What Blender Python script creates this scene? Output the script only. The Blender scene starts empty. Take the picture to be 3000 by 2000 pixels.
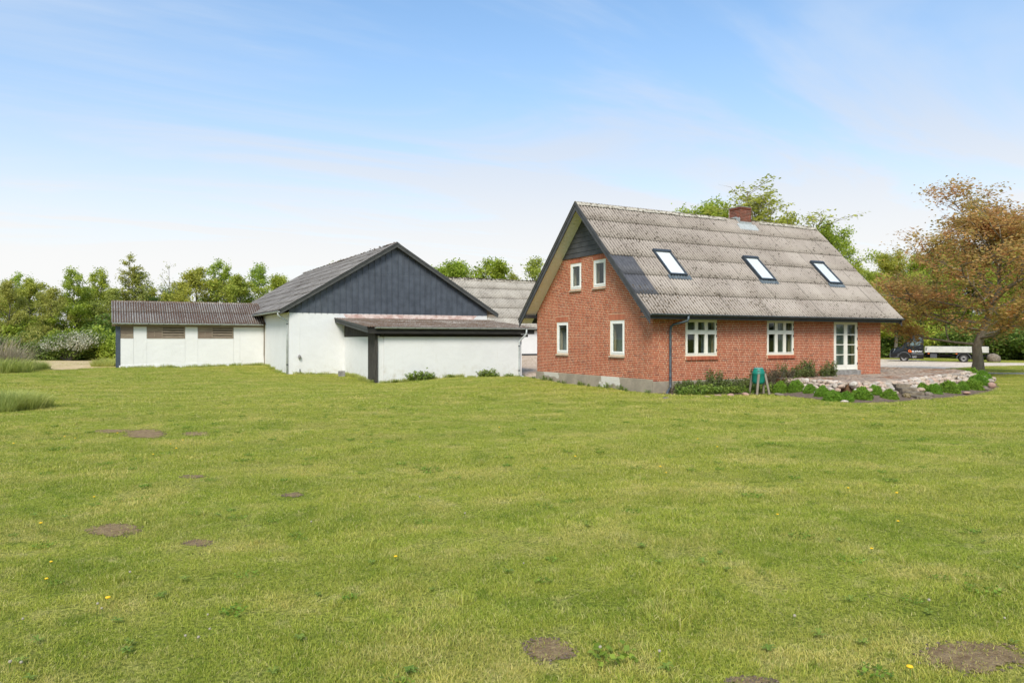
import bpy, bmesh, math, random
import numpy as np
from mathutils import Vector, Matrix
from mathutils.geometry import delaunay_2d_cdt

scene = bpy.context.scene
COL = scene.collection
rad = math.radians
# ------------------------------------------------------------------ camera
# World axes follow the farm buildings: X along the brick house's long wall, Y away along its gable.
FPX, CX, CY, HC = 2163.0, 1500.0, 993.0, 2.0
TH = math.atan2(3930, 2163)
SN, CS = math.sin(TH), math.cos(TH)
cam_d = bpy.data.cameras.new('camera')
cam = bpy.data.objects.new('camera', cam_d)
COL.objects.link(cam)
scene.camera = cam
cam.location = (0, 0, HC)
cam.rotation_euler = (rad(90), 0, -(math.pi / 2 - TH))
cam_d.sensor_width = 36
cam_d.lens = FPX / 3000 * 36
cam_d.shift_y = -7 / 3000
cam_d.clip_start, cam_d.clip_end = 0.1, 6000

# ------------------------------------------------------------------ light
SUN_EL, SUN_AZ = rad(43), math.atan2(-0.62, -0.785)     # azimuth: compass direction (x, y) the sun stands in
SUN_DIR = Vector((math.cos(SUN_EL) * -0.62, math.cos(SUN_EL) * -0.785, math.sin(SUN_EL)))
scene.view_settings.view_transform = 'Standard'
scene.view_settings.look = 'None'
scene.view_settings.gamma = 1
scene.view_settings.exposure = 1.0
sun_d = bpy.data.lights.new('sun', 'SUN')
sun_d.energy, sun_d.angle, sun_d.color = 2.0, rad(20), (1.0, 0.94, 0.85)
sun = bpy.data.objects.new('sun', sun_d)
COL.objects.link(sun)
sun.location = (-30, -30, 40)
sun.rotation_euler = (-SUN_DIR).to_track_quat('-Z', 'Y').to_euler()

class NT:
    """short-hand for building node trees"""
    def __init__(s, tree):
        s.t = tree
    def n(s, typ, props=None, **ins):
        nd = s.t.nodes.new(typ)
        for k, v in (props or {}).items():
            setattr(nd, k, v)
        for k, v in ins.items():
            key = int(k[1:]) if k[0] == 'i' and k[1:].isdigit() else k.replace('_', ' ')
            sock = nd.inputs[key]
            if hasattr(v, 'is_output'):
                s.t.links.new(v, sock)
            else:
                sock.default_value = v
        return nd
    def math(s, op, a, b=0.0, c=0.0, clamp=False):
        return s.n('ShaderNodeMath', {'operation': op, 'use_clamp': clamp}, i0=a, i1=b, i2=c).outputs[0]
    def mix(s, fac, a, b, blend='MIX'):
        nd = s.n('ShaderNodeMix', {'data_type': 'RGBA', 'blend_type': blend})
        for i, v in ((0, fac), (6, a), (7, b)):
            if hasattr(v, 'is_output'):
                s.t.links.new(v, nd.inputs[i])
            else:
                nd.inputs[i].default_value = (*v, 1) if isinstance(v, tuple) and len(v) == 3 else v
        return nd.outputs[2]
    def noise(s, vec, scale, detail=4.0, rough=0.55, dist=0.0):
        nd = s.n('ShaderNodeTexNoise', None, Scale=scale, Detail=detail, Roughness=rough, Distortion=dist)
        if vec is not None:
            s.t.links.new(vec, nd.inputs['Vector'])
        return nd.outputs['Fac']
    def ramp(s, v, lo, hi, a=0.0, b=1.0):
        return s.n('ShaderNodeMapRange', {'interpolation_type': 'SMOOTHSTEP'}, i0=v, i1=lo, i2=hi, i3=a, i4=b).outputs[0]
    def vscale(s, vec, xyz):
        return s.n('ShaderNodeMapping', None, Vector=vec, Scale=xyz).outputs[0]

world = bpy.data.worlds.new('World')
scene.world = world
world.use_nodes = True
world.node_tree.nodes.clear()
w = NT(world.node_tree)
sky = w.n('ShaderNodeTexSky', {'sky_type': 'NISHITA', 'sun_disc': False, 'sun_elevation': SUN_EL,
          'sun_rotation': SUN_AZ, 'altitude': 20.0, 'air_density': 1.0, 'dust_density': 1.2, 'ozone_density': 1.5})
tc = w.n('ShaderNodeTexCoord')
sp = w.n('ShaderNodeSeparateXYZ', None, Vector=tc.outputs['Generated'])
zz = w.math('MAXIMUM', sp.outputs[2], 0.0)
den = w.math('ADD', zz, 0.12)
cu = w.n('ShaderNodeCombineXYZ', None, X=w.math('DIVIDE', sp.outputs[0], den), Y=w.math('DIVIDE', sp.outputs[1], den), Z=0.0).outputs[0]
cur = w.n('ShaderNodeMapping', None, Vector=cu, Rotation=(0, 0, rad(40)), Scale=(0.22, 0.6, 1)).outputs[0]
wisp = w.ramp(w.noise(cur, 2.2, 6, 0.58, 0.8), 0.40, 0.66)
veil_h = w.ramp(zz, 0.05, 0.44, 1.0, 0.0)                   # thin haze thickens towards the horizon, all round
fac = w.math('ADD', w.math('ADD', 0.12, w.math('MULTIPLY', veil_h, 0.85)), w.math('MULTIPLY', wisp, 0.52), clamp=True)
skyc = w.mix(1.0, sky.outputs[0], (0.88, 1.10, 1.18), 'MULTIPLY')
veil_c = w.mix(w.ramp(zz, 0.07, 0.32), (4.80, 4.82, 4.78), (3.05, 3.70, 4.68))
bg = w.n('ShaderNodeBackground', None, Color=w.mix(fac, skyc, veil_c), Strength=0.10)
wo = w.n('ShaderNodeOutputWorld', None, Surface=bg.outputs[0])

# ------------------------------------------------------------------ helpers
def lin(r, g, b):
    f = lambda c: c / 12.92 if c <= 0.04045 else ((c + 0.055) / 1.055) ** 2.4
    return (f(r / 255), f(g / 255), f(b / 255))
def ray(px, py):
    a, b = (px - CX) / FPX, -(py - CY) / FPX
    return (a * SN + CS, -a * CS + SN, b)
def at_z(px, py, z):
    d = ray(px, py); t = (z - HC) / d[2]
    return (t * d[0], t * d[1])
def at_d(px, depth):
    d = ray(px, CY)
    return (depth * d[0], depth * d[1])

def tag(o, label=None, cat=None, group=None, kind=None):
    if label: o['label'] = label
    if cat: o['category'] = cat
    if group: o['group'] = group
    if kind: o['kind'] = kind
    return o
def thing(name, loc, label, cat, group=None, rz=0.0):
    o = bpy.data.objects.new(name, None)
    o.empty_display_size = 0.3
    COL.objects.link(o)
    o.location = loc
    o.rotation_euler = (0, 0, rz)
    return tag(o, label, cat, group)
def rootloc(p):
    v = Vector((0, 0, 0))
    while p is not None:
        v += p.location; p = p.parent
    return v
def link(name, mesh, parent=None, loc=None, mat=None):
    o = bpy.data.objects.new(name, mesh)
    COL.objects.link(o)
    if parent is not None: o.parent = parent
    if loc is not None: o.location = loc
    if mat is not None:
        if len(mesh.materials) == 0: mesh.materials.append(mat)
    return o
class MB:
    """collects shapes in world coordinates; build() links them as one mesh object"""
    def __init__(s):
        s.v = []; s.f = []; s.m = []
    def add(s, vs, fs, mi=0):
        o = len(s.v)
        s.v += [tuple(p) for p in vs]
        s.f += [tuple(i + o for i in f) for f in fs]
        s.m += [mi] * len(fs)
        return s
    def box(s, a, b, mi=0):
        x0, y0, z0 = (min(a[i], b[i]) for i in range(3)); x1, y1, z1 = (max(a[i], b[i]) for i in range(3))
        return s.add([(x0, y0, z0), (x1, y0, z0), (x1, y1, z0), (x0, y1, z0), (x0, y0, z1), (x1, y0, z1), (x1, y1, z1), (x0, y1, z1)],
                     [(3, 2, 1, 0), (4, 5, 6, 7), (0, 1, 5, 4), (1, 2, 6, 5), (2, 3, 7, 6), (3, 0, 4, 7)], mi)
    def prism(s, poly, d, mi=0):
        """poly: planar loop of 3d points, extruded by vector d"""
        n = len(poly); d = Vector(d)
        nrm = Vector((0, 0, 0))
        for i in range(n):
            nrm += Vector(poly[i]).cross(Vector(poly[(i + 1) % n]))
        if nrm.dot(d) > 0: poly = poly[::-1]
        vs = [Vector(p) for p in poly] + [Vector(p) + d for p in poly]
        return s.add(vs, [tuple(range(n)), tuple(range(2 * n - 1, n - 1, -1))] + [((i + 1) % n, i, i + n, (i + 1) % n + n) for i in range(n)], mi)
    def tube(s, pts, rs, sides=6, mi=0, cap=True, phase=0.0):
        pts = [Vector(p) for p in pts]
        if not isinstance(rs, (list, tuple)): rs = [rs] * len(pts)
        rings = []
        up = Vector((0, 0, 1)); prev = None
        for i, p in enumerate(pts):
            d = (pts[min(i + 1, len(pts) - 1)] - pts[max(i - 1, 0)]).normalized()
            if prev is None:
                a = d.cross(up if abs(d.z) < 0.9 else Vector((1, 0, 0))).normalized()
            else:
                a = (prev - d * prev.dot(d)).normalized()
            prev = a; b = d.cross(a)
            rings.append([p + (a * math.cos(phase + 2 * math.pi * k / sides) + b * math.sin(phase + 2 * math.pi * k / sides)) * rs[i] for k in range(sides)])
        vs = [q for r in rings for q in r]; fs = []
        for i in range(len(pts) - 1):
            for k in range(sides):
                k2 = (k + 1) % sides
                fs.append((i * sides + k, i * sides + k2, (i + 1) * sides + k2, (i + 1) * sides + k))
        if cap:
            fs.append(tuple(range(sides))[::-1]); e = (len(pts) - 1) * sides
            fs.append(tuple(range(e, e + sides)))
        return s.add(vs, fs, mi)
    def lathe(s, c, prof, sides=24, mi=0, axis='z'):
        vs = []; fs = []
        for r, h in prof:
            for k in range(sides):
                a = 2 * math.pi * k / sides
                if axis == 'z': vs.append((c[0] + r * math.cos(a), c[1] + r * math.sin(a), c[2] + h))
                else: vs.append((c[0] + r * math.cos(a), c[1] + h, c[2] + r * math.sin(a)))
        for i in range(len(prof) - 1):
            for k in range(sides):
                k2 = (k + 1) % sides
                q = (i * sides + k, i * sides + k2, (i + 1) * sides + k2, (i + 1) * sides + k)
                fs.append(q if axis == 'z' else q[::-1])
        return s.add(vs, fs, mi)
    def build(s, name, mats, parent=None, smooth=False, local=False, bevel=0.0, kind=None):
        off = Vector((0, 0, 0)) if local else rootloc(parent)
        me = bpy.data.meshes.new(name)
        me.from_pydata([tuple(Vector(p) - off) for p in s.v], [], s.f)
        if not isinstance(mats, (list, tuple)): mats = [mats]
        for m in mats: me.materials.append(m)
        if len(mats) > 1: me.polygons.foreach_set('material_index', s.m)
        if smooth: me.polygons.foreach_set('use_smooth', [True] * len(me.polygons))
        me.update()
        o = link(name, me, parent)
        if bevel:
            bv = o.modifiers.new('bevel', 'BEVEL'); bv.width = bevel; bv.segments = 2; bv.limit_method = 'ANGLE'; bv.angle_limit = rad(40)
        if kind: o['kind'] = kind
        return o
def box_obj(name, a, b, mat, parent, bevel=0.0):
    return MB().box(a, b).build(name, mat, parent, bevel=bevel)
def np_mesh(name, verts, quads, mat, smooth=False):
    """fast mesh from numpy arrays (n,3), (m,k)"""
    me = bpy.data.meshes.new(name)
    k = quads.shape[1]
    me.vertices.add(len(verts)); me.vertices.foreach_set('co', verts.astype(np.float32).ravel())
    me.loops.add(quads.size); me.loops.foreach_set('vertex_index', quads.astype(np.int32).ravel())
    me.polygons.add(len(quads))
    me.polygons.foreach_set('loop_start', np.arange(0, quads.size, k, dtype=np.int32))
    me.polygons.foreach_set('loop_total', np.full(len(quads), k, dtype=np.int32))
    if smooth: me.polygons.foreach_set('use_smooth', np.ones(len(quads), dtype=bool))
    if mat: me.materials.append(mat)
    me.update(calc_edges=True)
    return me

# ------------------------------------------------------------------ materials
def new_mat(name):
    m = bpy.data.materials.new(name); m.use_nodes = True
    m.node_tree.nodes.clear()
    t = NT(m.node_tree)
    return m, t
def finish(t, col, rough=0.8, bump=None, bstr=0.3, bdist=0.01, spec=0.3, metal=0.0, extra=None):
    p = t.n('ShaderNodeBsdfPrincipled', None, Roughness=rough, Metallic=metal)
    p.inputs['Specular IOR Level'].default_value = spec
    if hasattr(col, 'is_output'): t.t.links.new(col, p.inputs['Base Color'])
    else: p.inputs['Base Color'].default_value = (*col, 1)
    if bump is not None:
        b = t.n('ShaderNodeBump', None, Strength=bstr, Distance=bdist, Height=bump)
        t.t.links.new(b.outputs[0], p.inputs['Normal'])
    t.n('ShaderNodeOutputMaterial', None, Surface=p.outputs[0])
    return p
def wpos(t): return t.n('ShaderNodeNewGeometry').outputs['Position']
def opos(t): return t.n('ShaderNodeTexCoord').outputs['Object']
def simple(name, c1, c2=None, scale=6.0, rough=0.7, bscale=None, bstr=0.3, bdist=0.01, spec=0.3, metal=0.0, lo=0.3, hi=0.7, obj=False, stretch=(1, 1, 1)):
    m, t = new_mat(name)
    v = t.vscale(opos(t) if obj else wpos(t), stretch)
    col = c1 if c2 is None else t.mix(t.ramp(t.noise(v, scale, 6, 0.6), lo, hi), c1, c2)
    finish(t, col, rough, t.noise(v, bscale, 5, 0.6) if bscale else None, bstr, bdist, spec, metal)
    return m

def mat_brick():
    m, t = new_mat('brick_red')
    g = t.n('ShaderNodeNewGeometry')
    oi = t.n('ShaderNodeObjectInfo')
    r = t.math('FRACT', t.math('ADD', g.outputs['Random Per Island'], oi.outputs['Random']))
    rr = t.n('ShaderNodeValToRGB', None, Fac=r)
    cr = rr.color_ramp
    cols = [(0.0, lin(128, 66, 52)), (0.07, lin(154, 76, 52)), (0.3, lin(160, 80, 54)), (0.55, lin(169, 88, 60)), (0.8, lin(181, 100, 70)), (0.94, lin(168, 78, 50)), (1.0, lin(138, 72, 58))]
    while len(cr.elements) < len(cols): cr.elements.new(0.5)
    for e, (p, c) in zip(cr.elements, cols): e.position = p; e.color = (*c, 1)
    n1 = t.noise(g.outputs['Position'], 38, 4, 0.65)
    n2 = t.noise(g.outputs['Position'], 0.7, 3, 0.5)
    c = t.mix(t.ramp(n1, 0.35, 0.75, 0.0, 0.4), rr.outputs[0], lin(120, 62, 50))
    c = t.mix(t.ramp(n2, 0.35, 0.7, 0.0, 0.22), c, lin(196, 112, 84))
    finish(t, c, 0.85, t.noise(g.outputs['Position'], 90, 3), 0.35, 0.004, 0.25)
    return m
def mat_mortar():
    m, t = new_mat('mortar'); p = wpos(t)
    c = t.mix(t.ramp(t.noise(p, 2.5, 5), 0.3, 0.75), lin(212, 190, 158), lin(188, 160, 128))
    finish(t, c, 0.9, t.noise(p, 120, 3), 0.4, 0.004)
    return m
def mat_sheet(name, base, base2, moss, moss_amt, lichen=None, streak=(1, 1, 1), valley=1.0, pitch=1.0):
    """weathered corrugated fibre cement: moss keeps to the valleys and the lap ends"""
    m, t = new_mat(name)
    o = t.n('ShaderNodeTexCoord').outputs['Object']
    oi = t.n('ShaderNodeObjectInfo')
    p = wpos(t)
    sx = t.n('ShaderNodeSeparateXYZ', None, Vector=o)
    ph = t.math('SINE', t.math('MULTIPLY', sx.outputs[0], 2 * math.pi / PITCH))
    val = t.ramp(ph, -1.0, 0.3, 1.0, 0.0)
    n_big = t.noise(p, 0.55, 4, 0.6)
    n_mid = t.noise(p, 7.0, 5, 0.65)
    n_fine = t.noise(p, 45, 4, 0.7)
    c = t.mix(t.ramp(n_big, 0.3, 0.7), base, base2)
    c = t.mix(t.math('MULTIPLY', oi.outputs['Random'], 0.45), c, base2)
    c = t.mix(t.ramp(n_fine, 0.45, 0.7, 0.0, 0.22), c, tuple(x * 0.6 for x in base))
    if lichen: c = t.mix(t.ramp(t.noise(p, 22, 4, 0.7), 0.58, 0.70, 0.0, 0.75), c, lichen)
    # corrugation shade painted into the valleys, broken along their length; painted joint shadow with dirt at laps and side joints
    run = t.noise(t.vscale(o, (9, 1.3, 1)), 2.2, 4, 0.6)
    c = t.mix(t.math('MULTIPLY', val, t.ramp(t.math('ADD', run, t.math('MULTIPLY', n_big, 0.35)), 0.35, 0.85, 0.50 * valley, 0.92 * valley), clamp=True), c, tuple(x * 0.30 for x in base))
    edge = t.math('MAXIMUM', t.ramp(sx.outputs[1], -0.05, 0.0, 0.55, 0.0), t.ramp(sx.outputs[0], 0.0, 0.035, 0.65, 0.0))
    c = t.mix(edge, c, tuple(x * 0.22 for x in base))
    end = t.ramp(sx.outputs[1], 0.0, 0.25, 1.0, 0.0)
    spots = t.noise(t.vscale(p, (1, 0.75, 0.75)), 13.0, 3, 0.65)
    th = t.math('SUBTRACT', 0.83 - moss_amt * 0.26, t.math('ADD', t.math('MULTIPLY', n_big, 0.24), t.math('MULTIPLY', t.math('ADD', t.math('MULTIPLY', val, valley), t.math('MULTIPLY', end, 0.25)), 0.09)))
    mo = t.ramp(t.math('SUBTRACT', spots, th), 0.0, 0.04)
    c = t.mix(t.math('MULTIPLY', mo, 0.9), c, t.mix(n_mid, moss, tuple(x * 1.9 for x in moss)))
    h = t.math('ADD', t.math('MULTIPLY', n_fine, 0.3), t.math('MULTIPLY', mo, 1.2))
    finish(t, c, 0.92, h, 0.6, 0.02, 0.15)
    return m
PITCH = (30.27 - 16.34) / 14 / 7
def mat_whitewash(name='whitewash', c=(0.71, 0.705, 0.685), dirt=0.10):
    m, t = new_mat(name); p = wpos(t)
    c1 = t.mix(t.ramp(t.noise(p, 0.9, 5, 0.6), 0.35, 0.8, 0.0, 0.9), c, tuple(x * 0.93 for x in c))
    sp_ = t.n('ShaderNodeSeparateXYZ', None, Vector=p)
    low = t.ramp(sp_.outputs[2], -0.25, 0.85, 1.0, 0.0)        # splash-dirt band with its own ragged outline
    st = t.math('MULTIPLY', low, t.ramp(t.noise(p, 3.0, 6, 0.7), 0.45, 0.75))
    c2 = t.mix(t.math('MULTIPLY', st, 0.85), c1, lin(178, 168, 146))
    vs = t.noise(t.vscale(p, (3, 3, 0.35)), 2.0, 5, 0.6)
    c3 = t.mix(t.ramp(vs, 0.55, 0.8, 0.0, dirt * 3), c2, lin(202, 198, 186))
    chip = t.ramp(t.noise(p, 9, 3, 0.5), 0.73, 0.76)
    c4 = t.mix(t.math('MULTIPLY', chip, 0.35), c3, lin(160, 152, 140))
    h = t.math('ADD', t.math('MULTIPLY', t.noise(p, 3.5, 3), 1.0), t.math('MULTIPLY', t.noise(p, 45, 4, 0.7), 0.25))
    finish(t, c4, 0.85, h, 0.55, 0.03, 0.2)
    return m
def mat_leaf(name, c1, c2, c3=None, trans=0.35, clump=0.9):
    m, t = new_mat(name)
    g = t.n('ShaderNodeNewGeometry')
    oi = t.n('ShaderNodeObjectInfo')
    cl = t.ramp(t.noise(t.n('ShaderNodeVectorMath', None, i0=g.outputs['Position'], i1=oi.outputs['Location']).outputs[0], clump, 3, 0.6), 0.3, 0.7)
    c = t.mix(cl, c1, c2)
    c = t.mix(t.math('MULTIPLY', g.outputs['Random Per Island'], 0.55), c, c3 or c2)
    hs = t.n('ShaderNodeHueSaturation', None, Hue=t.math('ADD', 0.488, t.math('MULTIPLY', oi.outputs['Random'], 0.024)), Saturation=1.0,
             Value=t.math('ADD', 0.82, t.math('MULTIPLY', g.outputs['Random Per Island'], 0.36)), Color=c)
    d = t.n('ShaderNodeBsdfPrincipled', None, Base_Color=hs.outputs[0], Roughness=0.55)
    d.inputs['Specular IOR Level'].default_value = 0.25
    tr = t.n('ShaderNodeBsdfTranslucent', None, Color=hs.outputs[0])
    mx = t.n('ShaderNodeMixShader', None, Fac=trans)
    t.t.links.new(d.outputs[0], mx.inputs[1]); t.t.links.new(tr.outputs[0], mx.inputs[2])
    t.n('ShaderNodeOutputMaterial', None, Surface=mx.outputs[0])
    return m
def mat_glass(name, tint=(0.80, 0.84, 0.83)):
    m, t = new_mat(name)
    tr = t.n('ShaderNodeBsdfTransparent', None, Color=(*tint, 1))
    gl = t.n('ShaderNodeBsdfGlossy', None, Color=(0.9, 0.95, 0.95, 1), Roughness=0.015)
    fc = t.n('ShaderNodeLayerWeight', None, Blend=0.5).outputs['Facing']
    mx = t.n('ShaderNodeMixShader', None, Fac=t.math('ADD', 0.035, t.math('MULTIPLY', t.math('POWER', fc, 4.5), 0.9), clamp=True))
    t.t.links.new(tr.outputs[0], mx.inputs[1]); t.t.links.new(gl.outputs[0], mx.inputs[2])
    t.n('ShaderNodeOutputMaterial', None, Surface=mx.outputs[0])
    return m
def grass_colour(t, p):
    """lush and straw-coloured patches of the lawn, by place"""
    n0 = t.noise(t.vscale(p, (1, 1, 0)), 0.16, 4, 0.6)
    n1 = t.noise(t.vscale(p, (1, 1, 0)), 0.75, 5, 0.62, 0.4)
    n2 = t.noise(t.vscale(p, (1, 1, 0)), 3.2, 4, 0.65)
    c = t.mix(t.ramp(n0, 0.32, 0.68), GR[0], GR[1])
    c = t.mix(t.ramp(n1, 0.46, 0.64, 0.0, 0.70), c, GR[2])
    c = t.mix(t.ramp(n1, 0.32, 0.44, 0.45, 0.0), c, GR[3])
    c = t.mix(t.ramp(n2, 0.52, 0.70, 0.0, 0.6), c, GR[4])
    c = t.mix(t.ramp(n2, 0.30, 0.46, 0.62, 0.0), c, GR[3])
    # mower lanes: grass laid one way and the other
    ln = t.n('ShaderNodeVectorMath', {'operation': 'DOT_PRODUCT'}, i0=p, i1=(0.36, 0.93, 0.0)).outputs['Value']
    ln = t.math('ADD', ln, t.math('MULTIPLY', t.noise(t.vscale(p, (1, 1, 0)), 0.10, 2, 0.5), 9.0))
    wv = t.math('SINE', t.math('MULTIPLY', ln, 2 * math.pi / 2.1))
    c = t.mix(t.ramp(wv, -0.5, 0.5, 0.0, 0.30), c, tuple(0.62 * a + 0.10 * b for a, b in zip(GR[1], GR[0])))
    return c
GR = [(0.515, 0.505, 0.085), (0.40, 0.455, 0.060), (0.68, 0.575, 0.175), (0.145, 0.235, 0.018), (0.72, 0.62, 0.25)]
def mat_grass():
    m, t = new_mat('grass_blades')
    g = t.n('ShaderNodeNewGeometry')
    c = grass_colour(t, g.outputs['Position'])
    r = g.outputs['Random Per Island']
    c = t.mix(t.ramp(r, 0.80, 0.97, 0.0, 0.8), c, (0.72, 0.62, 0.28))
    c = t.mix(t.ramp(r, 0.0, 0.42, 0.80, 0.0), c, GR[3])
    d = t.n('ShaderNodeBsdfPrincipled', None, Base_Color=c, Roughness=0.6)
    d.inputs['Specular IOR Level'].default_value = 0.2
    tr = t.n('ShaderNodeBsdfTranslucent', None, Color=c)
    mx = t.n('ShaderNodeMixShader', None, Fac=0.35)
    t.t.links.new(d.outputs[0], mx.inputs[1]); t.t.links.new(tr.outputs[0], mx.inputs[2])
    t.n('ShaderNodeOutputMaterial', None, Surface=mx.outputs[0])
    return m
def mat_lawn():
    m, t = new_mat('lawn'); p = wpos(t)
    c = grass_colour(t, p)
    f = t.noise(t.vscale(p, (1, 1, 0)), 26, 5, 0.75)
    f2 = t.noise(t.vscale(p, (1, 1, 0)), 8, 5, 0.7)
    c = t.mix(t.ramp(f, 0.40, 0.64, 0.75, 0.0), c, (0.05, 0.075, 0.012))
    c = t.mix(t.ramp(f2, 0.55, 0.75, 0.0, 0.4), c, (0.66, 0.57, 0.24))
    finish(t, c, 0.95, t.math('ADD', f, f2), 0.8, 0.06, 0.05)
    return m
def mat_gravel(name, c1, c2, c3, scale=24):
    m, t = new_mat(name); p = wpos(t)
    vo = t.n('ShaderNodeTexVoronoi', None, Vector=p, Scale=scale)
    big = t.noise(p, 0.5, 4)
    c = t.mix(t.n('ShaderNodeSeparateXYZ', None, Vector=vo.outputs['Color']).outputs[0], c1, c2)
    c = t.mix(t.ramp(t.noise(p, scale * 0.6, 3), 0.55, 0.7, 0.0, 0.7), c, c3)
    c = t.mix(t.ramp(big, 0.45, 0.7, 0, 0.4), c, tuple(x * 0.8 for x in c2))
    finish(t, c, 0.9, vo.outputs['Distance'], 0.7, 0.03, 0.2)
    return m
def mat_soil(name='soil'):
    m, t = new_mat(name); p = wpos(t)
    n = t.noise(p, 7, 6, 0.7); n2 = t.noise(p, 40, 4, 0.7)
    c = t.mix(t.ramp(n, 0.3, 0.7), (0.15, 0.105, 0.075), (0.25, 0.19, 0.14))
    c = t.mix(t.ramp(n2, 0.58, 0.68, 0.0, 0.6), c, (0.38, 0.31, 0.23))
    finish(t, c, 0.95, t.math('ADD', n2, n), 0.9, 0.05, 0.1)
    return m
def mat_wood(name, c1, c2, axis=2, scale=9.0, rough=0.85):
    m, t = new_mat(name); p = wpos(t)
    st = [1, 1, 1]; st[axis] = 0.06
    n = t.noise(t.vscale(p, tuple(st)), scale * 4, 6, 0.65)
    n2 = t.noise(p, 2.0, 4)
    c = t.mix(t.ramp(n, 0.3, 0.7), c1, c2)
    c = t.mix(t.ramp(n2, 0.4, 0.8, 0.0, 0.35), c, tuple(x * 0.7 for x in c1))
    finish(t, c, rough, n, 0.5, 0.006, 0.2)
    return m
M = {}
M['brick'] = mat_brick()
M['mortar'] = mat_mortar()
M['plinth'] = None
def mat_plinth():
    m, t = new_mat('grey_render'); p = wpos(t)
    n = t.noise(p, 2.0, 5, 0.6)
    c = t.mix(t.ramp(n, 0.3, 0.7), lin(164, 152, 134), lin(142, 132, 116))
    pt = t.n('ShaderNodeSeparateXYZ', None, Vector=p)
    # pale patched spots of newer paint: ragged outlines of their own
    def patch(y0, y1, z0):
        yy = t.math('ADD', pt.outputs[1], t.math('MULTIPLY', t.math('SUBTRACT', t.noise(p, 3.0, 4), 0.5), 0.7))
        zz_ = t.math('ADD', pt.outputs[2], t.math('MULTIPLY', t.math('SUBTRACT', t.noise(p, 2.3, 4), 0.5), 0.5))
        a = t.math('MULTIPLY', t.ramp(yy, y0, y0 + 0.06), t.ramp(yy, y1, y1 + 0.06, 1, 0))
        return t.math('MULTIPLY', a, t.ramp(zz_, z0, z0 + 0.05))
    w1 = t.math('MAXIMUM', patch(22.25, 23.55, 0.30), patch(23.2, 23.48, 0.05))
    w2 = t.math('MULTIPLY', patch(26.6, 27.8, 0.36), 0.7)
    c = t.mix(t.math('MAXIMUM', w1, w2), c, lin(206, 200, 188))
    f = t.noise(p, 14, 5, 0.7)
    finish(t, c, 0.95, f, 1.0, 0.03, 0.1)
    return m
M['plinth'] = mat_plinth()
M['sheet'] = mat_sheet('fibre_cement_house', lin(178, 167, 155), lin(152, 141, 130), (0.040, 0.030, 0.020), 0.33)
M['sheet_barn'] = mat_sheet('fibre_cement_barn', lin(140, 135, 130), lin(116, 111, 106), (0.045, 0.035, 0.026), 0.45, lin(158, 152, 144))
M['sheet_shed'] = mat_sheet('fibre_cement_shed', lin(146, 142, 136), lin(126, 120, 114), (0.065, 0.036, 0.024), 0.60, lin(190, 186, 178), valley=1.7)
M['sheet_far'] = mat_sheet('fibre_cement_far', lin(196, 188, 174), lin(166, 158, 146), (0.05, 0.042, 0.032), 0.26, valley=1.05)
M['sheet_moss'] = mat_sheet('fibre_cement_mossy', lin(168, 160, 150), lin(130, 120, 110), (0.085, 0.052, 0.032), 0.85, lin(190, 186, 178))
M['sheet_new'] = simple('new_dark_sheet', lin(66, 66, 70), lin(82, 82, 86), 5, 0.6, spec=0.4)
M['ridge'] = simple('ridge_cap_cement', lin(184, 176, 160), lin(96, 84, 66), 9, 0.9, 30, 0.5, lo=0.46, hi=0.62)
M['black_wood'] = simple('black_painted_wood', (0.030, 0.031, 0.033), (0.045, 0.046, 0.048), 8, 0.6, 30, 0.2)
M['charcoal'] = simple('charcoal_cladding', lin(66, 66, 68), lin(78, 78, 80), 3, 0.7, 25, 0.2)
M['white_paint'] = simple('white_window_paint', (0.80, 0.79, 0.75), (0.74, 0.73, 0.68), 3, 0.45)
M['cream_paint'] = simple('cream_window_paint', (0.78, 0.75, 0.66), (0.70, 0.67, 0.58), 3, 0.45)
M['soffit'] = simple('soffit_paint', (0.80, 0.77, 0.68), (0.74, 0.71, 0.62), 2, 0.6)
M['glass'] = mat_glass('window_glass')
M['roof_glass'] = mat_glass('roof_window_glass', (0.97, 0.98, 0.98))
M['zinc_dark'] = simple('weathered_zinc', lin(96, 106, 112), lin(72, 80, 86), 7, 0.5, metal=0.35)
M['zinc'] = simple('pale_zinc', lin(196, 200, 198), lin(170, 174, 172), 5, 0.5, metal=0.2)
M['lead'] = simple('lead_flashing', lin(176, 182, 184), lin(150, 152, 148), 12, 0.6, metal=0.1)
M['dark_metal'] = simple('dark_window_metal', lin(74, 80, 86), lin(60, 66, 72), 4, 0.4, metal=0.3)
M['blind'] = simple('white_roller_blind', (0.80, 0.79, 0.77), None, rough=0.9)
M['sill_stone'] = simple('sill_stone', lin(176, 160, 136), lin(150, 136, 116), 5, 0.9, 40, 0.4)
M['concrete'] = simple('concrete', lin(150, 147, 142), lin(118, 114, 108), 6, 0.95, 40, 0.6)
M['step'] = simple('mossy_concrete_step', lin(138, 126, 108), lin(92, 82, 68), 7, 0.95, 35, 0.7)
M['white'] = mat_whitewash()
M['white_shed'] = mat_whitewash('whitewash_panels', (0.72, 0.71, 0.68), 0.05)
M['clad'] = simple('black_sheet_cladding', lin(68, 73, 80), lin(84, 90, 98), 2.2, 0.42, 3.0, 0.35, 0.05, 0.45)
M['old_wood'] = mat_wood('weathered_board', lin(158, 144, 124), lin(116, 102, 88), axis=0)
M['brown_board'] = mat_wood('brown_fibre_board', lin(136, 120, 104), lin(112, 98, 86), axis=0, scale=3)
M['black_old'] = mat_wood('worn_black_board', lin(48, 46, 43), lin(84, 80, 74), axis=2)
M['black_fascia'] = mat_wood('worn_black_fascia', lin(36, 35, 34), lin(62, 60, 56), axis=0)
M['verge_wood'] = mat_wood('grey_verge_board', lin(62, 64, 64), lin(92, 92, 88), axis=0)
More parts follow.
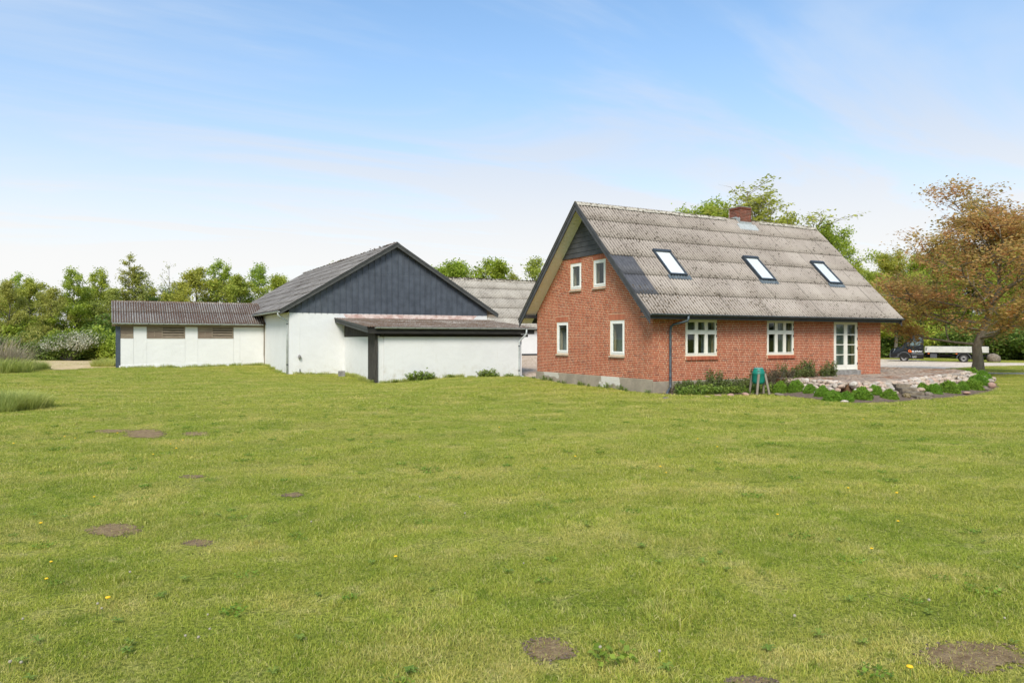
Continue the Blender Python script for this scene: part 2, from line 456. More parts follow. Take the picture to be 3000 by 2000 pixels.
M['slate_grey'] = simple('slate_grey_flashing', lin(74, 82, 92), lin(62, 70, 80), 5, 0.6)
M['inner'] = simple('inner_wall', (0.25, 0.25, 0.22), None, rough=0.9)
M['inner_floor'] = simple('inner_floor', (0.16, 0.11, 0.07), None, rough=0.6)
M['curtain'] = simple('pale_curtain', (0.40, 0.44, 0.42), None, rough=0.9)
M['dark'] = simple('dark_interior', (0.012, 0.012, 0.012), None, rough=0.9)
M['lawn'] = mat_lawn()
M['grass'] = mat_grass()
M['gravel'] = mat_gravel('drive_gravel', lin(222, 206, 186), lin(190, 172, 152), lin(236, 224, 206), 9)
M['yard'] = mat_gravel('yard_gravel', lin(206, 186, 164), lin(160, 136, 112), lin(228, 214, 196), 9)
M['track'] = mat_gravel('dirt_track', lin(206, 184, 140), lin(182, 158, 116), lin(220, 200, 160), 5)
M['asphalt'] = simple('asphalt_path', (0.19, 0.20, 0.21), (0.15, 0.155, 0.16), 9, 0.9, 60, 0.4)
M['soil'] = mat_soil()
M['bark'] = simple('bark', (0.10, 0.085, 0.066), (0.16, 0.14, 0.115), 5, 0.95, 12, 0.9, 0.05, stretch=(1, 1, 0.3))
M['bark_pale'] = simple('pale_bark', (0.17, 0.14, 0.10), (0.30, 0.25, 0.18), 4, 0.95, 12, 0.9, 0.05, stretch=(1, 1, 0.4))
# ================================================================== ground
CTRL = np.array([(0, 0, 0.0), (3, 3, 0.0), (-4, 5, 0.02), (6, -3, 0.0), (2, 9, -0.02), (10, 8, 0.0), (0, 18, 0.02), (10, 20, -0.05), (20, 10, 0.0), (16.5, 19.9, 0.08),
    (16.4, 24, 0.14), (16.6, 28.6, 0.24), (18.6, 33, 0.02), (12.0, 36.5, -0.29), (20.9, 36.4, -0.24), (12.0, 42.4, -0.08), (8.8, 42.4, 0.0), (8.8, 50, 0.29), (0.4, 49.6, 0.27),
    (-8, 46, 0.28), (-14, 40, 0.22), (-12, 25, 0.12), (-6, 60, 0.32), (-30, 50, 0.3), (4, 30, -0.04), (14, 30, -0.08),
    (22, 18.4, 0.02), (27, 16, -0.02), (31, 15, -0.02), (33, 20, 0.1), (38, 17, 0.05), (33, 28, 0.3), (30, 30, 0.36), (40, 26, 0.12), (45, 30, 0.08), (52, 28, 0.05), (60, 35, 0.08),
    (58, 45, 0.12), (30, 53, 0.60), (24, 40, 0.15), (36, 45, 0.5), (26, 34, 0.2), (70, 20, 0.0), (60, 5, 0.0), (40, 0, 0.0), (50, 70, 0.3), (20, 80, 0.4), (-40, 90, 0.4), (90, 60, 0.1), (0, -20, 0), (-30, 0, 0.05), (48, 15, 0.0)])
def hz(x, y):
    x = np.asarray(x, float); y = np.asarray(y, float)
    d2 = (x[..., None] - CTRL[:, 0]) ** 2 + (y[..., None] - CTRL[:, 1]) ** 2 + 1.2
    wt = d2 ** -1.6
    z = (wt * CTRL[:, 2]).sum(-1) / wt.sum(-1)
    bump = 0.018 * np.sin(x * 0.9 + 1.3 * np.sin(y * 0.55)) * np.sin(y * 0.75 + 0.7) + 0.010 * np.sin(x * 2.3 + y * 1.1) * np.sin(y * 1.9 - x * 0.6)
    return z + bump
def hz1(x, y): return float(hz(np.array([x]), np.array([y]))[0])

def axis_pts(segs):
    out = []
    for a, b, st in segs:
        out += list(np.arange(a, b, st))
    return np.array(out + [segs[-1][1]])
gx = axis_pts([(-1500, -300, 200), (-300, -60, 24), (-60, -22, 2.0), (-22, 60, 0.5), (60, 100, 2), (100, 340, 24), (340, 1500, 200)])
gy = axis_pts([(-1500, -300, 200), (-300, -40, 26), (-40, -4, 2.0), (-4, 56, 0.5), (56, 100, 2), (100, 340, 24), (340, 1500, 200)])
X_, Y_ = np.meshgrid(gx, gy)
Z_ = hz(X_, Y_)
nx, ny = len(gx), len(gy)
idx = np.arange(nx * ny).reshape(ny, nx)
qs = np.stack([idx[:-1, :-1], idx[:-1, 1:], idx[1:, 1:], idx[1:, :-1]], -1).reshape(-1, 4)
ground = link('lawn', np_mesh('lawn', np.stack([X_, Y_, Z_], -1).reshape(-1, 3), qs, M['lawn'], True))
tag(ground, 'mown green lawn with yellowed patches spreading before the farm', 'lawn', kind='structure')

def inside(poly, x, y):
    x = np.asarray(x); y = np.asarray(y); r = np.zeros(x.shape, bool)
    n = len(poly)
    for i in range(n):
        x0, y0 = poly[i]; x1, y1 = poly[(i + 1) % n]
        c = ((y0 > y) != (y1 > y)) & (x < (x1 - x0) * (y - y0) / (y1 - y0 + 1e-12) + x0)
        r ^= c
    return r
def ragged(poly, step=0.35, amp=0.08, seed=1):
    rnd = random.Random(seed); out = []
    n = len(poly)
    for i in range(n):
        a, b = Vector(poly[i]), Vector(poly[(i + 1) % n])
        k = max(1, int((b - a).length / step)); nr = Vector((-(b - a).y, (b - a).x)).normalized()
        for j in range(k):
            p = a.lerp(b, j / k) + nr * rnd.uniform(-amp, amp)
            out.append((p.x, p.y))
    return out
def ground_sheet(name, poly, mat, lift=0.012, grid=0.8, zf=None, label=None, cat=None, step=0.35, amp=0.08, kind='structure', seed=1, dome=0.0):
    b = ragged(poly, step, amp, seed)
    xs = np.array([p[0] for p in b]); ys = np.array([p[1] for p in b])
    GX, GY = np.meshgrid(np.arange(xs.min(), xs.max(), grid), np.arange(ys.min(), ys.max(), grid))
    GX = GX.ravel(); GY = GY.ravel(); k = inside(b, GX, GY)
    pts = [Vector(p) for p in b] + [Vector((x, y)) for x, y in zip(GX[k], GY[k])]
    r = delaunay_2d_cdt(pts, [], [list(range(len(b)))], 1, 1e-4)
    vx = np.array([v[0] for v in r[0]]); vy = np.array([v[1] for v in r[0]])
    vz = (hz(vx, vy) if zf is None else zf(vx, vy)) + lift
    if dome:
        cx, cy = xs.mean(), ys.mean(); rr = max(xs.max() - xs.min(), ys.max() - ys.min()) / 2
        vz = vz + dome * np.clip(1 - ((vx - cx) ** 2 + (vy - cy) ** 2) / rr ** 2, 0, 1)
    me = bpy.data.meshes.new(name)
    me.from_pydata(list(zip(vx, vy, vz)), [], [tuple(f) for f in r[2]])
    me.materials.append(mat)
    me.polygons.foreach_set('use_smooth', [True] * len(me.polygons)); me.update()
    if len(me.polygons) and me.polygons[0].normal.z < 0: me.flip_normals()
    o = link(name, me)
    if kind: o['kind'] = kind
    return tag(o, label, cat)

W_ = lambda *pp: [at_z(*p) for p in pp]
# gravel drive beyond the terrace where the truck stands
DRIVE = W_((2560, 1050.5, 0.15), (2660, 1054, 0.1), (2760, 1058.5, 0.08), (2860, 1062.5, 0.06), (3010, 1065, 0.05), (3200, 1068, 0.05), (3200, 1073.5, 0.05), (3010, 1071.5, 0.05), (2880, 1073, 0.06), (2800, 1076, 0.1), (2730, 1079, 0.2), (2660, 1078, 0.3), (2560, 1074, 0.4))
ground_sheet('gravel_drive', DRIVE, M['gravel'], 0.02, 1.2, label='pale gravel drive under the parked flatbed truck', cat='drive', amp=0.15)
YARD = [(19.2, 33.0), (24.0, 30.5), (30, 31.0), (36, 33), (44, 40), (46, 54.2), (21.7, 54.2), (21.7, 37.6), (20.6, 36.6)]
ground_sheet('gravel_yard', YARD, M['yard'], 0.02, 1.2, label='pale gravel yard behind the brick house and annex', cat='yard')
ground_sheet('concrete_threshold', [(17.2, 30.0), (19.6, 33.4), (21.0, 36.2), (21.6, 35.6), (19.9, 30.4)], M['concrete'], 0.03, 0.7, label='worn concrete strip between the annex and the brick house', cat='paving')
TRACK = W_((70, 1058, 0.3), (180, 1056, 0.3), (330, 1054, 0.3), (336, 1074, 0.28), (250, 1080, 0.27), (175, 1085, 0.26), (110, 1076, 0.27), (60, 1070, 0.28))
ground_sheet('dirt_track', TRACK, M['track'], 0.02, 1.5, label='pale dirt track beside the low shed before the hedge', cat='track', amp=0.3)
PATH = W_((2832, 1090.5, 0.1), (2890, 1092, 0.09), (2960, 1092.5, 0.08), (3120, 1094, 0.06), (3120, 1099, 0.06), (2960, 1097, 0.08), (2890, 1096, 0.09), (2832, 1095, 0.1))
ground_sheet('asphalt_path', PATH, M['asphalt'], 0.02, 0.7, label='narrow grey asphalt path passing behind the copper tree', cat='path', amp=0.02)

# terrace: prism with a paved top
TZ = 0.50
T_FRONT = [at_z(*p, TZ) for p in ((2323, 1108), (2409, 1117), (2480, 1123), (2530, 1122), (2580, 1119), (2632, 1116), (2690, 1109), (2740, 1102), (2790, 1096), (2826, 1091))]
T_BACK = [at_z(*p, 0.47) for p in ((2836, 1088), (2800, 1083), (2720, 1079.5), (2640, 1078), (2600, 1076))]
TERR = [(22.6, 20.40)] + T_FRONT + T_BACK + [(29.75, 31.0), (29.75, 20.40)]
bed_px = ((2268, 1151), (2310, 1161), (2377, 1169), (2440, 1176), (2505, 1180), (2580, 1179), (2649, 1174), (2720, 1169), (2792, 1161), (2860, 1152), (2920, 1139), (2925, 1128), (2890, 1112), (2850, 1099))
BED = [at_z(*p, 0.02) for p in bed_px] + [T_FRONT[-1], (28, 20.3), (21.5, 20.3)]
BED2 = [(16.98, 20.3), (16.98, 19.95), (17.2, 19.5), (18.2, 19.25), (19.4, 19.0), (20.6, 18.9), (21.6, 18.75), (22.0, 19.0), (21.6, 20.3)]
def bed_z(x, y):
    # soil rises against the foot of the terrace stones
    z = hz(x, y)
    tf = np.array(T_FRONT)
    d = np.sqrt(((x[:, None] - tf[None, :, 0]) ** 2 + (y[:, None] - tf[None, :, 1]) ** 2)).min(1)
    ins = inside(TERR, x, y)
    eb = np.array(ragged([at_z(*p, 0.02) for p in bed_px], 0.25, 0.0))
    e = np.sqrt(((x[:, None] - eb[None, :, 0]) ** 2 + (y[:, None] - eb[None, :, 1]) ** 2)).min(1)
    return z - 0.02 + np.clip(e / 0.5, 0, 1) * (0.03 + np.where(ins, 0.12, 0.13 * np.clip(1 - d / 1.8, 0, 1)))
ground_sheet('flower_bed', BED, M['soil'], 0.02, 0.35, zf=bed_z, label='bare brown soil bed below the stone terrace edge', cat='bed', amp=0.1)
ground_sheet('wall_bed', BED2, M['soil'], 0.02, 0.3, label='narrow weedy soil bed along the brick front wall', cat='bed', amp=0.06)
terr = MB()
terr.prism([(p[0], p[1], -0.3) for p in TERR], (0, 0, TZ + 0.3 - 0.03))
terrace = terr.build('terrace', simple('paver_joint_moss', lin(122, 88, 60), lin(96, 78, 58), 3, 0.95, 30, 0.6))
tag(terrace, 'raised paved terrace with brown mossy joints before the door', 'terrace', kind='structure')
# pavers
def mat_paver():
    m, t = new_mat('worn_pavers'); g = t.n('ShaderNodeNewGeometry')
    p = g.outputs['Position']; r = g.outputs['Random Per Island']
    c = t.mix(r, lin(178, 160, 142), lin(150, 134, 120))
    c = t.mix(t.ramp(t.noise(p, 1.3, 5, 0.65), 0.50, 0.64, 0.0, 0.85), c, lin(142, 96, 62))
    c = t.mix(t.ramp(t.noise(p, 11, 4, 0.7), 0.5, 0.75, 0.0, 0.6), c, lin(112, 92, 74))
    finish(t, c, 0.9, t.noise(p, 40, 3), 0.4, 0.006, 0.2)
    return m
rng = np.random.default_rng(5)
pv, pf = [], []
PW, PL = 0.145, 0.215
xs = np.arange(22.6, 46, PL); ys = np.arange(13.0, 32, PW)
for j, y in enumerate(ys):
    off = (j % 2) * PL / 2
    x = xs + off
    ok = inside(TERR, x + PL / 2, np.full_like(x, y + PW / 2)) & inside(TERR, x, np.full_like(x, y)) & inside(TERR, x + PL, np.full_like(x, y + PW))
    for x0 in x[ok]:
        h = TZ + rng.normal(0, 0.004, 4) + rng.normal(0, 0.004)
        g = 0.008; o = len(pv)
        c = [(x0 + g, y + g), (x0 + PL - g, y + g), (x0 + PL - g, y + PW - g), (x0 + g, y + PW - g)]
        pv += [(c[k][0], c[k][1], h[k]) for k in range(4)] + [(c[k][0], c[k][1], TZ - 0.045) for k in range(4)]
        pf += [(o, o + 1, o + 2, o + 3)] + [(o + k, o + 4 + k, o + 4 + (k + 1) % 4, o + (k + 1) % 4) for k in range(4)]
pav = np_mesh('paver', np.array(pv), np.array(pf), mat_paver())
o = link('paver', pav, terrace); o['kind'] = 'stuff'
# ================================================================== brick house
HX0, HX1, HY0, HY1 = 16.95, 29.60, 20.46, 28.46
HYC = (HY0 + HY1) / 2
RX0, RX1 = 16.34, 30.27                      # roof ends
RIDGE_Z, EAVE_Y = 7.42, 19.90
house = thing('brick_house', (HX0, HY0, 0.0), 'red brick house with steep grey corrugated roof and three roof windows', 'house')
HL = rootloc(house)
BZ_G, BZ_F = 0.56, 0.49                      # foot of the brickwork on gable and front
CH = 1 / 15
def roof_z(y): return RIDGE_Z - abs(y - HYC)
# openings: gable (y0, y1, z0, z1), front (x0, x1, z0, z1)
G_OP = [(25.93, 26.81, 1.40, 2.71), (22.10, 23.00, 1.40, 2.71), (24.96, 25.75, 4.05, 5.11), (23.29, 24.10, 4.05, 5.11)]
F_OP = [(18.46, 19.99, 1.39, 2.71), (22.63, 24.14, 1.39, 2.73), (26.55, 28.07, 0.66, 2.76)]
T_W = 0.30
# --- wall shell (mortar coloured): grid of blocks leaving the openings free
wall = MB()
def wall_blocks(lo, hi, zlo, zhi, ops, put):
    us = sorted({lo, hi, *[o[0] for o in ops], *[o[1] for o in ops]})
    for a, b in zip(us[:-1], us[1:]):
        cuts = sorted([(o[2], o[3]) for o in ops if o[0] <= a + 1e-6 and o[1] >= b - 1e-6])
        z = zlo
        for c0, c1 in cuts:
            if c0 > z: put(a, b, z, c0)
            z = c1
        put(a, b, z, zhi)
wall_blocks(HY0 + T_W, HY1, 0.3, 2.90, G_OP[:2], lambda a, b, c, d: wall.box((HX0, a, c), (HX0 + T_W, b, d)))
wall.box((HX0, HY0 + 0.002, 0.3), (HX0 + T_W, HY0 + T_W, 2.75))
def gable_top(a, b, c, d):
    # columns cut by the roof line
    ta, tb = roof_z(a) - 0.17, roof_z(b) - 0.17
    if d < 8: wall.prism([(HX0, a, c), (HX0, b, c), (HX0, b, min(d, tb)), (HX0, a, min(d, ta))], (T_W, 0, 0)); return
    pts = [(HX0, a, c), (HX0, b, c), (HX0, b, max(tb, c + 0.001))]
    if a < HYC < b: pts.append((HX0, HYC, roof_z(HYC) - 0.17))
    pts.append((HX0, a, max(ta, c + 0.001)))
    wall.prism(pts, (T_W, 0, 0))
wall_blocks(HY0 + 0.02, HY1 - 0.02, 2.90, 9, G_OP[2:], gable_top)
wall_blocks(HX0 + T_W, HX1, 0.3, 2.80, F_OP, lambda a, b, c, d: wall.box((a, HY0, c), (b, HY0 + T_W, d)))
wall.box((HX1 - T_W, HY0 + T_W, 0.3), (HX1, HY1, 2.8))
wall.box((HX0 + T_W, HY1 - T_W, 0.3), (HX1 - T_W, HY1, 2.8))
wall.prism([(HX1, HY0 + 0.1, 2.8), (HX1, HY1 - 0.1, 2.8), (HX1, HYC, RIDGE_Z - 0.25)], (-T_W, 0, 0))
wall_o = wall.build('wall', M['mortar'], house)
# inner room shells give the windows depth
inn = MB()
inn.box((HX0 + T_W, HY0 + T_W, 0.60), (HX1 - T_W, HY1 - T_W, 0.64), 1)
inn.box((HX0 + T_W, HY0 + T_W, 2.80), (HX1 - T_W, HY1 - T_W, 2.88), 0)
inn.box((HX0 + T_W + 4.0, HY0 + T_W, 0.64), (HX0 + T_W + 4.1, HY1 - T_W, 2.80), 0)
inn.box((HX0 + T_W, HY0 + 4.2, 0.64), (HX1 - T_W, HY0 + 4.3, 2.80), 0)
inn.box((25.4, HY0 + T_W, 0.64), (25.5, HY0 + 4.2, 2.80), 0)
inn.box((HX0 + 3.0, HY0 + 2.2, 2.9), (HX0 + 3.1, HY1 - 2.2, 4.9), 0)
inn.build('inner_wall', [M['inner'], M['inner_floor']], house)
# --- plinth
pl = MB()
pl.box((HX0 - 0.035, HY0 - 0.0, -0.3), (HX0 + 0.2, HY1 + 0.035, BZ_G))
pl.box((HX0 - 0.034, HY0 - 0.035, -0.3), (HX1 + 0.03, HY0 + 0.2, BZ_F))
pl.box((HX1 - 0.2, HY0, -0.3), (HX1 + 0.03, HY1, BZ_F - 0.02))
pl.build('plinth', M['plinth'], house)
# --- bricks: monk bond (two stretchers and a header)
bricks = []                                   # (face, u0, u1, z0, z1)
def course(face, lo, hi, z0, par, ops, sh):
    z1 = z0 + CH - 0.014
    u = lo - 0.6 + (0.30 if par else 0.0) + sh
    k = 0
    while u < hi:
        ln = (0.24, 0.24, 0.12)[k % 3]; k += 1
        segs = [(max(u + 0.007, lo), min(u + ln - 0.007, hi))]
        for o in ops:
            if o[2] < z1 - 0.02 and o[3] > z0 + 0.02:
                ns = []
                for a, b in segs:
                    if b <= o[0] or a >= o[1]: ns.append((a, b)); continue
                    if a < o[0]: ns.append((a, o[0] - 0.004))
                    if b > o[1]: ns.append((o[1] + 0.004, b))
                segs = ns
        for a, b in segs:
            if b - a > 0.025: bricks.append((face, a, b, z0, z1))
        u += ln
rb = random.Random(3)
GS = [(o[0] - 0.02, o[1] + 0.05, o[3], o[3] + 0.235) for o in G_OP]       # soldier courses over the gable windows
i = 0; z = BZ_G + 0.012
while z < 5.36:
    half = 99 if z < 2.7 else RIDGE_Z - 0.22 - z
    lo, hi = max(HY0, HYC - half), min(HY1, HYC + half)
    course('g', lo, hi, z, i % 2, G_OP + GS, (0.06 if i % 4 > 1 else 0.0)); z += CH; i += 1
i = 0; z = BZ_F + 0.012
FS = [(o[0] - 0.02, o[1] + 0.02, o[2] - 0.155, o[2] + 0.01) for o in F_OP[:2]] + [(F_OP[2][0], F_OP[2][1], 0.3, 0.7)]
while z < 2.76:
    course('f', HX0 + 0.0, HX1, z, (i + 1) % 2, F_OP + FS, (0.06 if i % 4 > 1 else 0.0)); z += CH; i += 1
PROUD = 0.004
def brick_mesh(L, H, name):
    ch = 0.003; y0 = -PROUD; y1 = 0.02
    a, b, c, d = -L / 2, L / 2, -H / 2, H / 2
    v = [(a + ch, y0, c + ch), (b - ch, y0, c + ch), (b - ch, y0, d - ch), (a + ch, y0, d - ch), (a, y0 + ch, c), (b, y0 + ch, c), (b, y0 + ch, d), (a, y0 + ch, d), (a, y1, c), (b, y1, c), (b, y1, d), (a, y1, d)]
    f = [(0, 1, 2, 3)] + [(k + 4, (k + 1) % 4 + 4, (k + 1) % 4, k) for k in range(4)] + [(k + 8, (k + 1) % 4 + 8, (k + 1) % 4 + 4, k + 4) for k in range(4)]
    me = bpy.data.meshes.new(name); me.from_pydata(v, [], f); me.materials.append(M['brick']); me.update()
    return me, np.array(v), f
ME_S, VS, BF = brick_mesh(0.226, CH - 0.014, 'brick'); ME_H, _, _ = brick_mesh(0.108, CH - 0.014, 'brick_header')
def app_size(b):
    u, zc = (b[1] + b[2]) / 2, (b[3] + b[4]) / 2
    x, y = (HX0, u) if b[0] == 'g' else (u, HY0)
    d = x * CS + y * SN
    r = x * SN - y * CS
    dx, dz = ((-CS, SN) if b[0] == 'g' else (SN, CS))
    return (b[2] - b[1]) * abs(dx - r / d * dz) / d ** 2
full = sorted([b for b in bricks if abs(b[2] - b[1] - 0.226) < 1e-4 and b[3] < 2.55], key=app_size, reverse=True)
single = set(full[:290])
bv, bf = [], []
for b in bricks:
    if b in single:
        o = link('brick', ME_S, wall_o)
        zc = (b[3] + b[4]) / 2; u = (b[1] + b[2]) / 2
        j = rb.uniform(-0.0015, 0.0015)
        if b[0] == 'g':
            o.location = Vector((HX0 + j, u, zc)) - HL; o.rotation_euler = (0, 0, -math.pi / 2)
        else:
            o.location = Vector((u, HY0 + j, zc)) - HL
        continue
    L = b[2] - b[1]; H = b[4] - b[3]; u = (b[1] + b[2]) / 2; zc = (b[3] + b[4]) / 2
    ch = 0.003; j = rb.uniform(-0.002, 0.002)
    o = len(bv)
    for vx, vy, vz in VS:
        sx = L / 2 - (0.113 - abs(vx)); px = math.copysign(max(sx, 0.004), vx)
        pz = vz * H / (CH - 0.014)
        if b[0] == 'g': bv.append((HX0 + vy + j - HL.x, u - px - HL.y, zc + pz - HL.z))
        else: bv.append((u + px - HL.x, HY0 + vy + j - HL.y, zc + pz - HL.z))
    bf += [tuple(q + o for q in f) for f in BF]
bm_ = np_mesh('brickwork', np.array(bv), np.array(bf), M['brick'])
o = link('brickwork', bm_, wall_o); o['kind'] = 'stuff'
# soldier courses and header sills
def upright(face, u, z0, z1, out=PROUD, wid=0.053, dep=0.02, slope=0.0, parent=wall_o):
    m = MB()
    if face == 'g': m.box((HX0 - out, u - wid / 2, z0), (HX0 + dep, u + wid / 2, z1))
    else:
        a, b = u - wid / 2, u + wid / 2
        m.add([(a, HY0 - out, z0), (b, HY0 - out, z0), (b, HY0 + dep, z0), (a, HY0 + dep, z0), (a, HY0 - out, z1 - slope), (b, HY0 - out, z1 - slope), (b, HY0 + dep, z1), (a, HY0 + dep, z1)],
              [(3, 2, 1, 0), (4, 5, 6, 7), (0, 1, 5, 4), (1, 2, 6, 5), (2, 3, 7, 6), (3, 0, 4, 7)])
    return m
for g in GS:
    n = int((g[1] - g[0]) / 0.066)
    for k in range(n):
        upright('g', g[0] + 0.033 + k * (g[1] - g[0]) / n, g[2] + 0.008, g[3]).build('brick', M['brick'], wall_o)
    # joints of the soldier course lie back
for o_ in F_OP[:2]:
    n = 23; a, b = o_[0] - 0.02, o_[1] + 0.03
    MB().box((a, HY0 - 0.05, o_[2] - 0.15), (b, HY0 + 0.02, o_[2] - 0.045)).build('sill_mortar', M['mortar'], wall_o)
    for k in range(n):
        upright('f', a + (k + 0.5) * (b - a) / n, o_[2] - 0.155, o_[2] - 0.008, out=0.062, wid=0.05, dep=0.06, slope=0.035).build('brick', M['brick'], wall_o)
# --- windows
def frame_bars(m, u0, u1, z0, z1, wd, put):
    put(m, u0, u0 + wd, z0, z1); put(m, u1 - wd, u1, z0, z1); put(m, u0 + wd, u1 - wd, z0, z0 + wd); put(m, u0 + wd, u1 - wd, z1 - wd, z1)
def window_gable(y0, y1, z0, z1, curtain):
    fx = HX0 + 0.035
    win = MB()
    putg = lambda d0, d1: (lambda m, a, b, c, d: m.box((d0, a, c), (d1, b, d)))
    frame_bars(win, y0, y1, z0, z1, 0.05, putg(fx - 0.02, fx + 0.10))
    w_o = win.build('window', M['white_paint'], house)
    sash = MB(); frame_bars(sash, y0 + 0.055, y1 - 0.055, z0 + 0.055, z1 - 0.055, 0.075, putg(fx - 0.03, fx + 0.05))
    sash.box((fx - 0.035, y0 + 0.05, z0 + 0.05), (fx + 0.02, y1 - 0.05, z0 + 0.115))
    sash.build('sash', M['white_paint'], w_o, bevel=0.006)
    box_obj('pane', (fx + 0.008, y0 + 0.12, z0 + 0.12), (fx + 0.014, y1 - 0.12, z1 - 0.12), M['glass'], w_o)
    if curtain:
        box_obj('curtain', (fx + 0.45, y0 + 0.5 * (y1 - y0), z0 - 0.1), (fx + 0.47, y1 + 0.3, z1 + 0.1), M['curtain'], w_o)
    s = MB()
    s.add([(HX0 - 0.07, y0 - 0.03, z0 - 0.10), (HX0 - 0.07, y1 + 0.03, z0 - 0.10), (HX0 + 0.06, y1 + 0.03, z0 - 0.10), (HX0 + 0.06, y0 - 0.03, z0 - 0.10),
           (HX0 - 0.07, y0 - 0.03, z0 - 0.075), (HX0 - 0.07, y1 + 0.03, z0 - 0.075), (HX0 + 0.06, y1 + 0.03, z0 - 0.003), (HX0 + 0.06, y0 - 0.03, z0 - 0.003)],
          [(0, 1, 2, 3), (7, 6, 5, 4), (0, 4, 5, 1), (1, 5, 6, 2), (2, 6, 7, 3), (3, 7, 4, 0)])
    s.build('sill', M['sill_stone'], w_o)
for k, g in enumerate(G_OP): window_gable(*g, k in (0, 1, 2))
def window_front(x0, x1, z0, z1):
    fy = HY0 + 0.02
    put = lambda d0, d1: (lambda m, a, b, c, d: m.box((a, d0, c), (b, d1, d)))
    f = MB(); frame_bars(f, x0, x1, z0, z1, 0.05, put(fy - 0.01, fy + 0.11))
    f.box((x0 - 0.005, fy - 0.03, z1 - 0.035), (x1 + 0.005, fy + 0.05, z1 + 0.004))
    w_o = f.build('window', M['cream_paint'], house)
    zt = z0 + (z1 - z0) * 0.655
    cols = [x0 + 0.05 + (x1 - x0 - 0.10) * k / 3 for k in range(4)]
    mu = MB()
    mu.box((x0 + 0.05, fy - 0.02, zt - 0.035), (x1 - 0.05, fy + 0.10, zt + 0.035))
    for c in cols[1:3]:
        mu.box((c - 0.03, fy - 0.012, z0 + 0.05), (c + 0.03, fy + 0.10, zt - 0.035)); mu.box((c - 0.03, fy - 0.012, zt + 0.035), (c + 0.03, fy + 0.10, z1 - 0.05))
    mu.build('mullion', M['cream_paint'], w_o)
    for k in range(3):
        a = cols[k] + (0.032 if k else 0.002); b = cols[k + 1] - (0.032 if k < 2 else 0.002)
        for c, d in ((z0 + 0.052, zt - 0.037), (zt + 0.037, z1 - 0.052)):
            s = MB(); frame_bars(s, a, b, c, d, 0.042, put(fy - 0.024, fy + 0.04))
            s.build('sash', M['cream_paint'], w_o, bevel=0.004)
            box_obj('pane', (a + 0.04, fy + 0.004, c + 0.04), (b - 0.04, fy + 0.010, d - 0.04), M['glass'], w_o)
    for zc in (z0 + 0.2, zt - 0.14, zt + 0.12, z1 - 0.16):
        box_obj('hinge', (x1 - 0.03, fy - 0.03, zc - 0.045), (x1 - 0.008, fy - 0.0102, zc + 0.045), M['dark_metal'], w_o)
    box_obj('curtain', (x1 - 0.30, HY0 + 0.5, z0 - 0.1), (x1 + 0.5, HY0 + 0.52, z1), M['curtain'], w_o)
window_front(*F_OP[0]); window_front(*F_OP[1])
def french_door(x0, x1, z0, z1):
    fy = HY0 + 0.02
    put = lambda d0, d1: (lambda m, a, b, c, d: m.box((a, d0, c), (b, d1, d)))
    f = MB(); f.box((x0, fy - 0.01, z0), (x0 + 0.045, fy + 0.11, z1)); f.box((x1 - 0.045, fy - 0.01, z0), (x1, fy + 0.11, z1)); f.box((x0 + 0.045, fy - 0.01, z1 - 0.045), (x1 - 0.045, fy + 0.11, z1))
    f.box((x0 - 0.005, fy - 0.03, z1 - 0.03), (x1 + 0.005, fy + 0.05, z1 + 0.004))
    d_o = f.build('door', M['cream_paint'], house)
    mid = (x0 + x1) / 2
    for a, b in ((x0 + 0.048, mid - 0.003), (mid + 0.003, x1 - 0.048)):
        l = MB()
        zb, zt = z0 + 0.05, z1 - 0.05
        l.box((a, fy - 0.02, zb), (a + 0.10, fy + 0.04, zt)); l.box((b - 0.10, fy - 0.02, zb), (b, fy + 0.04, zt))
        l.box((a + 0.10, fy - 0.02, zt - 0.10), (b - 0.10, fy + 0.04, zt)); l.box((a + 0.10, fy - 0.02, zb), (b - 0.10, fy + 0.04, zb + 0.21))
        l.box((a + 0.02, fy - 0.045, zb + 0.0), (b - 0.02, fy - 0.0201, zb + 0.05))
        z_ = [zb + 0.21 + (zt - 0.10 - zb - 0.21) * q / 4 for q in range(5)]
        for q in z_[1:4]: l.box((a + 0.10, fy - 0.016, q - 0.017), (b - 0.10, fy + 0.03, q + 0.017))
        l.build('door_leaf', M['cream_paint'], d_o)
        for q in range(4):
            box_obj('pane', (a + 0.098, fy + 0.004, z_[q] + 0.004), (b - 0.098, fy + 0.010, z_[q + 1] - 0.004), M['glass'], d_o)
    for zc in (z0 + 0.3, z0 + 0.95, z0 + 1.35, z1 - 0.3):
        box_obj('hinge', (x1 - 0.03, fy - 0.03, zc - 0.05), (x1 - 0.008, fy - 0.0102, zc + 0.05), M['dark_metal'], d_o)
    box_obj('threshold', (x0 - 0.03, HY0 - 0.14, TZ - 0.02), (x1 + 0.03, HY0 + 0.10, z0 + 0.03), M['concrete'], d_o, 0.01)
    box_obj('curtain', (mid + 0.12, HY0 + 0.55, z0), (x1 + 0.4, HY0 + 0.57, z1), M['curtain'], d_o)
french_door(*F_OP[2])
# --- charcoal boards at the gable top
z = 5.33; k = 0
while z < RIDGE_Z - 0.35:
    zt = min(z + 0.20, RIDGE_Z - 0.30)
    h0, h1 = RIDGE_Z - 0.18 - z, RIDGE_Z - 0.18 - zt
    m = MB(); m.prism([(HX0 - 0.045, HYC - h0, z), (HX0 - 0.045, HYC + h0, z), (HX0 - 0.03, HYC + h1, zt - 0.006), (HX0 - 0.03, HYC - h1, zt - 0.006)], (0.05, 0, 0))
    m.build('gable_board', M['charcoal'], house); z += 0.20
